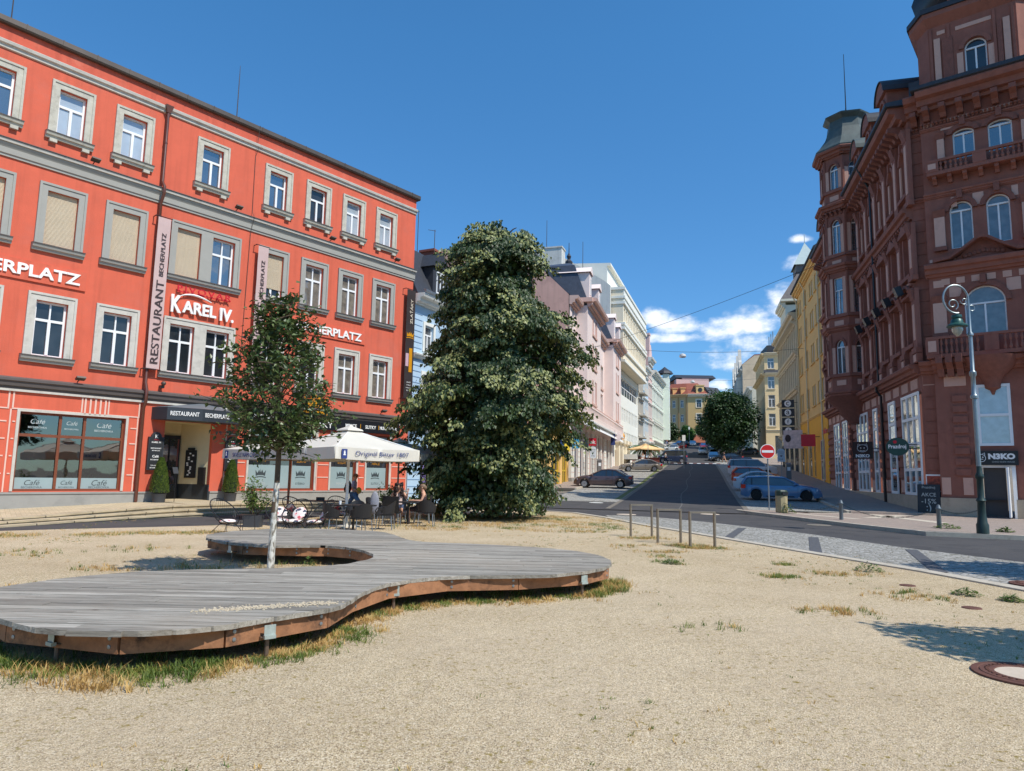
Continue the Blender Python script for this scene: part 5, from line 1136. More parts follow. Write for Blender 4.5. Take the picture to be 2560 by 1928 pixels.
t = MB(); corn(t, 0, 3.2, 17.0, .8, .8); corn(t, 12.4, 23.5, 17.0, .8, .7); 
for z0 in (8.6, 12.0): t.box(14.2, 22.6, -.12, -.0, z0 - .25, z0 + .02)
part('cornice', t, dk_pink, ph)
b = MB(); b.box(.2, 33, -1.3, -.05, 6.95, 7.25); b.box(.2, 33, -1.3, -1.2, 7.26, 7.4); b.box(.2, 33, -1.32, -1.18, 8.05, 8.2)
for k in range(60): b.box(.3 + k * .55, .45 + k * .55, -1.28, -1.22, 7.4, 8.05)
part('balcony', b, lt_pink, ph)
b = MB()
for k in range(62): b.box(.3 + k * .53, .36 + k * .53, -1.3, -1.24, 8.2, 8.35)
part('balcony_rail', b, dk_pink, ph)
b = MB(); b.quad((.3, -1.0, 6.9), (33, -1.0, 6.9), (33, -1.35, 6.2), (.3, -1.35, 6.2)); b.box(.3, 33, -1.4, -.9, 6.75, 6.9); part('white_awning', b, white, ph)
# stone clad shop front: piers with joints
b = MB(); 
for x0, x1 in ((0, 1.6), (3.6, 4.6), (6.6, 7.6), (9.4, 10.4), (12.4, 14.0), (16, 16.8), (19, 19.8), (22, 24), (26, 26.8), (29, 29.8)): b.box(x0 + .01, x1, -.25, -.01, 1.0 + x0 * .05, 6.1)
part('shop_pier', b, whitetrim, ph)
b = MB()
for x0, x1 in ((0, 1.6), (3.6, 4.6), (6.6, 7.6), (9.4, 10.4), (12.4, 14.0), (16, 16.8), (19, 19.8), (22, 24)):
    for k in range(10): b.box(x0, x1 + .01, -.262, -.25, 1.5 + k * .48, 1.54 + k * .48)
part('pier_joint', b, dk_pink, ph)
b = MB(); b.box(0, 12.6, -.3, -.01, -.4, 1.5); b.box(12.6, 22.5, -.3, -.01, .3, 2.1); part('shop_base', b, plinth_m, ph)
redf = M('shop_red_frame', rgb((190, 84, 60)), .5, .08)
for x0, x1, z0 in ((1.6, 3.6, 1.3), (4.6, 6.6, 1.3), (7.6, 9.4, 1.3), (10.4, 12.4, 1.3), (14, 16, 1.8), (16.8, 19, 1.8), (19.8, 22, 1.8), (24, 26, 2.6), (26.8, 29, 2.6), (29.8, 31.5, 2.6)): window(ph, x0, z0, x1 - x0, 6.05 - z0, .1, 'grid12', redf, shg, 0, .14)
for z0 in (8.6, 12.0): 
    window(ph, 15, z0, 3, 2.4, 1.0, 'two', white, greyg, 0, .1); window(ph, 18.6, z0, 3, 2.4, 1.0, 'two', white, greyg, 0, .1)
for z0, z1 in ((9.0, 11.2), (12.4, 14.6), (15.4, 17.0)): window(ph, 1.2, z0, 1.0, z1 - z0, .12, 'tee', white, greyg, 0, .1)
# gable wall, mansard
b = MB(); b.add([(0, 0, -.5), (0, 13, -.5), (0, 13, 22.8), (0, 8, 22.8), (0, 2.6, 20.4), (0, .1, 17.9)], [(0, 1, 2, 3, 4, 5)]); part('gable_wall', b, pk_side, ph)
def mansard(x0, x1, y0, z0, zt_, label=None):
    b = MB(); i = 1.3
    lo = [(x0, y0), (x1, y0), (x1, 6), (x0, 6)]; md = [(x0 + i * .4, y0 + i), (x1 - i * .8, y0 + i), (x1 - i * .8, 5), (x0 + i * .4, 5)]; c = ((x0 + x1) / 2 + 2, (y0 + 5) / 2)
    v = [p + (z0,) for p in lo] + [p + (zt_ - 2.2,) for p in md] + [(c[0], c[1], zt_)]
    b.add(v, [(k, (k + 1) % 4, 4 + (k + 1) % 4, 4 + k) for k in range(4)] + [(4 + k, 4 + (k + 1) % 4, 8) for k in range(4)])
    o = part('mansard_roof', b, slate2, ph); return o, c
o, c = mansard(3.4, 13.0, -1.0, 18.3, 24.0); b = MB(); b.lathe([(.35, 0), (.4, .3), (.15, .6), (.25, .9), (.05, 1.3), (.03, 2.4)], 10, (c[0], c[1], 23.8)); part('finial', b, slate, o)
o, c = mansard(23.4, 32.6, -1.0, 18.3, 23.6)
b = MB(); b.exx([(.1, 18.0), (2.6, 20.6), (10, 21.3), (11, 18)], .05, 33); part('roof', b, slate2, ph)
for x in (4.6, 10.8, 24.6, 30.2):
    b = MB(); b.box(x - .7, x + .7, -1.15, 2, 18.3, 21.0); b.add([(x - .95, -1.3, 21.0), (x + .95, -1.3, 21.0), (x, -1.3, 21.7), (x - .95, 2, 21), (x + .95, 2, 21), (x, 2, 21.7)], [(0, 1, 2), (0, 2, 5, 3), (1, 4, 5, 2)]); d_ = part('dormer', b, lt_pink, ph); window(d_, x - .3, 18.9, .6, 1.6, -1.2, 'two', white, greyg, 0, .06)
# ---- tall cream functionalist house with cantilevered bands
a18 = R(18); C1 = (13.60 + .02, 93.9)
def F18(s): return Frame(C1[0] + s * math.sin(a18), C1[1] + s * math.cos(a18), 18.)
ch = thing('cream_house', 'tall cream house with cantilevered upper floors in long horizontal bands', 'building', F18(0).M)
cols = [1.2 + k * 1.62 for k in range(14)]
b = MB(); wall(b, 0, 23.5, 0, 16.9, [(c - .5, c + .5, z0, z1) for c in cols for z0, z1 in ((6.0, 8.2), (9.6, 11.6))] + [(.6, 23, 13.4, 15.9)] + [(1, 6.5, 2.5, 5.3), (8, 15, 2.5, 5.3), (17, 22.5, 3, 5.3)], .25)
part('wall', b, mintp, ch)
for c in cols:
    for z0, z1 in ((6.0, 8.2), (9.6, 11.6)): window(ch, c - .5, z0, 1.0, z1 - z0, .1, 'tee', white, greyg, 0, .09)
window(ch, .6, 13.4, 22.4, 2.5, .2, 'grid92', white, greyg, 0, .12)
for x0, x1 in ((1, 6.5), (8, 15), (17, 22.5)): window(ch, x0, 2.8, x1 - x0, 2.5, .2, 'grid31', orange_s, shg, 0, .12)
b = MB(); xs_ = [(c - .55, c + .55, z0, z1) for c in cols for z0, z1 in ((19.4, 21.1), (22.9, 24.6))]
wall(b, -.0, 23.5, 17.0, 27.3, xs_, .3, -1.3); b.quad((0, -1.3, 17), (0, 12, 17), (0, 12, 27.3), (0, -1.3, 27.3)); b.quad((23.5, -1.3, 17), (23.5, 12, 17), (23.5, 12, 27.3), (23.5, -1.3, 27.3)); b.quad((0, -1.3, 17), (23.5, -1.3, 17), (23.5, .3, 17), (0, .3, 17)); b.quad((0, -1.3, 27.3), (23.5, -1.3, 27.3), (23.5, 12, 27.3), (0, 12, 27.3))
up = part('upper_block', b, cbeige, ch)
for x0, x1, z0, z1 in xs_: window(up, x0, z0, x1 - x0, z1 - z0, -1.15, 'two', white, greyg, 0, .09)
b = MB()
for z in (17.05, 18.5, 21.5, 22.1, 25.0, 25.8, 27.0): b.box(-.12, 23.6, -1.55, .5, z, z + .35)
b.box(0, 23.5, -1.42, -1.3, 25.4, 27.0); b.box(0, 23.5, -1.42, -1.3, 21.8, 22.2)
part('band', b, mintp, up)
b = MB(); b.exx([(1.0, 27.3), (1.0, 30.6), (.5, 30.7), (.5, 31.0), (8, 31.4), (8, 27.3)], .5, 21); part('attic', b, mintp, ch)
b = MB()
for x in (1.5, 4.5, 7.5, 10.5): b.box(x, x + .9, -.5, 0.2, 2.4, 6.3); b.box(x - .2, x + 1.1, -.8, .2, 6.3, 6.8)
part('pilaster', b, cbeige, ch)
for x in (1.95, 4.95):
    b = MB(); b.ellip((x, -.4, 7.3), (.42, .35, .5), 12, 8); part('gilded_urn', b, goldp, ch, smooth=True)
b = MB(); b.box(6.5, 13, -2.2, -.3, 4.2, 4.9); pc_ = part('canopy', b, whitetrim, ch); text('lettering', 'TGM CENTRUM', pc_, 9.7, -2.22, 4.55, w=5, h=.35, mat=dkt, ext=.01)
# white weathered fire walls behind the pink house
wg = thing('white_gable', 'high weathered white fire wall with chimney block behind the pink house', 'building', F18(0).M)
b = MB(); b.add([(-.25, .3, 10), (-.25, 13, 10), (-.25, 13, 31.5), (-.25, 6.6, 31.7), (-.25, 1.1, 28.1), (-.25, .3, 27.4), (-.9, .3, 10), (-.9, 13, 10), (-.9, 13, 31.5), (-.9, 6.6, 31.7), (-.9, 1.1, 28.1), (-.9, .3, 27.4)], [(0, 1, 2, 3, 4, 5), (11, 10, 9, 8, 7, 6), (0, 6, 7, 1), (1, 7, 8, 2), (2, 8, 9, 3), (3, 9, 10, 4), (4, 10, 11, 5), (5, 11, 6, 0)]); part('wall', b, whitew, wg)
b = MB(); b.prism([(-3, 6.6), (-1.0, 6.6), (-1.0, 10), (-3, 10)], 20, 32.6); b.prism([(-3.1, 6.5), (-.92, 6.5), (-.92, 10.05), (-3.1, 10.05)], 32.6, 32.8); part('chimney_block', b, whitew, wg)
b = MB(); b.prism([(-3, 10.06), (-1.1, 10.06), (-1.1, 13), (-3, 13)], 20, 32.2); part('back_wall', b, whitew, wg)
for x, y, z0, z1 in ((-2, 9, 32.6, 37.0), (-.5, 4.2, 29.5, 34.0)): b = MB(); b.tube([(x, y, z0), (x, y, z1)], [.05, .03], 6); part('lightning_rod', b, gutter_m, wg)
# ---- further left-hand houses
def rowhouse(label, s0, s1, zb, zt_, wm, trim, nrow, z_first, step, wh, ww, ncol, roofc=None, rh=3.5, arch=0, hood=1, name='town_house', bays=False):
    W = s1 - s0 - .04; cols = [W * (i + .5) / ncol for i in range(ncol)]
    h = house(name, label, F18(s0), W, zb, zt_, 12, wm, trim, [(z_first + k * step, z_first + k * step + wh, ww) for k in range(nrow)], cols, cornices=[(zt_ - .9, .9, .9), (z_first - 1.4, .5, .5), (z_first + step - .9, .3, .3)], surround=.15, hood=hood, gm=greyg, arch=arch,
              extra_holes=[(W * i / 3 + .8, W * (i + 1) / 3 - .8, zb + 1.0, z_first - 2.0) for i in range(3)])
    for i in range(3): window(h, W * i / 3 + .8, zb + 1.0, W / 3 - 1.6, z_first - 3.0 - zb, .1, 'grid21', orange_s if i == 1 else wood_fr, shg, 0, .12)
    if roofc: b = MB(); b.exx([(-.3, zt_), (2.2, zt_ + rh), (9, zt_ + rh), (12, zt_)], 0, W); part('roof', b, roofc, h)
    return h
h1 = rowhouse('grey town house with heavy cornice and balconies right of the cream house', 23.5, 30.0, 2.5, 19.6, greyw, greyw, 3, 8.6, 3.7, 2.2, 1.0, 4, slate, 3.8)
b = MB(); 
for k in range(3): b.box(.8, 5.6, -1.1, 0, 8.2 + k * 3.7, 8.4 + k * 3.7); b.box(.8, 5.6, -1.1, -1.05, 8.4 + k * 3.7, 9.3 + k * 3.7)
part('balcony', b, greyw, h1)
rowhouse('narrow pale blue-white town house with steep grey roof', 30, 37.5, 3, 21.2, bluew, whitetrim, 3, 9.0, 4.0, 2.3, 1.0, 4, slate, 5)
h3 = rowhouse('rose pink town house with tall decorated gable', 37.5, 43.5, 3.5, 24.0, rosep, whitetrim, 4, 9.2, 3.7, 2.2, 1.0, 3, None)
b = MB(); b.box(.4, 1.6, -.2, 1.2, 24, 28.2); b.box(.2, 1.8, -.3, 1.3, 28.2, 28.6); b.exy([(1.6, 24), (5.6, 24), (5.0, 25.6), (3.6, 26.9), (2.2, 25.6)], -.1, .8); part('gable', b, rosep, h3)
h4 = rowhouse('long mint green town house with white cornices and corner bay at the street end', 43.5, 66.0, 4.5, 22.4, mint, whitetrim, 4, 9.8, 3.4, 2.1, 1.05, 9, slate, 3.2)
bb = MB(); bb.prism([(19.8, 0), (20.2, -1.3), (22.2, -1.3), (22.6, 0)][::1], 10, 24.5); part('corner_bay', bb, mint, h4); bb = MB(); bb.lathe([(1.9, 24.6), (1.5, 25.2), (.7, 25.7), (.1, 26.2)], 8, (21.2, -.3, 0)); part('bay_roof', bb, slate, h4)
for k in range(4):
    for x in (20.45, 21.35): window(h4, x, 10.6 + k * 3.4, .6, 1.9, -1.36, 'tee', white, dkglass, 0, .07)
# ================================================================== RIGHT-HAND SIDE
def FRt(s_far): return Frame(BX + s_far * SU[0], BY + s_far * SU[1], 195.)
# ochre house s 26.7..43.6
yr = house('ochre_house', 'plain ochre house with paired windows, pale downpipes and bright yellow shop floor', FRt(43.6), 16.95, .2, 22.2, 11, ochre, ochre, [(z0, z0 + 1.9, .95) for z0 in (8.75, 11.0 + .0, 14.6 - .0, 18.0)][:0] + [(8.8, 10.8, .95), (12.9, 14.8, .95), (16.2, 18.1, .95), (19.4, 21.0, .95)][:4], [1.1, 2.3, 5.0, 6.2, 9.2, 10.4, 12.6, 14.9, 16.0][:9], cornices=[(21.7, .5, .6), (7.6, .2, .15)], gm=curtg, surround=.0)
b = MB(); b.box(-.02, 16.97, -.06, -.0, 1.2, 7.55); part('shop_band', b, orange_, yr)
sh_h = MB()
for x0, x1, z0, z1 in ((.8, 2.4, 2.2, 5.2), (6.4, 7.8, 2.0, 5.6), (13.2, 15.0, 1.7, 5.3), (3.4, 4.2, 2.0, 5), (9.2, 10, 2, 5)):
    w_o = window(yr, x0, z0, x1 - x0, z1 - z0, -.12, 'grid12', dk_pink if x0 > 12 else ochre, shg3, 0, .1)
b = MB()
for x in (-.0, 5.9, 14.4): b.tube([(x + .12, -.5, 22.0), (x + .12, -.12, 21.2), (x + .12, -.12, 1.4)], .07, 8)
part('downpipe', b, M('pale_pipe', rgb((214, 200, 160)), .5, .05), yr)
b = MB(); b.exx([(-.6, 22.25), (4, 26.2), (9, 26.2), (11, 22.25)], 0, 16.9); part('roof', b, tilered, yr)
b = MB(); b.exx([(-.62, 22.2), (-.75, 22.25), (-.72, 22.4), (-.4, 22.6), (4, 26.35), (4, 26.22)], 0, 16.9); part('roof_edge', b, slate, yr)
text('lettering', 'Spalen', yr, 15.3, -.1, 5.95, w=2.9, h=.7, mat=redp, ext=.02, shear=.2, bold=.01)
def ssign(s, z, w_, h_, out, label, m, turn=70):
    t = thing('hanging_sign', label, 'sign', Frame(BX + s * SU[0], BY + s * SU[1], 195.).at(0, -out, z) @ RZ(R(turn))); b = MB(); b.box(-w_ / 2, w_ / 2, -.06, .06, -h_ / 2, h_ / 2); part('panel', b, m, t); b = MB(); b.tube([(w_ / 2, 0, h_ * .3), (out * .0 + w_ / 2 + .4, 0, h_ * .3)], .03, 6); part('bracket', b, black, t); return t
t = ssign(31.5, 5.35, 1.25, 1.1, 1.0, 'plain red hanging sign on the ochre house', redp)
t = ssign(40.0, 5.9, 1.9, 1.9, 1.3, 'square picture sign with a face on the ochre house', M('salon_sign', rgb((206, 190, 188)), .5, .3, 3)); b = MB(); b.ellip((-.5, -.08, .1), (.3, .03, .4), 10, 6); part('portrait', b, dkt, t)
# grey-cream ornamental house s 43.7..63
cgrey = M('stone_grey', rgb((206, 190, 158)), .85, .08, .8, .3, 8); cg2 = M('stone_trim', rgb((212, 196, 164)), .85, .1, 2, .5, 8)
cgh = house('stone_house', 'grey stone-coloured house with pilastered bays and projecting cornices', FRt(63.0), 19.25, 1, 20.1, 12, cgrey, cg2, [(8.6, 11.0, 1.1), (12.3, 14.9, 1.1), (16.4, 18.6, 1.1)], [1.3 + 1.85 * k for k in range(10)], cornices=[(19.4, .9, 1.0), (15.3, .6, .6), (11.3, .5, .6), (7.0, .5, .5)], surround=.2, hood=1, gm=shg3)
b = MB()
for k in range(11):
    x = .4 + 1.85 * k
    for z0, z1 in ((7.6, 11.2), (12.0, 15.2), (16.0, 19.3)): b.box(x - .2, x + .2, -.25, 0, z0, z1)
part('pilaster', b, cg2, cgh); b = MB(); dent(b, 0, 19.2, .5, 18.9, .5, .25, .8); part('console_row', b, cg2, cgh)
b = MB(); b.exx([(-.9, 20.3), (2, 21.6), (10, 21.6), (12, 20.1)], 0, 19.2); part('roof', b, slate, cgh)
for x0, x1, z0, z1 in ((.8, 3.2, 3.2, 6.2), (4.8, 7.5, 3.0, 6.2), (9.5, 12, 2.6, 6.0), (14, 16.5, 2.4, 5.8)): window(cgh, x0, z0, x1 - x0, z1 - z0, -.06, 'grid21', anth, shg3, 0, .15)
tz = thing('corner_tower_house', 'cream corner house with steep grey pyramid roof rising behind the stone house', 'building', FRt(66).M); 
b = MB(); b.prism([(0, .6), (6, .6), (6, 7), (0, 7)], 1, 25.0); corn(b, 0, 6, 24.6, .8, .7, .6); b.prism([(-.6, .0), (6.6, .0), (6.6, 7.6), (-.6, 7.6)], 25.41, 25.7); part('wall', b, cream, tz)
for x in (.6, 2.5, 4.4):
    for z in (21, 17.5): window(tz, x, z, 1.0, 2.2, .52, 'tee', white, greyg, 0, .09)
b = MB(); b.add([(-.6, 0, 25.71), (6.6, 0, 25.71), (6.6, 7.6, 25.71), (-.6, 7.6, 25.71), (1.5, 2.5, 29.8), (4.5, 2.5, 29.8), (4.5, 5, 29.8), (1.5, 5, 29.8)], [(k, (k + 1) % 4, 4 + (k + 1) % 4, 4 + k) for k in range(4)]); b.box(1.3, 4.7, 2.3, 5.2, 29.8, 30.8)
part('roof', b, M('grey_roof', rgb((112, 104, 100)), .8, .15, 2), tz); b = MB(); b.add([(1.0, 2.0, 30.8), (5, 2.0, 30.8), (5, 5.5, 30.8), (1.0, 5.5, 30.8), (3, 3.7, 34.4)], [(k, (k + 1) % 4, 4) for k in range(4)]); b.tube([(3, 3.7, 34.2), (3, 3.7, 35.6)], .05, 5); part('spire', b, M('pale_copper', rgb((176, 190, 186)), .5, .1), tz)
# beige corner house further up: one face to the square, one along the street
bmat = M('beige_p', rgb((228, 200, 152)), .85, .04, .8); bmt = M('beige_t', rgb((222, 206, 174)), .85, .04, .8)
BF = Frame(44.8, 124.0, 101.0)
brow = [(21.3, 23.2, 1.15), (17.7, 19.9, 1.15), (14.4, 16.6, 1.15), (11.1, 13.3, 1.15)]
bg = house('beige_corner_house', 'beige corner house with white windows and dark band of roof, turned towards the square', BF, 9.0, 3, 24.0, 6, bmat, bmt, brow, [1.1, 3.6, 6.4], cornices=[(23.6, .5, .6), (20.0, .5, .7), (10.2, .25, .2)], gm=greyg, extra_holes=[(1.5, 5.5, 6.2, 9.4)], sides=False)
b = MB(); b.exx([(-.7, 20.52), (0, 21.1), (0, 20.52)], -.1, 9.0); part('band_roof', b, slate, bg); b = MB(); b.prism([(.6, .6), (9, .6), (9, 8), (.6, 8)], 24.0, 25.6); part('attic', b, slate, bg)
window(bg, 1.5, 6.2, 4.0, 3.2, .1, 'grid31', anth, shg3, 0, .12)
BF2 = Frame(44.8 + 20 * SU[0], 124.0 + 20 * SU[1], 195.)
Hb = [(c - .55, c + .55, z0, z1) for c in [1.6 + 2.4 * k for k in range(8)] for z0, z1, _ in brow]
b = MB(); wall(b, 0, 19.98, 3, 24.0, Hb, .2); corn(b, 0, 19.98, 23.6, .5, .6); corn(b, 0, 19.98, 20.0, .5, .7); bs_ = part('street_wall', b, bmat, bg, rel(BF, BF2) if False else BF.M.inverted() @ BF2.M)
for x0, x1, z0, z1 in Hb: window(bs_, x0, z0, 1.1, z1 - z0, .1, 'tee', white, greyg, 0, .09)
b = MB()
for k in range(9): x = 1.4 + k * .35; b.tube([(x, 3, 25.6), (x, 3, 27.6 + (k % 3) * .5)], .09, 6)
part('antenna_mast', b, steel, bg)
def FV(Y, v=10.64): X = (v + .259 * Y) / .966; return X
fb_ = thing('far_beige_gable', 'tall house with blank beige fire wall far up the street on the right', 'building', Frame(FV(179), 179, 105.).M); b = MB(); b.box(.02, 13, 0, 14, 6, 31.0); b.add([(.02, -.02, 31), (13, -.02, 31), (13, -.02, 33.5), (3, -.02, 33.3)], [(0, 1, 2, 3)]); part('wall', b, M('fire_wall', rgb((206, 184, 156)), .9, .1, .4, dirt=rgb((176, 156, 132)), dsc=.3, damt=.6), fb_); b = MB(); b.exy([(-.1, 31.01), (13, 31.01), (13, 34.0), (3, 33.6)], .3, 14); part('roof', b, tilered, fb_)
fgf = Frame(FV(179) + 50 * SU[0], 179 + 50 * SU[1], 195.)
fg = house('far_grey_house', 'row of pale grey ornate gabled fronts far up the street beside the blank fire wall', fgf, 49.9, 5, 30.0, 10, greyw, greyw, [(12 + 3.9 * k, 14.3 + 3.9 * k, 1.3) for k in range(5)], [2 + 3.2 * k for k in range(15)], gm=greyg, surround=.15, cornices=[(29.3, .6, .6), (20, .3, .3)])
for x in (46.0, 36, 24, 12): b = MB(); b.exy([(x - 3, 30), (x + 2.8, 30), (x + 2, 32.0), (x + 1, 32.6), (x, 35.6), (x - 1, 32.6), (x - 2, 32.0)], -.8, 0); b.box(x - 2.2, x + 2.0, -1.3, -.02, 12, 28); part('gable', b, greyw, fg)
house('far_cream_house', 'lower cream house between the beige corner house and the far grey gables', Frame(FV(147) + 30 * SU[0], 147 + 30 * SU[1], 195.), 29.5, 5, 21.0, 10, cream, whitetrim, [(11 + 3.4 * k, 13.2 + 3.4 * k, 1.1) for k in range(3)], [1.5 + 2.9 * k for k in range(10)], gm=greyg, surround=.12, cornices=[(20.4, .8, 1.0)])
# ---- end of the street: ochre corner house with red roof, pink house behind
E0 = (52.6, 238.)
eh = house('end_house', 'yellow corner house with red tiled roof and round dormer closing the street', Frame(59.2, 236, 103.), 6.9, 12, 29.3, 9, M('end_yellow', rgb((214, 180, 122)), .85, .04, .6), cbeige, [(20.6, 23.2, 1.5), (25.4, 28.0, 1.5), (15.9, 18.4, 1.5)], [3.6], cornices=[(29.0, .9, .9)], surround=.35, gm=dkglass, sides=False)
eside = MB(); fz2 = Frame(51.4, 240.5, 120.)
E2 = eh.matrix_world if False else None
def rel(parent_frame, fr): return parent_frame.M.inverted() @ fr.M
efr = Frame(59.2, 236, 103.); esf = Frame(51.2, 241.5, 124.6)
Hs = [(x - .55, x + .55, z0, z0 + 2.5) for x in (1.9, 4.8, 7.7) for z0 in (15.9, 20.6, 25.4)]
b = MB(); wall(b, 0, 9.72, 12, 29.3, Hs, .2); corn(b, 0, 9.72, 29.0, .9, .9); sp_o = part('side_wall', b, M('end_tan', rgb((206, 174, 126)), .85, .05, .6), eh, rel(efr, esf))
for x0, x1, z0, z1 in Hs: window(sp_o, x0, z0, 1.1, 2.5, .1, 'cross', white, dkglass, 0, .12)
b = MB()
for x in (.5, 3.3, 6.2, 9.0): b.box(x, x + .35, -.1, 0, 12, 29)
part('lesene', b, M('brown_lesene', rgb((176, 138, 90)), .85, .05), sp_o)
b = MB(); pts = [(51.2, 241.5), (59.2, 236), (65.9, 234.4), (69, 245), (55, 252)]; cpx = (60, 243.5)
v = [(x, y, 29.9) for x, y in pts] + [(cpx[0] + (x - cpx[0]) * .55, cpx[1] + (y - cpx[1]) * .55, 34) for x, y in pts]
b.add(v, [(k, (k + 1) % 5, 5 + (k + 1) % 5, 5 + k) for k in range(5)] + [(5, 6, 7, 8, 9)]); part('roof', b, tilered, eh, efr.M.inverted())
for x, y in ((53.2, 240.6), (55.6, 239.0), (58.0, 237.4)): b = MB(); b.box(x - .7, x + .7, y, y + 2.5, 30, 32); b.box(x - .95, x + .95, y - .2, y + 2.6, 32, 32.3); part('dormer', b, M('dormer_orange', rgb((226, 168, 110)), .8, .05) if 'dormer_orange' not in bpy.data.materials else bpy.data.materials['dormer_orange'], eh, efr.M.inverted())
b = MB(); b.box(62.0, 64.6, 235.6, 238, 30, 32.8); b.box(61.8, 64.8, 235.4, 238, 32.8, 33.1); rdm = part('round_dormer', b, bpy.data.materials['end_yellow'], eh, efr.M.inverted()); b = MB(); b.exy([(63.3 + .75 * math.cos(math.pi * i / 8), 31.4 + .75 * math.sin(math.pi * i / 8)) for i in range(16)], 235.5, 235.62); part('round_window', b, dkglass, rdm)
pb5 = thing('pink_back_house', 'pink house with dark roof behind the yellow corner house', 'building', T(61, 247, 0)); b = MB(); b.box(-1, 8.5, 0, 12, 12, 37); b.box(-3, -.98, 0, 12, 30, 36.5); part('wall', b, rosep, pb5); b = MB(); b.exx([(-.2, 37), (4, 38.6), (12.5, 38), (12.5, 36.8)], -3, 11); b.add([(-12, 3, 32), (-1, 3, 37.5), (-1, 10, 37.5), (-12, 10, 32)], [(0, 1, 2, 3)]); part('roof', b, slate, pb5)
oth = thing('red_roof_house', 'low house with red tiled roof left of the yellow corner house', 'building', T(46.5, 246, 0)); b = MB(); b.box(-3, 5.5, 0, 8, 10, 23.0); part('wall', b, greyw, oth); b = MB(); b.exx([(-.4, 23), (4, 28.2), (8.4, 23)], -3.2, 5.6); part('roof', b, tilered, oth)
pgf = MB(); pgf.box(-.2, 7.2, -.12, 0, 12, 16.2); part('shop_floor', pgf, M('salmon', rgb((226, 140, 104)), .85, .06), eh)
bd = thing('pink_strip_house', 'narrow pink house wall with dark windows right of the yellow corner house', 'building', Frame(65.95, 234.2, 60.).M); b = MB(); b.box(0, 6, 0, 6, 12, 30); part('wall', b, rosep, bd); b = MB(); b.box(2.2, 3.6, -.05, .1, 17, 25); part('window', b, dkglass, bd); b = MB(); b.exx([(-.3, 30), (2, 32.5), (6, 32.5), (6, 30)], 0, 6); part('roof', b, slate, bd)
# ================================================================== WOODEN DECK
OUT = [(-5.31, 7.6), (-5.3, 7.2), (-5.0, 6.7), (-4.6, 6.3), (-4.21, 6.07), (-4.0, 5.93), (-3.71, 5.76), (-3.38, 5.69), (-3.1, 5.69), (-2.83, 5.72), (-2.55, 5.84), (-2.28, 6.03), (-2.03, 6.38), (-1.84, 6.6), (-1.68, 6.78), (-1.59, 7.0), (-1.56, 7.3), (-1.55, 7.62), (-1.5, 8.05), (-1.37, 8.4), (-1.17, 8.7), (-.83, 9.0), (-.48, 9.13), (-.02, 9.21), (.54, 9.36), (1.05, 9.77), (1.34, 10.18), (1.52, 10.66), (1.57, 11.12), (1.49, 11.7), (1.2, 12.31), (.48, 12.92), (-.58, 13.25), (-1.54, 13.48), (-1.85, 13.7), (-2.07, 14.13), (-2.39, 14.91), (-2.69, 15.5), (-3.08, 15.83), (-3.92, 16.0), (-4.62, 16.1), (-5.3, 15.78), (-5.81, 15.04), (-5.92, 14.11), (-5.66, 13.45), (-5.04, 12.76), (-4.55, 12.46), (-4.11, 12.29), (-3.54, 12.45), (-3.2, 12.5), (-2.8, 12.3), (-2.42, 11.89), (-2.12, 11.3), (-2.04, 10.91), (-2.08, 10.54), (-2.25, 10.09), (-2.5, 9.78), (-3.0, 9.5), (-3.4, 9.38), (-4.06, 9.18), (-4.51, 8.98), (-4.85, 8.65), (-5.1, 8.3), (-5.26, 7.91)]
ZD = .34
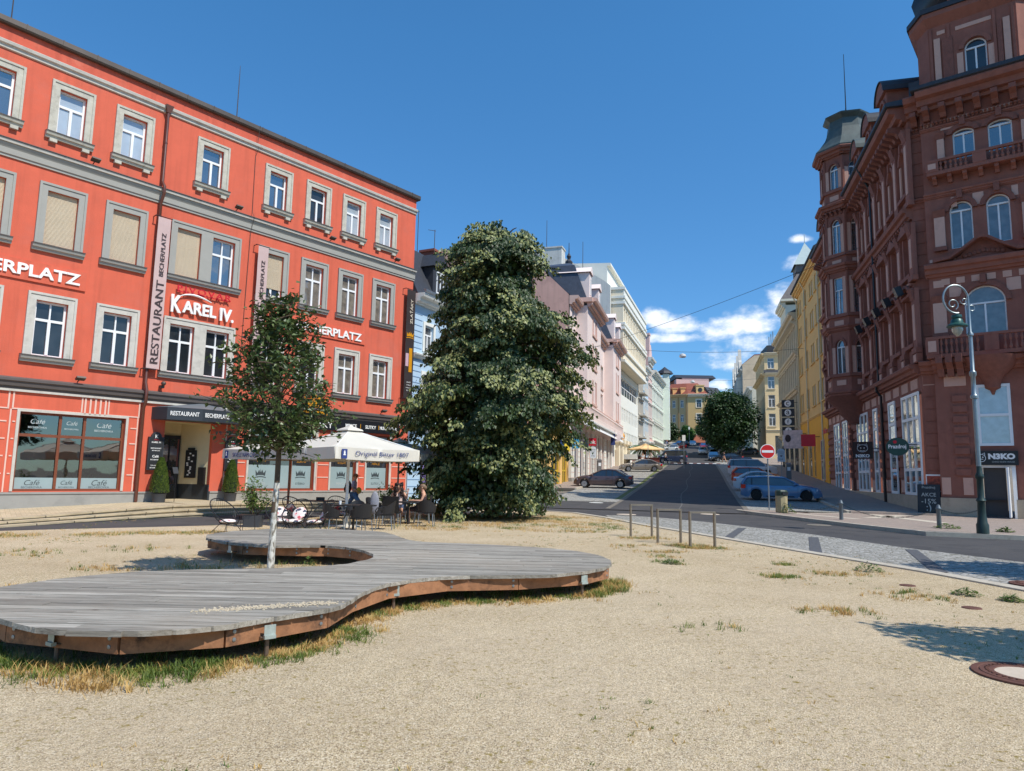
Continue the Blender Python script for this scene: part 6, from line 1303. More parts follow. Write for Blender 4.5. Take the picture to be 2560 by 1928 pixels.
def deckmat():
    m, n, l, b = nodemat('weathered_boards'); b.inputs['Roughness'].default_value = .85; b.inputs['Specular IOR Level'].default_value = .25
    tcn = n.new('ShaderNodeTexCoord'); s = n.new('ShaderNodeSeparateXYZ'); l.new(tcn.outputs['Object'], s.inputs[0])
    dv = n.new('ShaderNodeMath'); dv.operation = 'DIVIDE'; l.new(s.outputs[1], dv.inputs[0]); dv.inputs[1].default_value = .145
    fl = n.new('ShaderNodeMath'); fl.operation = 'FLOOR'; l.new(dv.outputs[0], fl.inputs[0])
    # boards are butt jointed every 3 m, staggered from row to row
    wn0 = n.new('ShaderNodeTexWhiteNoise'); wn0.noise_dimensions = '1D'; l.new(fl.outputs[0], wn0.inputs['W'])
    xo = n.new('ShaderNodeMath'); xo.operation = 'MULTIPLY_ADD'; l.new(wn0.outputs[0], xo.inputs[0]); xo.inputs[1].default_value = 3.0; l.new(s.outputs[0], xo.inputs[2])
    xd = n.new('ShaderNodeMath'); xd.operation = 'DIVIDE'; l.new(xo.outputs[0], xd.inputs[0]); xd.inputs[1].default_value = 3.0
    xf = n.new('ShaderNodeMath'); xf.operation = 'FLOOR'; l.new(xd.outputs[0], xf.inputs[0])
    ad = n.new('ShaderNodeMath'); ad.operation = 'MULTIPLY_ADD'; l.new(xf.outputs[0], ad.inputs[0]); ad.inputs[1].default_value = 31.7; l.new(fl.outputs[0], ad.inputs[2])
    wn = n.new('ShaderNodeTexWhiteNoise'); wn.noise_dimensions = '1D'; l.new(ad.outputs[0], wn.inputs['W'])
    mp = n.new('ShaderNodeMapping'); mp.inputs['Scale'].default_value = (1.3, 26, 20); l.new(tcn.outputs['Object'], mp.inputs[0])
    ofs = n.new('ShaderNodeVectorMath'); ofs.operation = 'ADD'; l.new(mp.outputs[0], ofs.inputs[0]); l.new(wn.outputs['Color'], ofs.inputs[1])
    g = n.new('ShaderNodeTexNoise'); g.inputs['Scale'].default_value = 1.4; g.inputs['Detail'].default_value = 9; g.inputs['Roughness'].default_value = .7; g.inputs['Distortion'].default_value = .8; l.new(ofs.outputs[0], g.inputs['Vector'])
    r = n.new('ShaderNodeValToRGB'); e = r.color_ramp.elements; e[0].position = .3; e[1].position = .72; e[0].color = rgb((94, 88, 78)) + (1,); e[1].color = rgb((184, 178, 166)) + (1,); q = e.new(.47); q.color = rgb((146, 140, 129)) + (1,)
    l.new(g.outputs[0], r.inputs[0])
    big = n.new('ShaderNodeTexNoise'); big.inputs['Scale'].default_value = .6; big.inputs['Detail'].default_value = 5; l.new(tcn.outputs['Object'], big.inputs['Vector'])
    vr = n.new('ShaderNodeMath'); vr.operation = 'MULTIPLY_ADD'; l.new(wn.outputs[0], vr.inputs[0]); vr.inputs[1].default_value = .5; vr.inputs[2].default_value = .72
    mu = n.new('ShaderNodeMixRGB'); mu.blend_type = 'MULTIPLY'; mu.inputs[0].default_value = 1; l.new(r.outputs[0], mu.inputs[1]); l.new(vr.outputs[0], mu.inputs[2])
    mb2 = n.new('ShaderNodeMixRGB'); br = n.new('ShaderNodeValToRGB'); br.color_ramp.elements[0].position = .5; br.color_ramp.elements[1].position = .75; br.color_ramp.elements[1].color = (.35,) * 3 + (1,); l.new(big.outputs[0], br.inputs[0]); l.new(br.outputs[0], mb2.inputs[0]); l.new(mu.outputs[0], mb2.inputs[1]); mb2.inputs[2].default_value = rgb((170, 154, 134)) + (1,)
    kn = n.new('ShaderNodeTexVoronoi'); kn.inputs['Scale'].default_value = 1.0; mk = n.new('ShaderNodeMapping'); mk.inputs['Scale'].default_value = (1.6, 4, 1); l.new(tcn.outputs['Object'], mk.inputs[0]); l.new(mk.outputs[0], kn.inputs['Vector'])
    kr = n.new('ShaderNodeValToRGB'); kr.color_ramp.elements[0].position = .03; kr.color_ramp.elements[1].position = .07; kr.color_ramp.elements[0].color = (.75,) * 3 + (1,); kr.color_ramp.elements[1].color = (0, 0, 0, 1); l.new(kn.outputs['Distance'], kr.inputs[0])
    mk2 = n.new('ShaderNodeMixRGB'); l.new(kr.outputs[0], mk2.inputs[0]); l.new(mb2.outputs[0], mk2.inputs[1]); mk2.inputs[2].default_value = rgb((88, 70, 58)) + (1,)
    l.new(mk2.outputs[0], b.inputs['Base Color'])
    bp = n.new('ShaderNodeBump'); bp.inputs['Strength'].default_value = .5; bp.inputs['Distance'].default_value = .01; l.new(g.outputs[0], bp.inputs['Height']); l.new(bp.outputs[0], b.inputs['Normal'])
    return m
beamm = M('beam_wood', rgb((158, 110, 76)), .85, .35, 5, .4, 14, dirt=rgb((62, 48, 40)), dsc=3.2, damt=.95)
DK = thing('wooden_deck', 'low free-form deck of grey weathered boards curving round the young tree', 'deck', I4)
def cross(y):
    xs = []
    for (x0, y0), (x1, y1) in zip(OUT, OUT[1:] + OUT[:1]):
        if (y0 <= y < y1) or (y1 <= y < y0): xs.append(x0 + (x1 - x0) * (y - y0) / (y1 - y0))
    return sorted(xs)
b = MB(); y = 5.655; random.seed(11); pw = .145
k = 39
y = 39 * pw
while y < 16.2:
    cuts = [-9.] + sorted(-6 + random.random() * 2 + k * random.uniform(2.2, 3.2) for k in range(4)) + [9.]; dzs = [random.uniform(-.003, .003) for _ in cuts]; jit = random.uniform(-.008, .008)
    for sb in range(5):
        ya = y + .006 + sb * (pw - .012) / 5; yb_ = ya + (pw - .012) / 5; A, C_ = cross(ya), cross(yb_)
        if len(A) != len(C_) or not A: A = C_ = cross((ya + yb_) / 2)
        for i in range(0, len(A) - 1, 2):
            for c0, c1, dz in zip(cuts, cuts[1:], dzs):
                a0, a1, d0, d1 = max(A[i] + jit, c0 + .002), min(A[i + 1] + jit, c1 - .002), max(C_[i] + jit, c0 + .002), min(C_[i + 1] + jit, c1 - .002)
                if a1 - a0 < .01 or d1 - d0 < .01: continue
                b.add([(a0, ya, ZD - .042), (a1, ya, ZD - .042), (d1, yb_, ZD - .042), (d0, yb_, ZD - .042), (a0, ya, ZD + dz), (a1, ya, ZD + dz), (d1, yb_, ZD + dz), (d0, yb_, ZD + dz)], [(4, 5, 6, 7), (1, 2, 6, 5), (3, 0, 4, 7)] + ([(0, 1, 5, 4)] if sb == 0 or i == 0 and y < 6.6 else []) + ([(2, 3, 7, 6)] if sb == 4 else []))
    y += pw
part('boards', b, deckmat(), DK)
def beam_path(P, closed=False):
    n = len(P)
    for i in range(n - 1):
        a, c = Vector(P[i]), Vector(P[i + 1]); d_ = (c - a).normalized(); nr = Vector((d_.y, -d_.x)) * .035
        b = MB(); b.prism([tuple(a - nr), tuple(c - nr), tuple(c + nr), tuple(a + nr)], .15, ZD - .044); 
        o = part('edge_beam', b, beamm, DK)
        if i % 2 == 0:
            bb = MB()
            for t in (.07, .93):
                p = a + (c - a) * t + nr * 1.0
                for z in (.2, .265): bb.X = T(p.x, p.y, z) @ RZ(math.atan2(nr.y, nr.x)) @ RY(math.pi / 2); bb.lathe([(.018, 0), (.016, .006), (.0, .008)], 8); bb.X = None
            part('bolt', bb, steel, o)
front = [(-5.2, 7.5), (-4.95, 6.85), (-4.15, 6.12), (-3.05, 5.80), (-2.35, 6.08), (-1.72, 6.88), (-1.66, 7.65), (-1.42, 8.5), (-.78, 9.12), (.12, 9.34), (.98, 9.83), (1.42, 10.5), (1.47, 11.3)]
beam_path(front)
beam_path([(-5.84, 14.1), (-5.6, 13.5), (-4.62, 12.6), (-3.6, 12.53), (-3.15, 12.57), (-2.65, 12.3), (-2.15, 11.55), (-1.97, 10.95)])
beam_path([(-1.97, 10.95), (-2.2, 10.0), (-3.0, 9.42), (-4.4, 8.95), (-5.15, 8.1)])
brk = M('zinc_bracket', rgb((176, 186, 180)), .45, .2, 20, metal=.4)
for x, y_, a in ((-2.09, 6.36, 40), (-3.64, 5.98, -35), (-1.36, 8.62, 25), (.99, 9.83, 30), (-4.85, 12.72, -45), (-2.3, 11.9, -60), (-3.0, 7.5, 0), (0, 10.8, 0)):
    q = MB(); q.X = T(x, y_, 0) @ RZ(R(a)); q.cyl(0, -.02, 0, .19, .02, 8); q.box(-.07, .07, -.05, .1, .178, .188); part('leg', q, M('rust_leg', rgb((120, 100, 84)), .6, .2, 10, metal=.4) if 'rust_leg' not in bpy.data.materials else bpy.data.materials['rust_leg'], DK)
    if abs(a) > 0:
        q = MB(); q.X = T(x, y_, 0) @ RZ(R(a)); q.box(-.05, .05, -.075, -.07, .2, .285); q.box(-.05, .05, -.09, -.05, .17, .199)
        part('bracket', q, brk, DK)
# white gravel scatter on the boards
q = MB(); random.seed(2)
for i in range(420): x = -2.1 + random.gauss(0, .3) - 0; y_ = 6.95 + random.gauss(0, .13) + (x + 2.1) * .35; s = random.uniform(.003, .007); 
for i in range(500):
    t = random.random(); x = -2.75 + 1.1 * t + random.gauss(0, .06); y_ = 6.55 + .55 * t + random.gauss(0, .05); s = random.uniform(.003, .008)
    q.box(x - s, x + s, y_ - s, y_ + s, ZD + .001, ZD + .003 + s)
gs = part('gravel_on_deck', q, M('pebble', rgb((214, 198, 170)), .9, .1, 30)); tag(gs, 'pale gravel strewn over the front boards of the deck', 'gravel', kind='stuff')
# ================================================================== GRASS, WEEDS
grassm = leafmat('grass_green', rgb((70, 92, 34)), rgb((104, 124, 50)), rgb((152, 152, 76)), 3, .3, .6); drym = leafmat('grass_dry', rgb((166, 128, 74)), rgb((196, 160, 96)), rgb((214, 188, 124)), 3, .25, .7)
def blades(b, x, y, n, h, sp_, z=0.):
    for _ in range(n):
        a = random.uniform(0, 6.283); r = abs(random.gauss(0, sp_)); px_, py = x + r * math.cos(a), y + r * math.sin(a)
        hh = h * random.uniform(.45, 1.15); t = random.uniform(0, 6.283); ln = random.uniform(.3, 1.5) * hh; wd = random.uniform(.0025, .005); c, s = math.cos(t), math.sin(t)
        p0 = (px_ - s * wd, py + c * wd, z); p1 = (px_ + s * wd, py - c * wd, z); m0 = (px_ + c * ln * .4 - s * wd * .7, py + s * ln * .4 + c * wd * .7, z + hh * .6); m1 = (px_ + c * ln * .4 + s * wd * .7, py + s * ln * .4 - c * wd * .7, z + hh * .6); tp_ = (px_ + c * ln, py + s * ln, z + hh)
        b.add([p0, p1, m1, m0, tp_], [(0, 1, 2, 3), (3, 2, 4)])
random.seed(21)
ga, gd = MB(), MB()
def along(P, n, off, f):
    for i in range(n):
        t = random.random() * (len(P) - 1); k = int(t); u = t - k; a, c = Vector(P[k]), Vector(P[min(k + 1, len(P) - 1)]); p = a + (c - a) * u; d_ = (c - a).normalized(); nr = Vector((d_.y, -d_.x)); f(p.x + nr.x * off(), p.y + nr.y * off())
along(front[1:5], 230, lambda: abs(random.gauss(0, .24)) - .05, lambda x, y: blades(ga if noise.noise(Vector((x * 3, y * 3, 0))) > -.1 else gd, x, y, 30, random.uniform(.03, .1), .08))
along(front[4:7], 130, lambda: abs(random.gauss(0, .22)) - .08, lambda x, y: blades(ga if noise.noise(Vector((x * 3, y * 3, 0))) > 0 else gd, x, y, 26, random.uniform(.02, .07), .07))
along(front[6:], 240, lambda: abs(random.gauss(0, .2)) - .12, lambda x, y: blades(ga if noise.noise(Vector((x * 3, y * 3, 0))) > .1 else gd, x, y, 24, random.uniform(.02, .07), .08))
along(front[10:], 60, lambda: random.uniform(.0, .35), lambda x, y: blades(ga if random.random() < .6 else gd, x, y, 22, .09, .06))
along(front, 160, lambda: random.uniform(-.8, -.15), lambda x, y: blades(ga, x, y, 12, .11, .07))
for _ in range(120): blades(ga if random.random() < .6 else gd, random.uniform(-5.6, -2.3), random.uniform(10.2, 12.6), 12, .1, .08)
# lawn fringe along the far edge of the gravel and round the linden
for _ in range(700):
    t = random.random(); x = -14.5 + 9.5 * t; y = 15.6 + 4.6 * t ** 1.1 + random.gauss(-.3, .45); 
    if noise.noise(Vector((x * .9, y * .9, 3))) > -.12: blades(gd if random.random() < .6 else ga, x, y, 16, .055, .14)
for _ in range(1500):
    a = random.uniform(0, 6.283); r = random.uniform(0, 1) ** .5 * 4.6; x, y = -.9 + r * 1.25 * math.cos(a), 25.0 + r * 1.0 * math.sin(a)
    if noise.noise(Vector((x * .6, y * .6, 9))) > -.25: blades(ga if noise.noise(Vector((x * .8, y * .8, 1))) > .18 else gd, x, y, 16, .07, .14)
for x, y, n, s in ((3.6, 19.2, 60, .35), (4.3, 17.3, 60, .35), (4.5, 16.8, 70, .3), (2.4, 21.0, 40, .5), (3.4, 15.8, 26, .3), (2.8, 17.0, 20, .3)):
    for _ in range(n): blades(gd if random.random() < .65 else ga, x + random.gauss(0, s), y + random.gauss(0, s * .6), 16, .06, .07)
for x, y, n, s, g_ in ((4.55, 12.1, 46, .17, .8), (5.3, 13.8, 20, .12, .9), (5.6, 12.6, 26, .2, .2), (4.11, 9.0, 40, .22, .35), (5.9, 10.2, 26, .3, .2), (5.81, 10.63, 12, .12, .9), (6.3, 12.6, 12, .3, .2), (3.0, 13.8, 16, .2, .8), (3.2, 14.8, 16, .2, .7), (2.3, 7.9, 10, .2, .9), (-6.5, 11.5, 24, .3, .4), (-9, 13.5, 30, .5, .6), (-7.5, 14.5, 24, .5, .7), (-6.2, 9.8, 16, .3, .5)):
    for _ in range(n): blades(ga if random.random() < g_ else gd, x + random.gauss(0, s), y + random.gauss(0, s * .7), 14, .06, .05)
# tiny sprigs scattered over the gravel
for _ in range(5200):
    x = random.uniform(-12, 7.6); y = random.uniform(2.5, 24)
    if noise.noise(Vector((x * .45, y * .45, 5))) + .35 * noise.noise(Vector((x * 1.7, y * 1.7, 2))) > .13 and not (-5.6 < x < 1.8 and 5.4 < y < 16.3): blades(ga if random.random() < .5 else gd, x, y, 6, .026, .03)
tag(part('grass', ga, grassm), 'green grass along the deck and in patches on the gravel', 'grass', kind='stuff'); tag(part('dry_grass', gd, drym), 'dry straw-coloured grass under the linden and along the deck', 'grass', kind='stuff')
weedm = leafmat('weed_leaf', rgb((48, 74, 28)), rgb((82, 108, 44)), rgb((124, 142, 70)), 8, .25, .5)
def rosette(n, r, h, sz):
    b = MB()
    for _ in range(n):
        a = random.uniform(0, 6.283); rr = r * random.random() ** .6; x, y = rr * math.cos(a), rr * math.sin(a); z = h * (1 - (rr / r) ** 2) * random.uniform(.3, 1); s = sz * random.uniform(.6, 1.2); t = random.uniform(0, 6.283); c, q = math.cos(t), math.sin(t); dz = random.uniform(-.3, .6) * s
        b.add([(x, y, z), (x + c * s * .5 - q * s * .3, y + q * s * .5 + c * s * .3, z + dz * .6), (x + c * s, y + q * s, z + dz), (x + c * s * .5 + q * s * .3, y + q * s * .5 - c * s * .3, z + dz * .6)], [(0, 1, 2, 3)])
    return b
for i, (x, y, r, h, lab) in enumerate([(6.55, 13.15, .26, .16, 'large bushy green weed beside the granite kerb'), (6.66, 10.55, .2, .1, 'spreading green weed on the gravel above the rusty lids'), (7.0, 10.1, .16, .09, 'small green weed nearest the right edge of the photo by the kerb'), (3.1, 13.7, .2, .09, 'flat green weed on the gravel in front of the middle bike stand'), (-3.2, 11.6, .14, .3, 'bright green sprout growing in the deck opening behind the white trunk'), (13.0, 33.4, .35, .45, 'tangled weed grown up around the concrete bin'), (14.85, 24.35, .4, .16, 'leafy weed at the foot of the nearer grey bollard'), (15.9, 23.0, .25, .14, 'leafy weed on the pavement right of the lamp post')]):
    o = part('weed', rosette(260 if i < 4 else 150, r, h, .05 if y < 20 else .12), weedm, None, T(x, y, 0 if y < 20 else .1)); tag(o, lab, 'weed', 'weeds in the gravel and paving')
# ================================================================== BIKE STANDS, MANHOLES
stand_m = M('stand_steel', rgb((144, 134, 120)), .45, .18, 8, metal=.6)
for (x0, y0), (x1, y1), h_, lab in (((3.34, 19.75), (3.95, 19.9), .84, 'bike stand farthest left, square steel hoop nearest the linden'), ((3.72, 18.0), (4.33, 18.15), .8, 'middle one of three square steel bike stands'), ((4.24, 16.85), (4.86, 17.0), .8, 'rightmost square steel bike stand nearest the deck')):
    b = MB(); w_ = .02; L_ = math.hypot(x1 - x0, y1 - y0); b.box(-w_, w_, -.035, .035, 0, h_); b.box(L_ - w_, L_ + w_, -.035, .035, 0, h_); b.box(-w_, L_ + w_, -.035, .035, h_, h_ + .045)
    o = part('bike_stand', b, stand_m, None, T(x0, y0, 0) @ RZ(math.atan2(y1 - y0, x1 - x0))); tag(o, lab, 'bike stand', 'square bike stands')
rust = M('rusty_iron', rgb((98, 62, 48)), .75, .25, 6, .4, 30); conc = M('concrete_fill', rgb((196, 180, 160)), .9, .1, 6, .3, 40)
def manhole(x, y, r, lab, fill=True, z=.0):
    t = thing('manhole_cover', lab, 'manhole', T(x, y, z)); b = MB(); b.lathe([(r, -.02), (r, .016), (r * .88, .02), (r * .86, .010), (r * .84, .02), (r * .6, .022), (r * .58, .012)], 36); 
    for k in range(36): a = 2 * math.pi * k / 36; b.box(r * .72 * math.cos(a) - .012, r * .72 * math.cos(a) + .012, r * .72 * math.sin(a) - .012, r * .72 * math.sin(a) + .012, .02, .028)
    part('iron_ring', b, rust, t, smooth=True); b = MB(); b.lathe([(.0, .016), (r * .59, .014)], 30); part('lid', b, conc if fill else rust, t)
manhole(4.42, 6.22, .42, 'round rusty manhole cover with concrete centre in the gravel at the lower right')
manhole(8.6, 11.75, .4, 'round iron manhole cover in the cobbles at the right edge', False)
for x, y, lab in ((6.28, 11.4, 'small flat rusty lid farther from the camera in the gravel'), (6.04, 9.47, 'small flat rusty lid in the gravel above the tree shadow')):
    b = MB(); b.lathe([(0, .012), (.11, .012), (.12, .0)], 20); tag(part('valve_lid', b, rust, None, T(x, y, 0)), lab, 'lid')
for x, y, lab in ((9.4, 33.6, 'pale round manhole lid in the asphalt at the street mouth'), (5.2, 31.9, 'pale oval manhole lid in the asphalt behind the left bike stand'), (11.6, 26.9, 'dark drain grate by the kerb in front of the first bollard')):
    b = MB(); b.lathe([(0, .012), (.42, .012), (.44, .0)], 24); tag(part('manhole_cover', b, conc if x < 11 else dkkerb, None, T(x, y, -.025)), lab, 'manhole')
for (x, y) in ((4.9, 40.6), (5.9, 46.5), (10.5, 60.5)): 
    b = MB(); b.lathe([(0, .008), (.4, .008), (.41, .0)], 20); tag(part('manhole_cover', b, whitetrim, None, T(x, y, GU(x, y) + .01)), 'white painted round lid in the cobbled bay, %s' % {4.9: 'nearest the side road', 5.9: 'just in front of the brown saloon', 10.5: 'beyond the brown saloon'}[x], 'lid', 'white lids in the cobbled parking bay')
# ================================================================== TREES
def leaf(b, p, d, n, s, wd=.42, fold=.12):
    d = d.normalized(); sd = d.cross(n)
    if sd.length < 1e-3: sd = Vector((1, 0, 0))
    sd.normalize(); n2 = sd.cross(d).normalized()
    a = p; t = p + d * s - n2 * s * .12; m = p + d * s * .42
    b.add([a, m + sd * s * wd + n2 * s * fold, t, m - sd * s * wd + n2 * s * fold], [(0, 1, 2, 3)])
bark = M('bark', rgb((92, 76, 60)), .95, .25, 5, .8, 9)
# silver linden
linden_leaf = leafmat('linden_leaf', rgb((26, 44, 16)), rgb((40, 62, 22)), rgb((68, 88, 36)), .9, .14, .52, back=rgb((140, 144, 86)))
random.seed(77)
TL = thing('linden_tree', 'large silver linden with drooping pale-backed leaves down to the ground beside the café', 'tree', T(-.72, 27.0, -.05))
PRR = [(.1, 1.3), (.3, 2.1), (1.6, 2.8), (2.7, 2.65), (4.1, 3.4), (5.2, 3.45), (5.9, 3.0), (7.1, 3.3), (8.3, 2.4), (8.75, 1.5), (9.5, 2.1), (10.9, 1.1), (11.5, .7), (11.8, .05)]
PRL = [(.1, 1.3), (.3, 2.3), (1.6, 2.7), (2.7, 3.0), (4.4, 3.2), (5.9, 2.55), (6.8, 2.5), (7.6, 2.95), (8.3, 1.9), (9.3, 2.2), (10.5, 1.8), (11.0, .5), (11.5, .05)]
def _pr(P_, z):
    for (a, c), (e, f) in zip(P_, P_[1:]):
        if z <= e: return c + (f - c) * max(0, z - a) / (e - a)
    return .05
def prof(z, a=1.57): t = (1 + math.cos(a)) / 2; return _pr(PRR, z) * t + _pr(PRL, z) * (1 - t)
lf = MB(); br_ = MB(); nbr = 270
for i in range(nbr):
    zt_ = .5 + 10.9 * ((i + random.random()) / nbr) ** .92; a = i * 2.399 + random.gauss(0, .25); nv = noise.noise(Vector((math.cos(a) * 1.6, math.sin(a) * 1.6, zt_ * .62))); r = prof(zt_, a) * random.uniform(.88, 1.04) * (.9 + .42 * nv)
    if nv < -.22 and random.random() < .7: continue
    z0 = min(10.2, max(.9, zt_ - .1 * r + .2)); tip = Vector((r * math.cos(a), r * math.sin(a), zt_ + .0)); p0 = Vector((0, 0, z0)); mid = p0.lerp(tip, .6) + Vector((0, 0, .35 + .1 * r))
    pts = [p0.lerp(mid, t) .lerp(mid.lerp(tip, t), t) for t in [k / 5 for k in range(6)]]
    if i % 3 == 0: br_.tube(pts, [.05 * (1 - k / 6) + .008 for k in range(6)], 5, False)
    nsp = 4 + int(r * 2.2)
    for k in range(nsp):
        t = 1 - .5 * (k / nsp) ** 1.3; c = p0.lerp(mid, t).lerp(mid.lerp(tip, t), t) + Vector((random.gauss(0, .26), random.gauss(0, .26), random.gauss(0, .1)))
        out = Vector((math.cos(a + random.gauss(0, .5)), math.sin(a + random.gauss(0, .5)), 0)); sl_ = random.uniform(.35, .75)
        # one drooping spray: leaves in two ranks hanging from a curved twig
        nl = 40; flip = noise.noise(c * .9) > .0
        for q in range(nl):
            u = random.random(); tw_ = c + out * (u * sl_) + Vector((0, 0, -.55 * u * u * sl_ - .05)); sd = Vector((-out.y, out.x, 0)) * random.choice((-1, 1)); 
            p = tw_ + sd * random.uniform(0, .2) + Vector((random.gauss(0, .05), random.gauss(0, .05), random.uniform(-.14, .04)))
            d_ = (out * random.uniform(.1, .7) + sd * random.uniform(0, .6) + Vector((0, 0, -random.uniform(.5, 1.3)))); nn2 = (out * random.uniform(.3, 1) + Vector((random.gauss(0, .35), random.gauss(0, .35), random.uniform(.1, .8))))
            if flip and random.random() < .62: nn2 = -nn2
            leaf(lf, p, d_, nn2, random.uniform(.1, .17), .46)
for _ in range(15000):      # inner shaded foliage
    z = random.uniform(.6, 10.4); a = random.uniform(0, 6.283); r = prof(z, a) * random.uniform(.2, .82); p = Vector((r * math.cos(a), r * math.sin(a), z)); leaf(lf, p, Vector((random.gauss(0, 1), random.gauss(0, 1), -1)), Vector((math.cos(a), math.sin(a), .4)), .2, .5)
for _ in range(1500):      # skirt hanging almost to the ground
    a = random.uniform(0, 6.283); z = random.uniform(.3, 1.1); r = prof(z, a) * random.uniform(.7, 1.0); p = Vector((r * math.cos(a), r * math.sin(a), z)); leaf(lf, p, Vector((random.gauss(0, .4), random.gauss(0, .4), -1)), Vector((math.cos(a), math.sin(a), .3)), .14, .45)
part('crown', lf, linden_leaf, TL)
b = MB(); b.tube([(0, 0, -.1), (.02, .03, .6), (-.03, 0, 2.5), (.05, 0, 6), (0, 0, 10.4)], [.3, .23, .2, .13, .03], 12); b.tube([(.05, 0, 0), (.3, .1, .9), (.6, .2, 2.2)], [.14, .1, .05], 8); b.v += []; part('trunk', b, bark, TL, smooth=True); part('limbs', br_, bark, TL)
# young tree with whitewashed trunk
random.seed(12)
yl = leafmat('young_leaf', rgb((44, 62, 32)), rgb((74, 94, 48)), rgb((130, 140, 88)), 2.5, .18, .4)
TY = thing('young_tree', 'young tree with whitewashed trunk rising through the opening in the deck', 'tree', T(-3.55, 10.8, 0))
b = MB(); tp_ = [(0.0, 0, -.05), (.0, 0, .5), (.01, 0, 1.0), (.02, 0, 1.42)]; b.tube(tp_, [.058, .05, .046, .043], 14)
m_, n_, l_, bb_ = nodemat('whitewash'); tcn = n_.new('ShaderNodeTexCoord'); t1 = n_.new('ShaderNodeTexNoise'); t1.inputs['Scale'].default_value = 26; t1.inputs['Detail'].default_value = 8; mp_ = n_.new('ShaderNodeMapping'); mp_.inputs['Scale'].default_value = (1, 1, .35); l_.new(tcn.outputs['Object'], mp_.inputs[0]); l_.new(mp_.outputs[0], t1.inputs['Vector'])
r1 = n_.new('ShaderNodeValToRGB'); r1.color_ramp.elements[0].position = .40; r1.color_ramp.elements[1].position = .56; r1.color_ramp.elements[0].color = rgb((120, 112, 98)) + (1,); r1.color_ramp.elements[1].color = rgb((212, 209, 198)) + (1,); l_.new(t1.outputs[0], r1.inputs[0]); l_.new(r1.outputs[0], bb_.inputs['Base Color']); bb_.inputs['Roughness'].default_value = .9
bp_ = n_.new('ShaderNodeBump'); bp_.inputs['Strength'].default_value = .7; bp_.inputs['Distance'].default_value = .02; l_.new(t1.outputs[0], bp_.inputs['Height']); l_.new(bp_.outputs[0], bb_.inputs['Normal'])
part('whitewashed_trunk', b, m_, TY, smooth=True)
b = MB(); b.tube([(.02, 0, 1.425), (.02, 0, 1.9), (.0, .0, 2.4), (-.06, 0, 3.1), (-.12, 0, 3.9)], [.042, .04, .034, .024, .008], 12); b.tube([(.005, 0, .98), (.008, 0, 1.14)], [.0485, .048], 14); part('trunk', b, bark, TY, smooth=True)
bb = MB(); lf = MB()
def twig(b, lfb, p0, p1, nl, ls, spread=.10, droop=.0, ranks=True):
    m = p0.lerp(p1, .5) + Vector((random.gauss(0, .05), random.gauss(0, .05), .06)); pts = [p0.lerp(m, t).lerp(m.lerp(p1, t), t) for t in (0, .25, .5, .75, 1)]; b.tube(pts, [.012, .010, .008, .006, .003], 5, False)
    for k in range(nl):
        t = random.uniform(.25, 1.06); c = p0.lerp(m, t).lerp(m.lerp(p1, t), t); d0 = (p1 - p0).normalized()
        d_ = Vector((random.gauss(0, 1), random.gauss(0, 1), random.gauss(-.1, .7))).normalized() + d0 * .5; leaf(lfb, c + Vector([random.gauss(0, spread * .5) for _ in range(3)]), d_, Vector((random.gauss(0, .5), random.gauss(0, .5), 1)), ls * random.uniform(.65, 1.2), .32, .05)
YP = [(1.95, .35), (2.3, .85), (2.7, .98), (3.2, .95), (3.6, .68), (4.0, .42), (4.4, .12)]
def yprof(z):
    for (a, c), (e, f) in zip(YP, YP[1:]):
        if z <= e: return c + (f - c) * max(0, z - a) / (e - a)
    return 0
for i in range(66):
    z = 2.0 + 2.3 * (i + random.random()) / 66; a = i * 2.399; rr = yprof(z) * random.uniform(.55, 1.12); cx_ = -.12 * (z - 2) / 2
    tip = Vector((cx_ + rr * math.cos(a), rr * math.sin(a), z + random.gauss(0, .06))); base = Vector((-.05 * (z - 2), 0, max(1.9, z - .45 - rr * .3)))
    twig(bb, lf, base, tip, 26, .1)
    for _ in range(3):
        q = base.lerp(tip, random.uniform(.5, .9)); e = q + Vector((random.gauss(0, .22), random.gauss(0, .22), random.gauss(.02, .14))); twig(bb, lf, q, e, 23, .096)
for tip in ((-1.25, -.1, 2.75), (-1.05, .1, 2.2), (.95, 0, 2.15), (1.1, .1, 2.45), (.35, 0, 4.05), (-.75, 0, 3.7), (.55, 0, 3.9), (-1.0, .2, 3.25)): twig(bb, lf, Vector((0, 0, max(2.0, tip[2] - .5))), Vector(tip), 30, .09)
part('branches', bb, bark, TY); part('crown', lf, yl, TY)
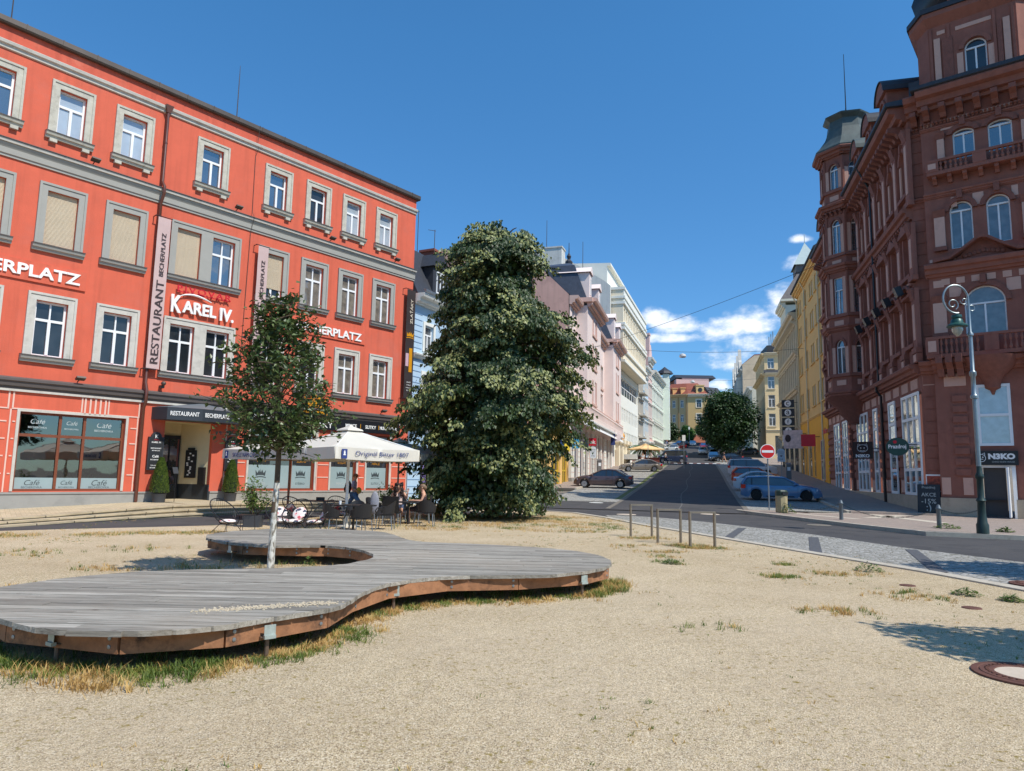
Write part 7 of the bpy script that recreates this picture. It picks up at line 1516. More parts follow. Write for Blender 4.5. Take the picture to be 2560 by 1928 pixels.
# a tree outside the frame on the right whose shadow reaches the gravel
def simple_tree(name, lab, x, y, z0, h, r, mat, nleaf, ls, seed, trunk_h=None, tr=.18, grp=None, lump=.3, zs=1.0):
    random.seed(seed); t = thing(name, lab, 'tree', T(x, y, z0), grp); th = trunk_h or h * .3; b = MB(); b.tube([(0, 0, -.2), (.03, 0, th), (0, .05, h * .75)], [tr, tr * .75, tr * .2], 8)
    for k in range(7): a = k * 2.4; b.tube([(0, 0, th * (.8 + .08 * k)), (r * .35 * math.cos(a), r * .35 * math.sin(a), th + (h - th) * .35), (r * .7 * math.cos(a), r * .7 * math.sin(a), th + (h - th) * (.4 + .05 * k))], [tr * .45, tr * .25, .02], 6)
    part('trunk', b, bark, t, smooth=True); lf = MB(); cz = (h + th) / 2 * 1.0; hz = (h - th) / 2 * 1.08
    cl = []
    for k in range(int(26 + 8 * r)):
        a = random.uniform(0, 6.283); e = random.uniform(-1, 1); q = math.sqrt(1 - e * e); f = random.uniform(.5, .92); cl.append((Vector((q * math.cos(a) * r * f, q * math.sin(a) * r * f, cz + e * hz * f)), r * random.uniform(.22, .38)))
    for _ in range(nleaf):
        c, cr_ = random.choice(cl); d_ = Vector((random.gauss(0, 1), random.gauss(0, 1), random.gauss(0, .8))).normalized(); p = c + d_ * cr_ * random.uniform(.6, 1.12)
        leaf(lf, p, d_ + Vector((random.gauss(0, .6), random.gauss(0, .6), -.5)), d_ + Vector((0, 0, .4)), ls * random.uniform(.7, 1.3), .42)
    part('crown', lf, mat, t); return t
dkleaf = leafmat('street_leaf', rgb((26, 46, 20)), rgb((44, 70, 28)), rgb((74, 98, 44)), .6, .15, .5); grleaf = leafmat('ash_leaf', rgb((40, 74, 30)), rgb((66, 108, 44)), rgb((104, 142, 70)), .6, .25, .5)
simple_tree('young_tree', 'small tree outside the frame on the right that shades the gravel', 7.35, 5.75, 0, 4.5, 1.0, yl, 4200, .11, 41, 2.0, .06)
simple_tree('street_tree', 'broad tree outside the frame shading the cobbles', 12.9, 11.0, 0, 6.4, 1.8, dkleaf, 9000, .16, 42, 2.6, .12)
for x_, y_, l_2 in ((13, -9, 'left'), (7, -15, 'middle'), (20, -3, 'right')): simple_tree('park_tree', 'dark tree behind the camera mirrored in the café window, %s one' % l_2, x_, y_, 0, 9.5, 4.2, dkleaf, 5000, .5, 60 + x_, 2.2, .2, 'trees mirrored in the café window')
sg_ = 'trees along the street'
simple_tree('street_tree', 'dark dense street tree on the right over the parked cars', 39.6, 128, 5.0, 12.0, 5.3, dkleaf, 16000, .42, 43, 2.6, .3, sg_)
simple_tree('street_tree', 'dark street tree right behind the nearest dark one, low crown over the white minivan', 42.2, 140, 5.8, 8.6, 4.4, dkleaf, 9000, .42, 48, 2.4, .25, sg_)
simple_tree('street_tree', 'bright green tall tree rising behind the dark street tree', 50.6, 168, 8.4, 15.5, 4.0, grleaf, 9000, .5, 44, 4, .3, sg_)
simple_tree('street_tree', 'wide round tree in front of the yellow end house, left one', 45.4, 205, 10.8, 6.7, 3.1, dkleaf, 8000, .45, 45, 1.6, .2, sg_)
simple_tree('street_tree', 'smaller round tree in front of the yellow end house, right one', 51.2, 205, 11, 5.6, 2.3, grleaf, 6000, .42, 46, 1.6, .18, sg_)
simple_tree('street_tree', 'low green tree far behind between the pink strip house and the bright green tree', 59.8, 215, 12, 7, 3.0, grleaf, 5000, .5, 47, 2, .2, sg_)
# palm on the pavement
PT = thing('palm_tree', 'potted palm with arching fronds behind the beige parasol', 'palm', T(19.6, 104, 3.6)); b = MB(); b.cyl(0, 0, 0, .7, .45, 12, .55); part('pot', b, rust, PT); b = MB(); b.tube([(0, 0, .6), (.05, 0, 2.2)], [.25, .2], 8); part('trunk', b, bark, PT)
lf = MB(); random.seed(8)
for k in range(30):
    a = k * 2.399; el_ = random.uniform(.15, 1.25); L_ = random.uniform(1.7, 2.5); P = []
    for j in range(9): t = j / 8; P.append(Vector((math.cos(a) * L_ * t * math.cos(el_ * (1 - .7 * t)), math.sin(a) * L_ * t * math.cos(el_ * (1 - .7 * t)), 2.3 + L_ * (math.sin(el_) * t - .75 * t * t))))
    for j in range(1, 9):
        for s in (-1, 1):
            for m in range(3): c = P[j - 1].lerp(P[j], m / 3); side = Vector((-math.sin(a), math.cos(a), 0)) * s; leaf(lf, c, side + (P[j] - P[j - 1]).normalized() * .9 + Vector((0, 0, -.35)), Vector((0, 0, 1)), .55, .07, .02)
part('crown', lf, grleaf, PT)
# clipped conifers in pots
conm = leafmat('conifer', rgb((46, 70, 24)), rgb((84, 108, 36)), rgb((126, 144, 58)), 5, .15, .6); potm = M('grey_pot', rgb((64, 66, 70)), .6, .08, 4)
def conifer(s, q, lab):
    random.seed(int(s * 10)); t = thing('potted_conifer', lab, 'potted plant', FR.at(s, -q, fz(s)), 'clipped conifers at the restaurant door'); b = MB(); b.lathe([(.22, 0), (.25, .3), (.27, .34), (.24, .34), (.22, .3)], 20); o = part('pot', b, potm, t, smooth=True)
    lf = MB()
    for _ in range(2600):
        z = random.random() ** .8; r = .31 * (1 - z) ** .6 + .03; a = random.uniform(0, 6.283); r *= random.uniform(.85, 1.08); p = Vector((r * math.cos(a), r * math.sin(a), .36 + 1.32 * z)); leaf(lf, p, Vector((math.cos(a) * .6, math.sin(a) * .6, 1)), Vector((math.cos(a), math.sin(a), .2)), .06, .35)
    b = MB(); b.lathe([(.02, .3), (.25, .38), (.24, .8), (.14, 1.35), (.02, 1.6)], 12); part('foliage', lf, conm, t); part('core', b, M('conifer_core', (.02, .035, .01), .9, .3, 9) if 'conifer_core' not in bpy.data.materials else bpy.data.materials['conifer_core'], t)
conifer(.78, .55, 'clipped conifer in a grey pot left of the restaurant entrance'); conifer(3.72, .5, 'clipped conifer in a grey pot right of the restaurant entrance')
def bushpot(x, y, z, h, r, lab, n=900, mat=weedm, pot=True, name='potted_shrub', pw=.22, ph=.36):
    random.seed(int(x * 100)); t = thing(name, lab, 'potted plant', T(x, y, z)); b = MB(); b.add([(-pw, -pw * .7, 0), (pw, -pw * .7, 0), (pw, pw * .7, 0), (-pw, pw * .7, 0), (-pw * 1.15, -pw * .8, ph), (pw * 1.15, -pw * .8, ph), (pw * 1.15, pw * .8, ph), (-pw * 1.15, pw * .8, ph)], [(3, 2, 1, 0), (4, 5, 6, 7), (0, 1, 5, 4), (1, 2, 6, 5), (2, 3, 7, 6), (3, 0, 4, 7)]); part('pot', b, potm, t)
    bb = MB(); lf = MB()
    for k in range(14):
        a = random.uniform(0, 6.283); rr = r * random.uniform(.3, 1); hh = h * random.uniform(.55, 1.05); twig(bb, lf, Vector((rr * .2 * math.cos(a), rr * .2 * math.sin(a), ph)), Vector((rr * math.cos(a), rr * math.sin(a), ph + (hh - ph))), n // 14, .085, .12)
    part('stems', bb, bark, t); part('foliage', lf, mat, t)
bushpot(-7.35, 20.6, -.03, 1.35, .42, 'loose leafy shrub in a dark planter between the steps and the first wicker chair', 900)
bushpot(-4.35, 25.3, -.05, 1.15, .35, 'leafy shrub in a black trough behind the seated woman', 700, pw=.35, ph=.55)
bushpot(25.3, 103, 3.7, 2.2, .5, 'small potted shrub beside the white street table', 400, grleaf)
# ================================================================== SKINNED FIGURES
def skin(name, verts, edges, mat, parent=None, root=0, sub=1, smooth=True, Mx=None):
    me = bpy.data.meshes.new(name); me.from_pydata([v[0] for v in verts], edges, []); o = bpy.data.objects.new(name, me); sc.collection.objects.link(o)
    md = o.modifiers.new('s', 'SKIN'); md.use_smooth_shade = True; md.branch_smoothing = .6
    for i, v in enumerate(verts): r_ = v[1]; me.skin_vertices[0].data[i].radius = (r_, r_ if len(v) < 3 else v[2]); me.skin_vertices[0].data[i].use_root = (i == root)
    ms = o.modifiers.new('b', 'SUBSURF'); ms.levels = sub; ms.render_levels = sub
    dg = bpy.context.evaluated_depsgraph_get(); dg.update(); m2 = bpy.data.meshes.new_from_object(o.evaluated_get(dg)); bpy.data.objects.remove(o)
    m2.materials.clear(); m2.materials.append(mat); m2.name = name; m2.shade_smooth(); q = link(name, m2, parent, Mx); return q
skinm = M('skin', rgb((206, 156, 128)), .55, .05, 6); hairm = M('dark_hair', rgb((46, 28, 24)), .6, .3, 20, .8, 40); hairg = M('grey_hair', rgb((120, 96, 76)), .6, .2, 20)
jeans = M('jeans', rgb((88, 120, 158)), .85, .15, 12); lilac = M('lilac_shirt', rgb((178, 172, 200)), .85, .05, 6); whitec = M('white_top', rgb((214, 190, 180)), .85, .05, 6); darkc = M('patterned_dress', rgb((58, 46, 52)), .85, .6, 22); darkp = M('dark_trousers', rgb((36, 38, 48)), .85, .1)
def hand(parent, wrist, d, up_, mat=None, curl=.3, s=1.0):
    d = Vector(d).normalized(); u = Vector(up_); sd = d.cross(u).normalized(); n_ = sd.cross(d); w = Vector(wrist)
    V = [(w, .024 * s, .018 * s), (w + d * .04 * s, .034 * s, .014 * s), (w + d * .085 * s, .036 * s, .013 * s)]; E_ = [(0, 1), (1, 2)]
    for k, (off, L_) in enumerate(((-.030, .068), (-.010, .078), (.010, .073), (.029, .058))):
        b0 = w + d * .09 * s + sd * off * s; i = len(V); V.append((b0, .0095 * s)); V.append((b0 + (d - n_ * curl * .4) * L_ * .5 * s, .0088 * s)); V.append((b0 + (d * .85 - n_ * curl) * L_ * s, .0072 * s)); E_ += [(2, i), (i, i + 1), (i + 1, i + 2)]
    i = len(V); V.append((w + d * .03 * s + sd * .035 * s, .011 * s)); V.append((w + d * .062 * s + sd * .062 * s - n_ * .01, .009 * s)); V.append((w + d * .09 * s + sd * .066 * s - n_ * .02, .0075 * s)); E_ += [(1, i), (i, i + 1), (i + 1, i + 2)]
    return V, E_
def merge(V, E, V2, E2, attach):      # join chains: V2[0] replaced by index attach
    o = len(V); V += V2[1:]; mp = lambda i: attach if i == 0 else o + i - 1
    E += [(mp(a), mp(b)) for a, b in E2]
def body(parent, J, mat=skinm, s=1.0, name='body'):
    """J: joint dict of Vectors; one continuous surface with head, neck, arms, hands, legs, feet"""
    V = [(J['pelvis'], .135, .10), (J['waist'], .115, .085), (J['chest'], .145, .105), (J['neck0'], .065, .06), (J['neck'], .048, .05), (J['head'] - (J['head'] - J['neck']) * .25, .07, .078), (J['head'], .078, .095), (J['head'] + (J['head'] - J['neck']).normalized() * .085, .055, .07)]
    E = [(i, i + 1) for i in range(7)]
    for sd in ('l', 'r'):
        i = len(V); V += [(J['sh' + sd], .055), (J['el' + sd].lerp(J['sh' + sd], .5), .045), (J['el' + sd], .038), (J['wr' + sd].lerp(J['el' + sd], .6), .034), (J['wr' + sd], .024)]; E += [(2, i), (i, i + 1), (i + 1, i + 2), (i + 2, i + 3), (i + 3, i + 4)]
        d = (J['wr' + sd] - J['el' + sd]); v2, e2 = hand(None, J['wr' + sd], J.get('hd' + sd, d), J.get('hu' + sd, Vector((0, 0, 1)))); merge(V, E, v2, e2, i + 4)
        i = len(V); V += [(J['hip' + sd], .085), (J['kn' + sd].lerp(J['hip' + sd], .5), .07), (J['kn' + sd], .055), (J['an' + sd].lerp(J['kn' + sd], .6), .05), (J['an' + sd], .036), (J['an' + sd] + J['toe' + sd] * .5 + Vector((0, 0, -.035)), .034), (J['an' + sd] + J['toe' + sd] + Vector((0, 0, -.05)), .028)]; E += [(0, i)] + [(i + k, i + k + 1) for k in range(6)]
    return skin(name, V, E, mat, parent, 0, 2)
def face(parent, J, f, mat=skinm):
    f = Vector(f).normalized(); h = J['head']; up_ = Vector((0, 0, 1)); sd = f.cross(up_).normalized(); b = MB()
    n0 = h + f * .088 - up_ * .0; b.add([n0 + up_ * .02, n0 + sd * .014 - up_ * .02, n0 - sd * .014 - up_ * .02, n0 + f * .026 - up_ * .018], [(0, 1, 3), (0, 3, 2), (1, 2, 3)]); part('nose', b, mat, parent)
    for s in (-1, 1):
        e = h + f * .083 + sd * s * .03 + up_ * .022; b = MB(); b.ellip(tuple(e), (.012, .012, .008), 8, 5); part('eye', b, black, parent, smooth=True)
        e = h + sd * s * .083 - f * .005; b = MB(); b.ellip(tuple(e), (.014, .02, .03), 8, 6); part('ear', b, mat, parent, smooth=True)
    m_ = h + f * .085 - up_ * .045; b = MB(); b.ellip(tuple(m_), (.022, .022, .006), 8, 5); part('mouth', b, M('lips', rgb((170, 90, 84)), .5, 0) if 'lips' not in bpy.data.materials else bpy.data.materials['lips'], parent)
V3 = lambda *a: Vector(a)
def clothes(parent, J, top, bottom, sleeve=.45, legl=1.0, tname='shirt', bname='trousers', skirt=False):
    V = [(J['pelvis'] + V3(0, 0, .02), .15, .115), (J['waist'], .135, .105), (J['chest'], .163, .122), (J['neck0'] - V3(0, 0, .03), .09, .075)]; E = [(0, 1), (1, 2), (2, 3)]
    if sleeve:
        for sd in ('l', 'r'): i = len(V); V += [(J['sh' + sd], .075), (J['sh' + sd].lerp(J['el' + sd], sleeve), .066), (J['sh' + sd].lerp(J['el' + sd], min(1, sleeve * 2)), .06)]; E += [(2, i), (i, i + 1), (i + 1, i + 2)]
    skin(tname, V, E, top, parent, 0, 2)
    V = [(J['pelvis'], .15, .115)]; E = []
    for sd in ('l', 'r'):
        i = len(V); V += [(J['hip' + sd], .105), (J['hip' + sd].lerp(J['kn' + sd], .5), .09), (J['kn' + sd], .075)]; E += [(0, i), (i, i + 1), (i + 1, i + 2)]
        if legl > .5: V += [(J['kn' + sd].lerp(J['an' + sd], .5), .068), (J['kn' + sd].lerp(J['an' + sd], .93), .058)]; E += [(i + 2, i + 3), (i + 3, i + 4)]
    skin(bname, V, E, bottom, parent, 0, 2)
    b = MB()
    for sd in ('l', 'r'): t_ = J['an' + sd] + J['toe' + sd] * .45 + V3(0, 0, -.045); b.X = T(*t_) @ RZ(math.atan2(J['toe' + sd].y, J['toe' + sd].x)); b.ellip((0, 0, 0), (.14, .052, .045), 10, 6); b.X = None
    return b
def standing(hh, step=.0, arm=(0, 0), f=(0, 1, 0)):
    k = hh / 1.75; P = lambda x, y, z: Vector((x * k, y * k, z * k))
    J = dict(pelvis=P(0, 0, .96), waist=P(0, .01, 1.12), chest=P(0, .0, 1.33), neck0=P(0, .0, 1.46), neck=P(0, .02, 1.52), head=P(0, .04, 1.63))
    for s, n_ in ((-1, 'l'), (1, 'r')):
        st_ = step * s; J['sh' + n_] = P(.19 * s, 0, 1.42); J['el' + n_] = P(.23 * s, -.04 + arm[0] * -s * .1, 1.15); J['wr' + n_] = P(.2 * s, .12 + arm[1] * .1, 1.0 + arm[1] * .06)
        J['hip' + n_] = P(.09 * s, 0, .9); J['kn' + n_] = P(.1 * s, st_ * .28 + .04, .5); J['an' + n_] = P(.1 * s, st_ * .42 - (.05 if st_ < 0 else 0), .09 + (.04 if st_ < 0 else 0)); J['toe' + n_] = P(0, .17, -.01)
    return J
def seated(hh, k=1.0):
    P = lambda x, y, z: Vector((x, y, z))
    J = dict(pelvis=P(0, 0, .53), waist=P(0, -.02, .7), chest=P(0, -.03, .92), neck0=P(0, -.01, 1.05), neck=P(0, .01, 1.1), head=P(0, .04, 1.2))
    for s, n_ in ((-1, 'l'), (1, 'r')):
        J['sh' + n_] = P(.18 * s, -.03, 1.0); J['el' + n_] = P(.22 * s, .06, .78); J['wr' + n_] = P(.16 * s, .3, .79); J['hip' + n_] = P(.1 * s, .04, .52); J['kn' + n_] = P(.11 * s, .44, .5); J['an' + n_] = P(.1 * s, .42, .09); J['toe' + n_] = P(0, .16, -.01)
    return J
shoem = M('shoes', rgb((60, 52, 48)), .6, .1)
# walking man
MT = thing('person', 'man with a cap and dark backpack walking to the right past the shop windows', 'person', T(-6.02, 27.6, -.06) @ RZ(R(-90)))
J = standing(1.62, 1.0, (0, .6)); body(MT, J); face(MT, J, (0, 1, 0)); sh_ = clothes(MT, J, lilac, jeans, .45); part('shoes', sh_, shoem, MT, smooth=True)
b = MB(); hh = J['head']; b.ellip((hh.x, hh.y - .01, hh.z + .035), (.092, .105, .085), 12, 7); b.ellip((hh.x, hh.y + .12, hh.z + .03), (.07, .07, .012), 10, 4); part('cap', b, M('cap', rgb((150, 104, 70)), .8, .1), MT, smooth=True)
b = MB(); b.ellip((0, -.24, 1.1), (.17, .13, .26), 12, 9); b.ellip((0, -.34, 1.02), (.12, .06, .13), 10, 6); part('backpack', b, M('backpack', rgb((48, 40, 44)), .8, .15, 5), MT, smooth=True)
b = MB(); b.X = T(.12, .2, .98); b.ellip((0, 0, 0), (.06, .11, .13), 10, 7); part('yellow_bag', b, M('yellow_cloth', rgb((206, 170, 50)), .8, .1), MT, smooth=True)
# seated women
W1 = thing('person', 'seated woman with long curly dark hair raising one hand', 'person', T(-3.72, 23.9, -.05) @ RZ(R(188)))
J = seated(1.65); J['ell'] = V3(-.26, .06, .82); J['wrl'] = V3(-.30, .16, 1.02); J['hdl'] = V3(-.1, .1, 1); J['hul'] = V3(0, -1, 0)
body(W1, J); face(W1, J, (0, 1, 0)); sh_ = clothes(W1, J, whitec, M('blue_shorts', rgb((62, 76, 104)), .85, .1), 0, .3, 'top', 'shorts'); part('shoes', sh_, shoem, W1, smooth=True)
b = MB(); random.seed(4); 
for k in range(46): a = random.uniform(0, 6.283); z = random.uniform(-.26, .13); r = .12 if z < .05 else .08; x, y = r * math.cos(a), r * math.sin(a) * .8 - .03; 
for k in range(60):
    a = random.uniform(.55, math.pi * 2 - .55) + math.pi / 2; z = random.uniform(-.27, .12); r = .115 + .02 * (z < 0)
    b.ellip((r * math.cos(a), .04 + r * math.sin(a) * .9, 1.2 + z), (.042, .042, .05), 7, 5)
b.ellip((0, .02, 1.27), (.1, .1, .06), 10, 6); part('hair', b, hairm, W1, smooth=True)
W2 = thing('person', 'seated woman in a dark patterned dress seen in profile at the same table', 'person', T(-2.85, 23.4, -.05) @ RZ(R(100)))
J = seated(1.62); body(W2, J); face(W2, J, (0, 1, 0)); sh_ = clothes(W2, J, darkc, darkc, 0, .3, 'bodice', 'skirt'); part('shoes', sh_, shoem, W2, smooth=True)
b = MB(); b.ellip((0, .01, 1.235), (.098, .11, .095), 12, 8); b.ellip((0, -.07, 1.2), (.06, .06, .07), 10, 6); part('hair', b, hairg, W2, smooth=True)
def walker(x, y, hd, hh, lab, topm, botm, hairm_=hairm, dz=.13):
    t = thing('person', lab, 'person', T(x, y, GU(x, y) + dz) @ RZ(R(-hd))); J = standing(hh, .7, (0, .2)); body(t, J); s_ = clothes(t, J, topm, botm, .5); part('shoes', s_, shoem, t, smooth=True); b = MB(); h_ = J['head']; b.ellip((h_.x, h_.y - .02, h_.z + .03), (.09, .1, .09), 8, 6); part('hair', b, hairm_, t, smooth=True); return t
wsh = M('white_shirt', rgb((226, 224, 220)), .85, .04)
walker(22.7, 104, 80, 1.78, 'waiter in white shirt standing at the white street table', wsh, darkp, dz=.05); walker(17.9, 96, 200, 1.78, 'man in white standing left of the beige parasol', wsh, wsh)
walker(33.6, 111.5, 280, 1.7, 'pedestrian with bare legs stepping onto the zebra crossing', darkp, skinm, dz=.0)
for x, y, hd, a, c, lab in ((39.0, 190, 190, darkp, darkp, 'distant person in dark clothes on the left pavement'), (40.6, 190, 200, wsh, jeans, 'distant person in white top on the left pavement'), (42.6, 193, 200, M('orange_top', rgb((206, 110, 60)), .8, .1), jeans, 'distant person in orange top on the left pavement')): walker(x, y, hd, 1.7, lab, a, c)
for x, y, lab in ((41.0, 108.6, 'left one of two pedestrians in white on the sunlit right pavement'), (42.0, 108.9, 'right one of two pedestrians in white on the sunlit right pavement')): walker(x, y, 195, 1.7, lab, wsh, wsh)
# ================================================================== CAFE FURNITURE
rat = M('black_cord', (.012, .012, .013), .45, 0); plast = M('dark_plastic', rgb((34, 33, 35)), .5, .08, 3); flow = None
m_, n_, l_, bb_ = nodemat('flower_cushion'); tcn = n_.new('ShaderNodeTexCoord'); vv = n_.new('ShaderNodeTexVoronoi'); vv.inputs['Scale'].default_value = 13; l_.new(tcn.outputs['Object'], vv.inputs['Vector']); sp3 = n_.new('ShaderNodeSeparateColor'); l_.new(vv.outputs['Color'], sp3.inputs[0])
r1 = n_.new('ShaderNodeValToRGB'); r1.color_ramp.interpolation = 'CONSTANT'; e = r1.color_ramp.elements; e[0].color = rgb((230, 222, 214)) + (1,); e[1].position = .45; e[1].color = rgb((206, 96, 104)) + (1,)
for p_, c_ in ((.6, (232, 176, 170)), (.75, (70, 76, 92)), (.88, (226, 206, 198))): q = e.new(p_); q.color = rgb(c_) + (1,)
l_.new(sp3.outputs[0], r1.inputs[0]); l_.new(r1.outputs[0], bb_.inputs['Base Color']); bb_.inputs['Roughness'].default_value = .9; cushm = m_
def ell_ring(tilt=50, rx=.37, ry=.42, c=(0, 0, .52), n=40):
    Mt = T(*c) @ RX(R(tilt)); return [Mt @ Vector((rx * math.cos(2 * math.pi * k / n), ry * math.sin(2 * math.pi * k / n), 0)) for k in range(n)]
def acapulco():      # faces -y; round cord basket
    t = thing('wicker_chair', 'x', 'chair', I4, 'round black cord chairs'); rim = ell_ring(42, .38, .46, (0, .05, .58)); b = MB(); b.tube(rim + [rim[0]], .014, 6, False); part('rim', b, rat, t, smooth=True)
    hub = Vector((0, -.08, .26)); b = MB(); lo = [hub + (Mt_ - hub) * 0 for Mt_ in []]
    ring2 = [T(0, -.06, .27) @ Vector((.17 * math.cos(2 * math.pi * k / 40), .17 * math.sin(2 * math.pi * k / 40), 0)) for k in range(40)]; b.tube(ring2 + [ring2[0]], .011, 5, False)
    for k in range(40):
        a, c = ring2[k], rim[k]; m = a.lerp(c, .5) + (Vector((0, 0, -.06)) + (a.lerp(c, .5) - hub) * .1); b.tube([a, m, c], .0035, 3, False)
        if k % 2 == 0: b.tube([a, hub + Vector((0, 0, -.02))], .0035, 3, False)
    part('cord_seat', b, rat, t)
    for x, y in ((-.3, -.35), (.3, -.35), (-.25, .28), (.25, .28)): b = MB(); b.tube([(x * .45, y * .45 - .05, .26), (x, y, 0)], .009, 5); part('leg', b, rat, t)
    b = MB(); b.ellip((0, -.09, .33), (.22, .21, .055), 14, 8); part('cushion', b, cushm, t, smooth=True); b = MB(); b.X = T(0, .2, .52) @ RX(R(52)); b.ellip((0, 0, 0), (.19, .2, .05), 12, 7); return t, b
AC, cb_ = acapulco(); part('back_cushion', cb_, cushm, AC, smooth=True)
acs = [(-7.25, 18.35, 65, 'single round black cord chair left of the young tree trunk'), (-6.05, 19.0, 25, 'round cord chair with flowered cushion just right of the white trunk'), (-5.62, 18.9, -8, 'middle round cord chair of the row in front of the parasols'), (-5.0, 18.75, -48, 'tilted round cord chair at the right end of the row, seen side-on'), (-6.35, 21.3, 160, 'round cord chair behind the low table, back to the parasols'), (-5.35, 22.6, 170, 'tall round cord chair near the white parasol pole')]
for i, (x, y, a, lab) in enumerate(acs):
    Mx = T(x, y, -.02) @ RZ(R(a))
    if i == 0: AC.matrix_world = Mx; AC['label'] = lab
    else: copy_tree(AC, Mx, lab)
for q in KIDS(AC):
    if q.name.startswith('back_cush'): bpy.data.objects.remove(q)
def tubchair():      # seat at y~0, faces -y, plastic shell with armrests, steel legs
    t = thing('dining_chair', 'x', 'chair', I4, 'dark plastic café armchairs'); b = MB(); b.box(-.23, .23, -.23, .2, .42, .45); part('seat', b, plast, t)
    b = MB(); n = 14; 
    for k in range(n):
        a0, a1 = math.pi * k / n, math.pi * (k + 1) / n; f0, f1 = math.sin(a0), math.sin(a1)
        P = [(.27 * math.cos(a0), -.05 + .28 * f0, .46), (.27 * math.cos(a1), -.05 + .28 * f1, .46), (.29 * math.cos(a1), -.05 + .33 * f1, .64 + .2 * f1 ** 1.5), (.29 * math.cos(a0), -.05 + .33 * f0, .64 + .2 * f0 ** 1.5)]; Q = [(x * .93, -.05 + (y + .05) * .93, z) for x, y, z in P]
        b.add(P + Q, [(0, 1, 2, 3), (7, 6, 5, 4), (3, 2, 6, 7)])
    part('backrest', b, plast, t, smooth=True); b = MB()
    for s in (-1, 1): b.tube([(s * .28, -.05, .64), (s * .28, -.2, .64), (s * .25, -.26, .56), (s * .22, -.22, .44)], .018, 6)
    part('armrest', b, plast, t, smooth=True)
    for x, y in ((-.2, -.2), (.2, -.2), (-.2, .18), (.2, .18)): b = MB(); b.tube([(x, y, .42), (x * 1.2, y * 1.25, 0)], .013, 6); part('leg', b, steel, t)
    return t
DC = tubchair()
dcs = [(-4.62, 18.75, 130, 'dark tub chair left of the front café table, seen from behind'), (-3.85, 18.65, 215, 'dark tub chair right of the front café table, nearest the camera'), (-4.35, 20.3, 0, 'dark tub chair on the far side of the front café table'), (-3.55, 20.6, -90, 'dark tub chair between the front table and the women'), (-2.55, 22.0, 180, 'dark chair half hidden under the linden leaves'), (-4.4, 23.2, 60, 'dark chair left of the curly-haired woman')]
for i, (x, y, a, lab) in enumerate(dcs):
    Mx = T(x, y, -.02) @ RZ(R(a))
    if i == 0: DC.matrix_world = Mx; DC['label'] = lab
    else: copy_tree(DC, Mx, lab)
def tallchair(x, y, a, lab):
    t = thing('high_back_chair', lab, 'chair', T(x, y, -.03) @ RZ(R(a)), 'black high-backed chairs'); b = MB(); b.box(-.25, .25, -.25, .22, .42, .46); part('seat', b, black, t); b = MB(); b.X = T(0, .22, .44) @ RX(R(-8)); b.box(-.25, .25, -.02, .02, 0, .5); part('backrest', b, black, t)
    for x_, y_ in ((-.23, -.23), (.23, -.23), (-.23, .2), (.23, .2)): b = MB(); b.tube([(x_, y_, .42), (x_ * 1.05, y_ * 1.15, 0)], .014, 6); part('leg', b, steel, t)
    for s in (-1, 1): b = MB(); b.tube([(s * .25, .22, .68), (s * .25, -.2, .66), (s * .25, -.22, .44)], .016, 6); part('armrest', b, black, t)
tallchair(-3.62, 22.0, 180, 'black high-backed chair with its back to the camera in front of the curly-haired woman'); tallchair(-3.72, 23.95, 8, 'black chair the curly-haired woman sits on'); tallchair(-2.85, 23.4, -80, 'black chair the woman in the patterned dress sits on')
def table(x, y, rx, ry, z, lab, mat=plast, rnd=True, name='cafe_table', col=black, grp=None):
    t = thing(name, lab, 'table', T(x, y, -.03), grp); b = MB()
    if rnd: b.prism([(rx * math.cos(2 * math.pi * k / 28), ry * math.sin(2 * math.pi * k / 28)) for k in range(28)], z - .03, z)
    else: b.box(-rx, rx, -ry, ry, z - .03, z)
    part('tabletop', b, mat, t); b = MB(); b.cyl(0, 0, .02, z - .03, .035, 10); b.lathe([(.25, 0), (.24, .015), (.04, .03)], 16); part('pedestal', b, col, t); return t
table(-4.25, 19.55, .62, .42, .76, 'front café table with a white cup on it'); table(-3.25, 22.9, .6, .4, .74, 'café table between the two seated women'); table(-5.7, 22.0, .75, .4, .76, 'black café table behind the row of cord chairs', black, False)
for x, y, lab in ((-6.85, 18.7, 'small black side table right of the single cord chair'), (-5.85, 18.35, 'low black table in front of the middle cord chairs')):
    t = thing('side_table', lab, 'side table', T(x, y, -.02), 'low cord side tables'); b = MB(); b.prism([(.24 * math.cos(2 * math.pi * k / 24), .24 * math.sin(2 * math.pi * k / 24)) for k in range(24)], .46, .48); part('tabletop', b, black, t)
    for k in range(3): a = 2.1 * k + .5; b = MB(); b.tube([(.2 * math.cos(a), .2 * math.sin(a), .46), (.23 * math.cos(a), .23 * math.sin(a), 0)], .008, 5); part('leg', b, black, t)
b = MB(); b.lathe([(.03, 0), (.04, .1), (.036, .1), (.028, .01)], 14); tag(part('cup', b, white, None, T(-4.62, 19.5, .732), smooth=True), 'white paper cup on the front café table', 'cup')
b = MB(); b.ellip((0, 0, .32), (.13, .06, .33), 14, 10); tag(part('upright_cushion', b, M('grey_cushion', rgb((142, 142, 150)), .85, .2, 20), None, T(-3.95, 20.9, .42), smooth=True), 'oval grey patterned cushion standing upright on a chair behind the front table', 'cushion')
b = MB(); b.box(-.12, .12, -.05, .05, 0, .1); tag(part('napkin_box', b, plast, None, T(-5.8, 21.9, .735)), 'small dark box on the black café table', 'box')
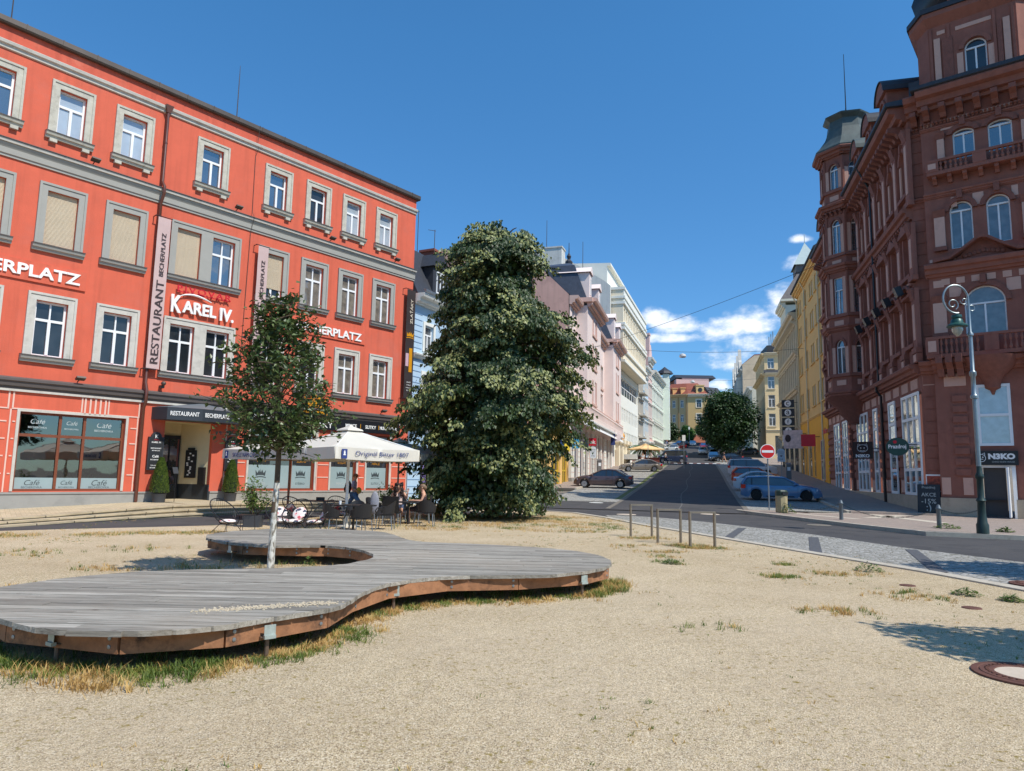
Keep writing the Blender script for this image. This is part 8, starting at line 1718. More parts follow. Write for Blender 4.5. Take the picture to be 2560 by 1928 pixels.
# parasols
cloth = M('parasol_cloth', rgb((206, 200, 186)), .9, .05, 1, .2, 6); navy = M('navy_print', rgb((44, 62, 124)), .8, .05)
def parasol(x, y, rot, half, zv, za, lab, polem, pr=.035, txt=None, grp='large white café parasols', val=.33, fringe=False, z0=-.03):
    t = thing('parasol', lab, 'parasol', T(x, y, z0) @ RZ(R(rot)), grp); c = [(-half, -half), (half, -half), (half, half), (-half, half)]
    b = MB(); n = 10
    for k in range(4):
        A, B_ = Vector(c[k]), Vector(c[(k + 1) % 4])
        for i in range(n):
            for j in range(6):
                def pt(u, v): e = A.lerp(B_, u); sag = .05 * math.sin(math.pi * v) + .03 * math.sin(math.pi * u) * v; return (e.x * v, e.y * v, za - (za - zv) * v ** .92 - sag * .8)
                u0, u1, v0, v1 = i / n, (i + 1) / n, j / 6, (j + 1) / 6; b.add([pt(u0, v0), pt(u0, v1), pt(u1, v1), pt(u1, v0)], [(0, 1, 2, 3)])
        nn_ = 26; d_ = (B_ - A).normalized(); nr = Vector((d_.y, -d_.x))
        for i in range(nn_):
            u0, u1 = i / nn_, (i + 1) / nn_; w0 = .018 * math.sin(i * 1.9 + k); w1 = .018 * math.sin((i + 1) * 1.9 + k); e0, e1 = A.lerp(B_, u0), A.lerp(B_, u1); s0 = .03 * math.sin(math.pi * u0); s1 = .03 * math.sin(math.pi * u1)
            q0, q1 = e0 + nr * w0, e1 + nr * w1; vb = val * (.75 if fringe and i % 2 else 1); b.add([(e0.x, e0.y, zv - s0 * .8), (q0.x, q0.y, zv - vb - s0), (q1.x, q1.y, zv - vb - s1), (e1.x, e1.y, zv - s1 * .8)], [(0, 1, 2, 3)])
    b.v and None; cn_ = part('canopy', b, cloth, t, smooth='all', merge=True)
    b = MB(); b.lathe([(.02, za + .09), (.1, za + .03), (half * .25, za - .06), (half * .27, za - .1)], 4, (0, 0, 0), R(45), R(45) + 2 * math.pi); part('vent_cap', b, cloth, t)
    b = MB(); b.cyl(0, 0, 0.05, za, pr, 12); part('pole', b, polem, t, smooth=True); b = MB(); b.box(-.35, .35, -.35, .35, 0, .07); b.cyl(0, 0, .07, .35, pr * 1.7, 12); part('base', b, cloth if polem is white else plast, t)
    for k in range(4):
        for dx in (0,): b = MB(); b.tube([(0, 0, zv - .35), (c[k][0] * .55, c[k][1] * .55, zv + (za - zv) * .42), (c[k][0] * .98, c[k][1] * .98, zv - .02)][:2], .012, 5); b.tube([(0, 0, za - .05), (c[k][0] * .98, c[k][1] * .98, zv - .01)], .012, 5); part('rib', b, polem, t)
    if txt:
        for k, body_, w_, h_ in txt:
            A, B_ = Vector(c[k]), Vector(c[(k + 1) % 4]); m = (A + B_) / 2; d_ = (B_ - A).normalized(); nr = Vector((d_.y, -d_.x)); ang = math.atan2(d_.y, d_.x)
            text('lettering', body_, t, m.x + nr.x * .03 + d_.x * .1, m.y + nr.y * .03 + d_.y * .1, zv - val * .55, w=w_, h=h_, mat=navy, ext=.003, rz=ang, bold=-.008)
            e = A + d_ * .28; q = MB(); q.X = T(e.x + nr.x * .025, e.y + nr.y * .025, zv - .18) @ RZ(ang); q.box(-.09, .09, -.008, .0, -.14, .12); lg = part('logo_patch', q, navy, t); q = MB(); q.X = T(e.x + nr.x * .03, e.y + nr.y * .03, zv - .18) @ RZ(ang); q.exy([(-.045, -.05), (.045, -.05), (.02, .0), (.03, .03), (0, .09), (-.03, .03), (-.02, 0)], -.008, .0); part('emblem', q, white, lg)
            # brand stroke on the slope above
            s0 = Vector((m.x * .62, m.y * .62)); 
    return t
woodp = M('wood_pole', rgb((140, 80, 50)), .5, .15, 4)
parasol(-7.75, 25.0, 53, 1.62, 2.36, 2.95, 'left white parasol on a wooden pole, partly behind the young tree', woodp, .04, [(3, 'SKVĚLE NAMÍCHANÝ ŽIVOT', 2.1, .2)])
parasol(-4.88, 21.4, 48, 1.5, 2.33, 2.98, 'nearest white parasol on a white pole with dark blue lettering', white, .045, [(0, 'Originál Bitter 1807', 1.9, .17), (3, 'Becherovka', .01, .01)][:1])
parasol(-4.25, 27.0, 45, 1.5, 2.36, 2.9, 'rear white parasol with fringed edge behind the nearest one', M('grey_pole', rgb((150, 148, 144)), .5, .05), .035, None, fringe=True)
# street parasol with brown counter
pt_ = parasol(19.3, 101.5, 20, 1.9, 5.75 - 3.5, 6.45 - 3.5, 'beige parasol over a brown counter in front of the far shops', woodp, .05, None, None, .15, z0=3.5)
for ch_ in KIDS(pt_):
    if ch_.name.startswith(('canopy', 'vent')): ch_.data.materials[0] = M('beige_cloth', rgb((226, 190, 136)), .9, .05)
b = MB(); b.box(-1.5, 1.5, -.5, .5, 0, 1.15); b.box(-1.6, 1.6, -.6, .6, 1.15, 1.2); tag(part('counter', b, M('brown_counter', rgb((112, 52, 40)), .7, .2, 3), None, T(19.6, 100.8, 3.3) @ RZ(R(-10))), 'brown wooden counter under the beige parasol', 'counter')
b = MB(); b.prism([(.35 * math.cos(k * .45), .35 * math.sin(k * .45)) for k in range(14)], .72, .75); b.cyl(0, 0, 0, .72, .03); tag(part('street_table', b, white, None, T(23.3, 104, 3.65)), 'small white table on the cobbles in front of the dark van', 'table')
b = MB(); b.box(-.16, .16, -.12, .12, 0, .02); b.cyl(0, 0, .02, 1.1, .012, 8); b.X = T(0, 0, 1.1) @ RX(R(-30)); b.box(-.1, .1, -.01, .01, 0, .28); b.X = None
tag(part('menu_stand', b, black, None, FR.at(1.28, -.75, fz(1.28))), 'thin black menu stand beside the entrance conifer', 'stand')
# ================================================================== CARS
carglass = glass('car_glass', (.015, .018, .02), .1, .5, 1.0, (.55, .58, .6)); tyre = M('tyre', (.012, .012, .012), .8, .1); rimm = M('rim', rgb((168, 168, 172)), .3, .05, metal=.8); rimd = M('rim_dark', (.02, .02, .02), .4, .1, metal=.5)
tail = M('tail_lamp', rgb((200, 24, 24)), .2, 0, coat=1.0); headl = M('head_lamp', rgb((220, 226, 232)), .15, 0, coat=1.0); trimb = M('bumper_black', (.015, .015, .016), .5, .05); plate = M('number_plate', rgb((226, 226, 222)), .5, 0)
def paint(n, c, metal=.35): return M('paint_' + n, rgb(c), .32, .02, 1, metal=metal, coat=.8)
TYPES = {  # L, W, H, belt, rear-screen base, roof rear, roof front, windscreen base (fractions of L from rear), hood z at nose, boot z
 'sedan': (4.5, 1.74, 1.46, .92, .10, .27, .52, .73, .68, .98), 'coupe': (4.8, 1.85, 1.42, .90, .07, .26, .50, .73, .66, .92), 'estate': (4.66, 1.81, 1.47, .93, .015, .08, .55, .73, .70, .95),
 'hatch': (4.0, 1.75, 1.46, .93, .02, .13, .56, .75, .74, .98), 'mpv': (4.85, 1.9, 1.74, 1.02, .01, .06, .62, .82, .84, 1.05), 'suv': (4.6, 1.86, 1.70, 1.06, .02, .10, .56, .73, .92, 1.08), 'van': (5.1, 1.95, 1.97, 1.12, .005, .03, .68, .87, 1.0, 1.15)}
def car(kind, x, y, heading, pm, lab, rim=rimm, z=None, grp='cars parked along the street', lights=False, dz=.01):
    L_, W, H, belt, r0, r1, w1, w0, hz, bz = TYPES[kind]; z = GU(x, y) + dz if z is None else z
    # slope of the street under the car
    hd = R(heading); dx, dy = math.sin(hd), math.cos(hd); zf, zr = GU(x + dx * L_ / 2, y + dy * L_ / 2), GU(x - dx * L_ / 2, y - dy * L_ / 2); pitch = math.atan2(zf - zr, L_)
    sl_, sr_ = GU(x - dy * .8, y + dx * .8), GU(x + dy * .8, y - dx * .8); roll = math.atan2(sl_ - sr_, 1.6)
    t = thing('parked_car', lab, 'car', T(x, y, z) @ RZ(R(90) - hd) @ RY(-pitch) @ RX(roll), grp)
    X = lambda f: (f - .5) * L_; wr = .32 if kind not in ('van', 'suv') else .35; fa, ra = X(.81), X(.195); hw = W / 2
    xs = sorted(set([X(f) for f in (0, .015, .05, .1, .3, .4, .5, .6, .7, .9, .95, .985, 1, r0 + .001, r1, w1, w0)] + [fa - wr * 1.18 + k * wr * .59 / 1 * .5 for k in range(9)] + [ra - wr * 1.18 + k * wr * .295 for k in range(9)] + [fa - wr * 1.18, fa + wr * 1.18, ra - wr * 1.18, ra + wr * 1.18]))
    def top(x_):
        f = x_ / L_ + .5
        if f >= w0: u = (f - w0) / (1 - w0); return belt + .02 - (belt - hz) * u ** 1.7 if u < .93 else hz - (u - .93) / .07 * .22
        if f <= r0 + 1e-3: u = 1 - f / max(r0, 1e-3); return bz - .04 * u if u < .85 else bz - .04 - (u - .85) / .15 * .18
        return belt + (bz - belt) * max(0, 1 - (f - r0) / .25)
    def width(x_): f = abs(x_) / (L_ / 2); return hw * (1 - .16 * max(0, (f - .72) / .28) ** 2.2)
    def bot(x_):
        for c in (fa, ra):
            d = abs(x_ - c)
            if d < wr * 1.18: return .33 + math.sqrt(max(0, (wr * 1.18) ** 2 - d * d)) * .98
        f = abs(x_) / (L_ / 2); return .2 + .12 * max(0, (f - .88) / .12)
    b = MB(); rings = []
    for x_ in xs:
        w_, tz, bt = width(x_), top(x_), bot(x_); inset = hw * .1
        bt2 = min(bt, tz - .12)
        P = [(x_, w_ * .97, bt2), (x_, w_ * 1.0, bt2 + (tz - bt2) * .35), (x_, w_ * .985, bt2 + (tz - bt2) * .75), (x_, w_ * .93, tz - .02), (x_, w_ * .8, tz + .02), (x_, 0, tz + .045)]
        rings.append(P + [(a, -c, d) for a, c, d in P[:-1][::-1]])
    n = len(rings[0]); v = [p for r_ in rings for p in r_]; f = [(i * n + k, (i + 1) * n + k, (i + 1) * n + k + 1, i * n + k + 1) for i in range(len(rings) - 1) for k in range(n - 1)]
    f += [tuple(range(n)), tuple(range((len(rings) - 1) * n, len(rings) * n))[::-1]]
    b.add(v, f)
    # roof and pillars
    def roofz(f_): return None
    rx = [(X(r0 + .002), belt + (bz - belt)), (X(r1), H - .05), (X((r1 + w1) / 2), H), (X(w1), H - .035), (X(w0 - .002), belt + .03)]
    cw, tw_ = .90, .70
    ringg = []
    for i, (x_, zt_) in enumerate(rx):
        base = max(top(x_), .0); ww = width(x_); ringg.append([(x_, ww * cw, base), (x_, ww * (tw_ + .04) if i in (1, 2, 3) else ww * cw * .97, zt_ - .05 if i in (1, 2, 3) else base + .01), (x_, ww * tw_ * .92 if i in (1, 2, 3) else ww * cw * .9, zt_)])
    for i in (1, 2):
        A, B_ = ringg[i], ringg[i + 1]; q = [A[1], A[2], (A[2][0], -A[2][1], A[2][2]), (A[1][0], -A[1][1], A[1][2])]; r_ = [B_[1], B_[2], (B_[2][0], -B_[2][1], B_[2][2]), (B_[1][0], -B_[1][1], B_[1][2])]
        b.add(q + r_, [(0, 1, 5, 4), (1, 2, 6, 5), (2, 3, 7, 6)])
    for s in (-1, 1):
        m = lambda p: (p[0], p[1] * s + .012 * s, p[2])
        for i0, i1 in ((0, 1), (3, 4)):
            A, B_ = m(ringg[i0][1 if i0 else 0]), m(ringg[i1][1 if i1 != 4 else 0]); b.tube([A, B_], .045 if i0 else .07, 5)
        b.tube([m(ringg[1][1]), m(ringg[2][1]), m(ringg[3][1])], .035, 5)
    part('body', b, pm, t, smooth=True, merge=True)
    g = MB()
    for s in (-1, 1):
        P = [(r_[0][0], r_[0][1] * s, r_[0][2] - .02) for r_ in ringg]; Q = [(r_[1][0], r_[1][1] * s, r_[1][2]) for r_ in ringg]
        g.add(P + Q, [(i, i + 1, i + 6, i + 5) for i in range(4)])
    for i0, i1 in ((0, 1), (3, 4)):
        A, B_ = ringg[i0], ringg[i1]; g.add([A[2], B_[2], (B_[2][0], -B_[2][1], B_[2][2]), (A[2][0], -A[2][1], A[2][2]), A[1], B_[1], (B_[1][0], -B_[1][1], B_[1][2]), (A[1][0], -A[1][1], A[1][2])], [(0, 1, 2, 3), (0, 1, 5, 4), (3, 2, 6, 7)])
    part('windows', g, carglass, t)
    pm2 = MB(); dl = MB()
    for fx in (((w1 + r1) / 2 + .03,) if kind in ('coupe', 'hatch', 'van') else ((w1 + r1) / 2 + .04, r1 + .06)):
        x_ = X(fx); 
        for s in (-1, 1): pm2.add([(x_ - .035, hw * cw * s + .004 * s, top(x_)), (x_ + .035, hw * cw * s + .004 * s, top(x_)), (x_ + .03, hw * (tw_ + .055) * s, H - .08), (x_ - .03, hw * (tw_ + .055) * s, H - .08)], [(0, 1, 2, 3)]); dl.box(x_ - .006, x_ + .006, s * hw * .995 - .004, s * hw * .995 + .004, .32, top(x_) - .1)
    for s in (-1, 1): dl.box(X(w0) - .12, X(w0) - .108, s * hw * .995 - .004, s * hw * .995 + .004, .36, .85); dl.box(X(.32), X(.66), s * hw * .992 - .006, s * hw * .992 + .006, .24, .3)
    part('pillar', pm2, trimb if kind != 'van' else pm, t); part('door_gap', dl, trimb, t)
    for s in (-1, 1):
        hb = MB(); 
        for fx in (.40, .60): hb.box(X(fx) - .09, X(fx) + .09, s * hw * .99 - .0, s * (hw * .99 + .02), .76 * belt / .92, .79 * belt / .92)
        part('handle', hb, pm, t); mb_ = MB(); mb_.ellip((X(w0) - .28, s * (hw + .06), belt + .06), (.08, .1, .07), 10, 6); part('mirror', mb_, pm, t, smooth=True)
        for fx in (fa, ra):
            w_ = MB(); w_.X = T(fx, s * (hw - .12), wr) @ RX(R(90)); w_.lathe([(wr * .62, -.11), (wr * .94, -.11), (wr, -.08), (wr, .08), (wr * .94, .11), (wr * .62, .11)], 28); o = part('wheel', w_, tyre, t, smooth=True)
            q = MB(); q.X = T(fx, s * (hw - .02), wr) @ RX(R(90)); q.lathe([(wr * .66, -.02), (wr * .66, .03), (wr * .6, .03), (wr * .58, -.01)], 24)
            for k in range(8): q.X = T(fx, s * (hw - .02), wr) @ RX(R(90)) @ RZ(k * math.pi / 4); q.box(.02, wr * .6, -.018, .018, -.015, .02)
            q.X = T(fx, s * (hw - .02), wr) @ RX(R(90)); q.cyl(0, 0, -.02, .03, .05, 10); part('rim', q, rim, o); q = MB(); q.X = T(fx, s * (hw - .06), wr) @ RX(R(90)); q.lathe([(0, 0), (wr * .66, 0)], 20); part('hub', q, trimb, o)
        lt = MB(); xe = -L_ / 2; 
        if kind in ('estate', 'hatch', 'mpv', 'suv', 'van'): lt.add([(xe + .0, s * hw * .52, belt - .22), (xe + .03, s * hw * .86, belt - .22), (xe + .28, s * hw * .975, belt - .2), (xe + .30, s * hw * .955, belt + .02), (xe + .03, s * hw * .84, belt + .02), (xe + .0, s * hw * .52, belt - .02)], [(0, 1, 4, 5), (1, 2, 3, 4)])
        else: lt.add([(xe - .005, s * hw * .5, belt - .2), (xe + .02, s * hw * .86, belt - .2), (xe + .25, s * hw * .965, belt - .17), (xe + .22, s * hw * .95, belt - .0), (xe + .015, s * hw * .84, belt + .01), (xe - .005, s * hw * .5, belt + .0)], [(0, 1, 4, 5), (1, 2, 3, 4)])
        lt.v = [(p[0] - .006, p[1] * 1.012, p[2]) for p in lt.v]; part('tail_light', lt, tail, t)
        hl = MB(); xe = L_ / 2; hl.add([(xe + .01, s * hw * .45, hz - .2), (xe - .05, s * hw * .82, hz - .2), (xe - .35, s * hw * .955, hz - .08), (xe - .33, s * hw * .93, hz + .05), (xe - .1, s * hw * .78, hz - .02), (xe - .02, s * hw * .45, hz - .1)], [(0, 1, 4, 5), (1, 2, 3, 4)]); hl.v = [(p[0] + .008, p[1] * 1.012, p[2] + .01) for p in hl.v]; part('headlight', hl, headl, t)
    gr_ = MB(); gr_.box(L_ / 2 - .03, L_ / 2 + .01, -hw * .42, hw * .42, hz - .28, hz - .12); gr_.box(L_ / 2 - .05, L_ / 2 + .015, -hw * .7, hw * .7, .26, .36); gr_.box(-L_ / 2 - .01, -L_ / 2 + .05, -hw * .75, hw * .75, .3, .42); part('grille', gr_, trimb, t)
    np_ = MB(); np_.box(L_ / 2 + .012, L_ / 2 + .022, -.26, .26, .4, .51); np_.box(-L_ / 2 - .022, -L_ / 2 - .012, -.26, .26, .55, .66); part('number_plate', np_, plate, t)
    return t
PB = paint('brown', (92, 72, 70)); PG = paint('greige', (142, 132, 120)); PN = paint('navy', (40, 52, 78)); PS = paint('silver', (196, 198, 196)); PBl = paint('blue', (84, 122, 158), .2); PW = paint('white', (206, 208, 210), .0); PO = paint('orange', (206, 84, 36)); PK = paint('black', (22, 22, 26)); PR_ = paint('crimson', (156, 26, 52)); PGB = paint('grey_blue', (84, 104, 122)); PDR = paint('dark_red', (90, 30, 30))
car('sedan', 7.3, 55.6, 285, PB, 'brown saloon parked side-on on the left cobbles', dz=.02)
car('coupe', 15.0, 82.0, 272, PG, 'grey-beige coupe parked behind the brown saloon')
car('van', 24.8, 110.5, 262, PN, 'dark blue minivan on the left cobbles beyond the coupe')
car('hatch', 34.8, 155, 250, PS, 'silver small hatchback behind the dark blue minivan')
car('estate', 38.6, 165, 245, PDR, 'dark estate with red tail lamp beyond the silver hatchback')
car('suv', 42.0, 175, 240, PK, 'black off-roader farthest along the left kerb')
car('sedan', 47.3, 184, 196, PGB, 'grey-blue saloon driving towards the camera at the top of the street', grp=None)
car('hatch', 45.0, 165, 196, PR_, 'crimson hatchback in the right lane up the street')
car('suv', 53.8, 192, 198, PK, 'dark off-roader at the head of the right lane')
car('sedan', 38.3, 141, 197, PW, 'white saloon facing the camera in the right lane')
car('sedan', 36.9, 129, 197, PGB, 'grey-blue saloon just behind the black one in the right lane')
car('sedan', 33.8, 118, 197, paint('petrol', (36, 66, 96)), 'petrol-blue saloon in the right lane by the crossing')
car('coupe', 35.0, 114.3, 287, PK, 'black low car standing across the lane by the zebra crossing')
car('hatch', 42.6, 139, 285, PW, 'white car under the dark street tree', z=GU(42.6, 139))
car('hatch', 45.8, 137, 285, PGB, 'grey hatchback in the shade right of the white car under the tree')
car('estate', 16.75, 44.2, 108, PBl, 'bright blue estate car parked nearest on the right', rimd, dz=.02)
car('sedan', 19.0, 53.2, 107, PW, 'white saloon parked just behind the blue estate')
car('hatch', 21.3, 61.8, 107, PO, 'orange hatchback on the right parking bay')
car('mpv', 25.0, 73.5, 107, PW, 'white minivan parked beyond the orange hatchback')
car('suv', 27.0, 80.5, 107, PDR, 'dark red car half hidden behind the white minivan')
# ================================================================== STREET FURNITURE
lampm = M('lamp_green', rgb((44, 62, 58)), .5, .15, 6, metal=.3); lampg = M('lamp_steel', rgb((140, 150, 152)), .4, .12, 6, metal=.6)
LP_ = thing('street_lamp', 'tall ornate street lamp with a scrolled arm in front of the brown corner house', 'street lamp', T(14.52, 22.0, .06))
b = MB(); b.lathe([(.17, 0), (.17, .32), (.14, .38), (.13, .5), (.115, .55), (.105, 1.0), (.14, 1.05), (.09, 1.15), (.085, 1.7), (.12, 1.75), (.12, 1.82), (.075, 1.92), (.07, 2.1)], 20); part('base', b, lampm, LP_, smooth=True)
b = MB(); b.lathe([(.068, 2.1), (.062, 4.2), (.11, 4.22), (.11, 4.3), (.07, 4.35), (.065, 4.9), (.1, 4.95), (.1, 5.05), (.06, 5.1), (.055, 6.2), (.09, 6.22), (.09, 6.28), (.045, 6.35), (.04, 7.2)], 16); part('post', b, lampg, LP_, smooth=True)
b = MB(); P = [(0.0, 0, 7.1)]
for k in range(30): a = R(0 + k * 11.2); P.append((-.40 + .40 * math.cos(a), 0, 7.4 + .46 * math.sin(a)))
b.tube(P[:27], .03, 8); P = []
for k in range(20): a = R(-60 + k * 22); r = .19 - .007 * k; P.append((-.5 + r * math.cos(a), 0, 7.23 + r * math.sin(a)))
b.tube(P, .018, 6); P = []
for k in range(18): a = R(180 + k * 22); r = .13 - .005 * k; P.append((-.13 + r * math.cos(a) * 1, 0, 7.35 + r * math.sin(a)))
b.tube(P, .014, 6); P = []
for k in range(14): a = R(120 - k * 24); r = .09; P.append((.1 + r * math.cos(a), 0, 7.12 + r * math.sin(a)))
b.tube(P, .014, 6); part('scroll_arm', b, lampg, LP_, smooth=True)
b = MB(); b.tube([(-.4, 0, 6.98), (-.4, 0, 6.85)], .02, 6); b.lathe([(.05, 6.9), (.14, 6.88), (.15, 6.8), (.12, 6.76), (.16, 6.72), (.18, 6.62), (.3, 6.54), (.3, 6.5), (.15, 6.49)], 20, (-.4, 0, 0)); part('lamp_shade', b, M('shade_green', rgb((38, 80, 72)), .4, .1, metal=.2), LP_, smooth=True)
b = MB(); b.lathe([(.15, 6.49), (.16, 6.4), (.12, 6.28), (.04, 6.2), (0, 6.19)], 16, (-.4, 0, 0)); part('globe', b, M('lamp_glass', rgb((176, 170, 150)), .15, .05, coat=1), LP_, smooth=True)
def bollard(x, y, lab):
    b = MB(); b.lathe([(.075, 0), (.07, .62), (.085, .64), (.085, .68), (.07, .7), (.05, .78), (0, .8)], 16); t = part('bollard', b, M('bollard_grey', rgb((108, 116, 120)), .5, .1, metal=.4) if 'bollard_grey' not in bpy.data.materials else bpy.data.materials['bollard_grey'], None, T(x, y, .09), smooth=True); return tag(t, lab, 'bollard', 'grey chain bollards')
bollard(13.25, 28.6, 'grey steel bollard nearer the bin'); bollard(14.75, 24.6, 'grey steel bollard nearer the street lamp')
def chain(a, c, sag, lab):
    b = MB(); P = [Vector(a).lerp(Vector(c), k / 40) + Vector((0, 0, -sag * 4 * (k / 40) * (1 - k / 40))) for k in range(41)]
    for k in range(40):
        m = (P[k] + P[k + 1]) / 2; d_ = P[k + 1] - P[k]; s = Vector((-d_.y, d_.x, 0)).normalized() * .014 if k % 2 else Vector((0, 0, .014)); b.tube([P[k] + s, P[k + 1] + s], .006, 4); b.tube([P[k] - s, P[k + 1] - s], .006, 4)
    tag(part('chain', b, lampm, None), lab, 'chain', 'sagging chains between the bollards')
chain((13.25, 28.6, .74), (14.75, 24.6, .74), .42, 'sagging chain between the two grey bollards'); chain((13.25, 28.6, .74), (12.85, 33.7, .6), .3, 'chain from the first bollard to the concrete bin'); chain((14.75, 24.6, .74), (14.5, 22.15, .8), .12, 'short chain from the second bollard to the street lamp')
# no entry sign
sg = thing('no_entry_sign', 'round red no-entry sign on a grey pole at the street mouth', 'road sign', T(13.05, 36.0, .12) @ RZ(R(-8))); b = MB(); b.tube([(0.02, .03, 0), (0, .03, 3.25)], .035, 10); part('pole', b, steel, sg, smooth=True)
def disc(b, r, y0, y1, z): b.exy([(r * math.cos(2 * math.pi * k / 36), z + r * math.sin(2 * math.pi * k / 36)) for k in range(36)], y0, y1)
b = MB(); disc(b, .37, -.03, -.01, 2.94); part('rim_disc', b, white, sg); b = MB(); disc(b, .335, -.036, -.031, 2.94); part('disc', b, M('sign_red', rgb((206, 28, 24)), .45, .03), sg); b = MB(); b.box(-.28, .28, -.042, -.037, 2.88, 3.0); part('bar', b, white, sg)
# bin
bn = thing('litter_bin', 'concrete litter bin with dark top on the corner of the pavement', 'litter bin', T(12.85, 33.8, .1) @ RZ(R(20))); b = MB(); b.lathe([(.25, 0), (.27, .05), (.27, .78), (.25, .8)], 8, (0, 0, 0)); part('shell', b, M('washed_concrete', rgb((170, 156, 120)), .95, .2, 25, .8, 60), bn)
b = MB(); b.lathe([(.26, .8), (.28, .82), (.28, 1.0), (.24, 1.06), (0, 1.08)], 8); part('top', b, M('bin_green', rgb((52, 70, 60)), .5, .15, 5), bn); b = MB(); b.box(-.16, .16, -.3, -.2, .84, .97); part('opening', b, black, bn)
def parksign(x, y, z, rot, lab, meter=True):
    t = thing('parking_sign', lab, 'road sign', T(x, y, z) @ RZ(R(rot))); b = MB(); b.tube([(0, .03, 0), (0, .03, 2.9)], .04, 8); part('pole', b, steel, t); b = MB(); b.box(-.3, .3, -.02, 0, 1.85, 2.75); b.exy([(.3 * math.cos(math.pi * k / 12), 2.75 + .2 * math.sin(math.pi * k / 12)) for k in range(13)], -.02, 0); p_ = part('panel', b, M('sign_white', rgb((206, 210, 212)), .5, .03) if 'sign_white' not in bpy.data.materials else bpy.data.materials['sign_white'], t)
    text('lettering', 'PARKOVACÍ', p_, 0, -.025, 2.68, w=.46, mat=greyt, ext=.002); text('lettering', 'AUTOMAT', p_, 0, -.025, 2.52, w=.4, mat=greyt, ext=.002); b = MB(); b.exy([(-.12, 2.38), (0, 2.25), (.12, 2.38)][::-1], -.026, -.021); part('arrow', b, black, p_); text('lettering', 'P+R', p_, 0, -.025, 2.05, w=.3, mat=greyt, ext=.002)
    if meter: q = thing('parking_meter', lab.replace('sign', 'meter box').replace('arched', 'grey'), 'parking meter', T(x + .6, y, z) @ RZ(R(rot))); b = MB(); b.box(-.2, .2, -.16, .16, 0, 1.6); b.add([(-.22, -.2, 1.6), (.22, -.2, 1.6), (.22, .18, 1.75), (-.22, .18, 1.75), (-.22, -.2, 1.64), (.22, -.2, 1.64), (.22, .18, 1.79), (-.22, .18, 1.79)], [(0, 1, 5, 4), (4, 5, 6, 7), (1, 2, 6, 5), (0, 4, 7, 3)]); part('cabinet', b, M('meter_grey', rgb((112, 108, 104)), .5, .08) if 'meter_grey' not in bpy.data.materials else bpy.data.materials['meter_grey'], q); b = MB(); b.box(-.12, .12, -.175, -.161, 1.1, 1.4); part('screen', b, white, q)
parksign(23.1, 60.5, GU(23.1, 60.5) + .13, -18, 'arched parking sign on the right pavement beside the ochre house'); parksign(7.9, 68, GU(7.9, 68) + .13, 8, 'arched parking sign on the left pavement before the pink house')
for x, y, h_, lab in ((6.4, 60.5, 3.6, 'thin grey post with a dark box on the left pavement'), (18.6, 96, 4, 'thin post left of the beige parasol'), (22.0, 90, 4.2, 'thin grey post on the left cobbles beside the minivan'), (49.2, 195, 5, 'post with a small blue-white sign at the top of the street')):
    t = thing('sign_post', lab, 'post', T(x, y, GU(x, y) + .05)); b = MB(); b.cyl(0, 0, 0, h_, .035, 8); part('pole', b, steel, t); b = MB(); b.box(-.2, .2, -.06, .06, h_ - .75, h_); part('panel', b, anth if x < 7 else whitetrim, t)
def stlamp(x, y, z, h_, lab):
    t = thing('street_lamp', lab, 'street lamp', T(x, y, z)); b = MB(); b.lathe([(.09, 0), (.06, h_)], 8); b.tube([(0, 0, h_), (-.6, 0, h_ + .35), (-1.4, 0, h_ + .4)], .04, 6); part('post', b, steel, t); b = MB(); b.ellip((-1.5, 0, h_ + .38), (.45, .15, .1), 10, 5); part('head', b, gutter_m, t, smooth=True)
stlamp(62.3, 226, 13.2, 8.6, 'tall street lamp in front of the pink strip house'); stlamp(42.7, 196, 10.4, 7, 'street lamp rising from the left trees')
# hanging signs along the left shops
def lsign(x, y, z, w_, h_, m, lab, rnd=False, body_=None, tm=whitep, two=None):
    t = thing('hanging_sign', lab, 'sign', T(x, y, z) @ RZ(R(-4))); b = MB()
    if rnd: b.exy([(w_ / 2 * math.cos(2 * math.pi * i / 28), h_ / 2 * math.sin(2 * math.pi * i / 28)) for i in range(28)], -.06, .06)
    else: b.box(-w_ / 2, w_ / 2, -.06, .06, -h_ / 2, h_ / 2)
    part('panel', b, m, t); b = MB(); b.tube([(-w_ / 2, 0, h_ * .3), (-w_ / 2 - .4, 0, h_ * .3)], .025, 5); part('bracket', b, black, t)
    if body_: text('lettering', body_, t, 0, -.07, 0, w=w_ * .8, mat=tm, ext=.004, bold=.02)
    if two: text('lettering', two, t, 0, -.07, h_ * .25, w=w_ * .7, mat=tm, ext=.004)
    return t
lsign(5.65, 62.2, 4.5, .78, .85, M('sign_cyan', rgb((48, 160, 214)), .5, .1), 'square light blue hanging sign at the corner of the pink house', False, 'Perla', whitep)
lsign(8.2, 71.0, 5.1, .75, .75, redp, 'square red hanging sign over the pink house shops', False, 'ok', whitep)
lsign(12.15, 84.3, 6.3, .5, 1.75, navy, 'tall navy hanging sign at the end of the pink house')
lsign(12.9, 86.0, 6.5, .95, 1.1, M('sign_round', rgb((232, 214, 212)), .5, .1), 'round white hanging sign beyond the navy one', True)
t = thing('hanging_sign', 'column of black letter boxes spelling café on the stone house', 'sign', Frame(BX + 44.5 * SU[0], BY + 44.5 * SU[1], 195.).at(0, -1.2, 0) @ RZ(R(70)))
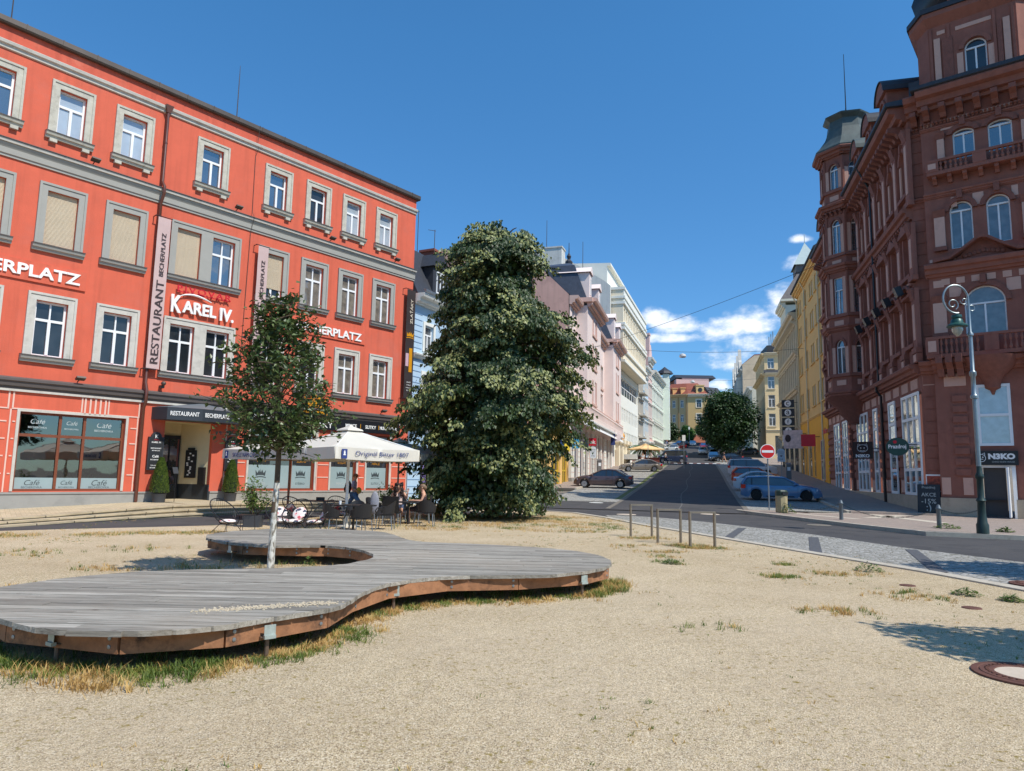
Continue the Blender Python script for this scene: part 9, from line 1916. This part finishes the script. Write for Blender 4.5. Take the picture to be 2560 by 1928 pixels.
for i, c in enumerate('café'): b = MB(); b.box(-.65, .65, -.1, .1, 10.1 - i * 1.0 - .42, 10.1 - i * 1.0 + .42); p_ = part('letter_box', b, black, t); q = MB(); q.exy([(.36 * math.cos(k * .45), 10.1 - i + .36 * math.sin(k * .45)) for k in range(14)], -.115, -.1); part('white_disc', q, whitep, p_); text('lettering', c, p_, 0, -.13, 10.1 - i * 1.0, h=.42, mat=black, ext=.005)
b = MB(); b.box(-.65, .65, -.08, .08, 5.85, 6.55); part('white_panel', b, whitep, t); b = MB(); b.tube([(.65, 0, 10.2), (1.4, 0, 10.2)], .03, 5); b.tube([(.65, 0, 6.4), (1.4, 0, 6.4)], .03, 5); part('bracket', b, black, t)
# overhead span wires with lamps
def span(a, c, sag, lab):
    b = MB(); P = [Vector(a).lerp(Vector(c), k / 30) + Vector((0, 0, -sag * 4 * (k / 30) * (1 - k / 30))) for k in range(31)]; b.tube(P, .016, 4, False); tag(part('span_wire', b, M('wire', (.05, .055, .06), .5, 0) if 'wire' not in bpy.data.materials else bpy.data.materials['wire'], None), lab, 'wire', 'overhead wires across the street'); return P
def hlamp(p, lab, s=1.0):
    t = thing('hanging_lamp', lab, 'hanging lamp', T(*p), 'lamps hung over the street'); b = MB(); b.lathe([(.05 * s, 0), (.28 * s, -.1 * s), (.34 * s, -.28 * s), (.34 * s, -.32 * s)], 14); part('housing', b, M('lamp_white', rgb((206, 208, 206)), .4, .05) if 'lamp_white' not in bpy.data.materials else bpy.data.materials['lamp_white'], t, smooth=True); b = MB(); b.lathe([(.33 * s, -.32 * s), (.28 * s, -.4 * s), (0, -.43 * s)], 14); part('diffuser', b, headl, t, smooth=True)
P = span((5.9, 65, 13.9), (27.6, 66, 14.1), .55, 'overhead wire carrying the nearest lamp'); hlamp((16.0, 65.5, 13.3), 'nearest white lamp hung on a wire over the street', .95)
span((5.9, 64.5, 13.0), (22.2, 44, 16.6), .3, 'overhead wire rising to the brown corner house')
P = span((19.5, 104.5, 16.9), (39.6, 106, 17.2), .7, 'overhead wire carrying the farther lamp'); hlamp((27.1, 105, 16.3), 'farther white lamp hung on a wire over the street', .95)
span((28, 140, 20), (49, 141, 20.3), .8, 'farthest overhead wire above the dark street tree')
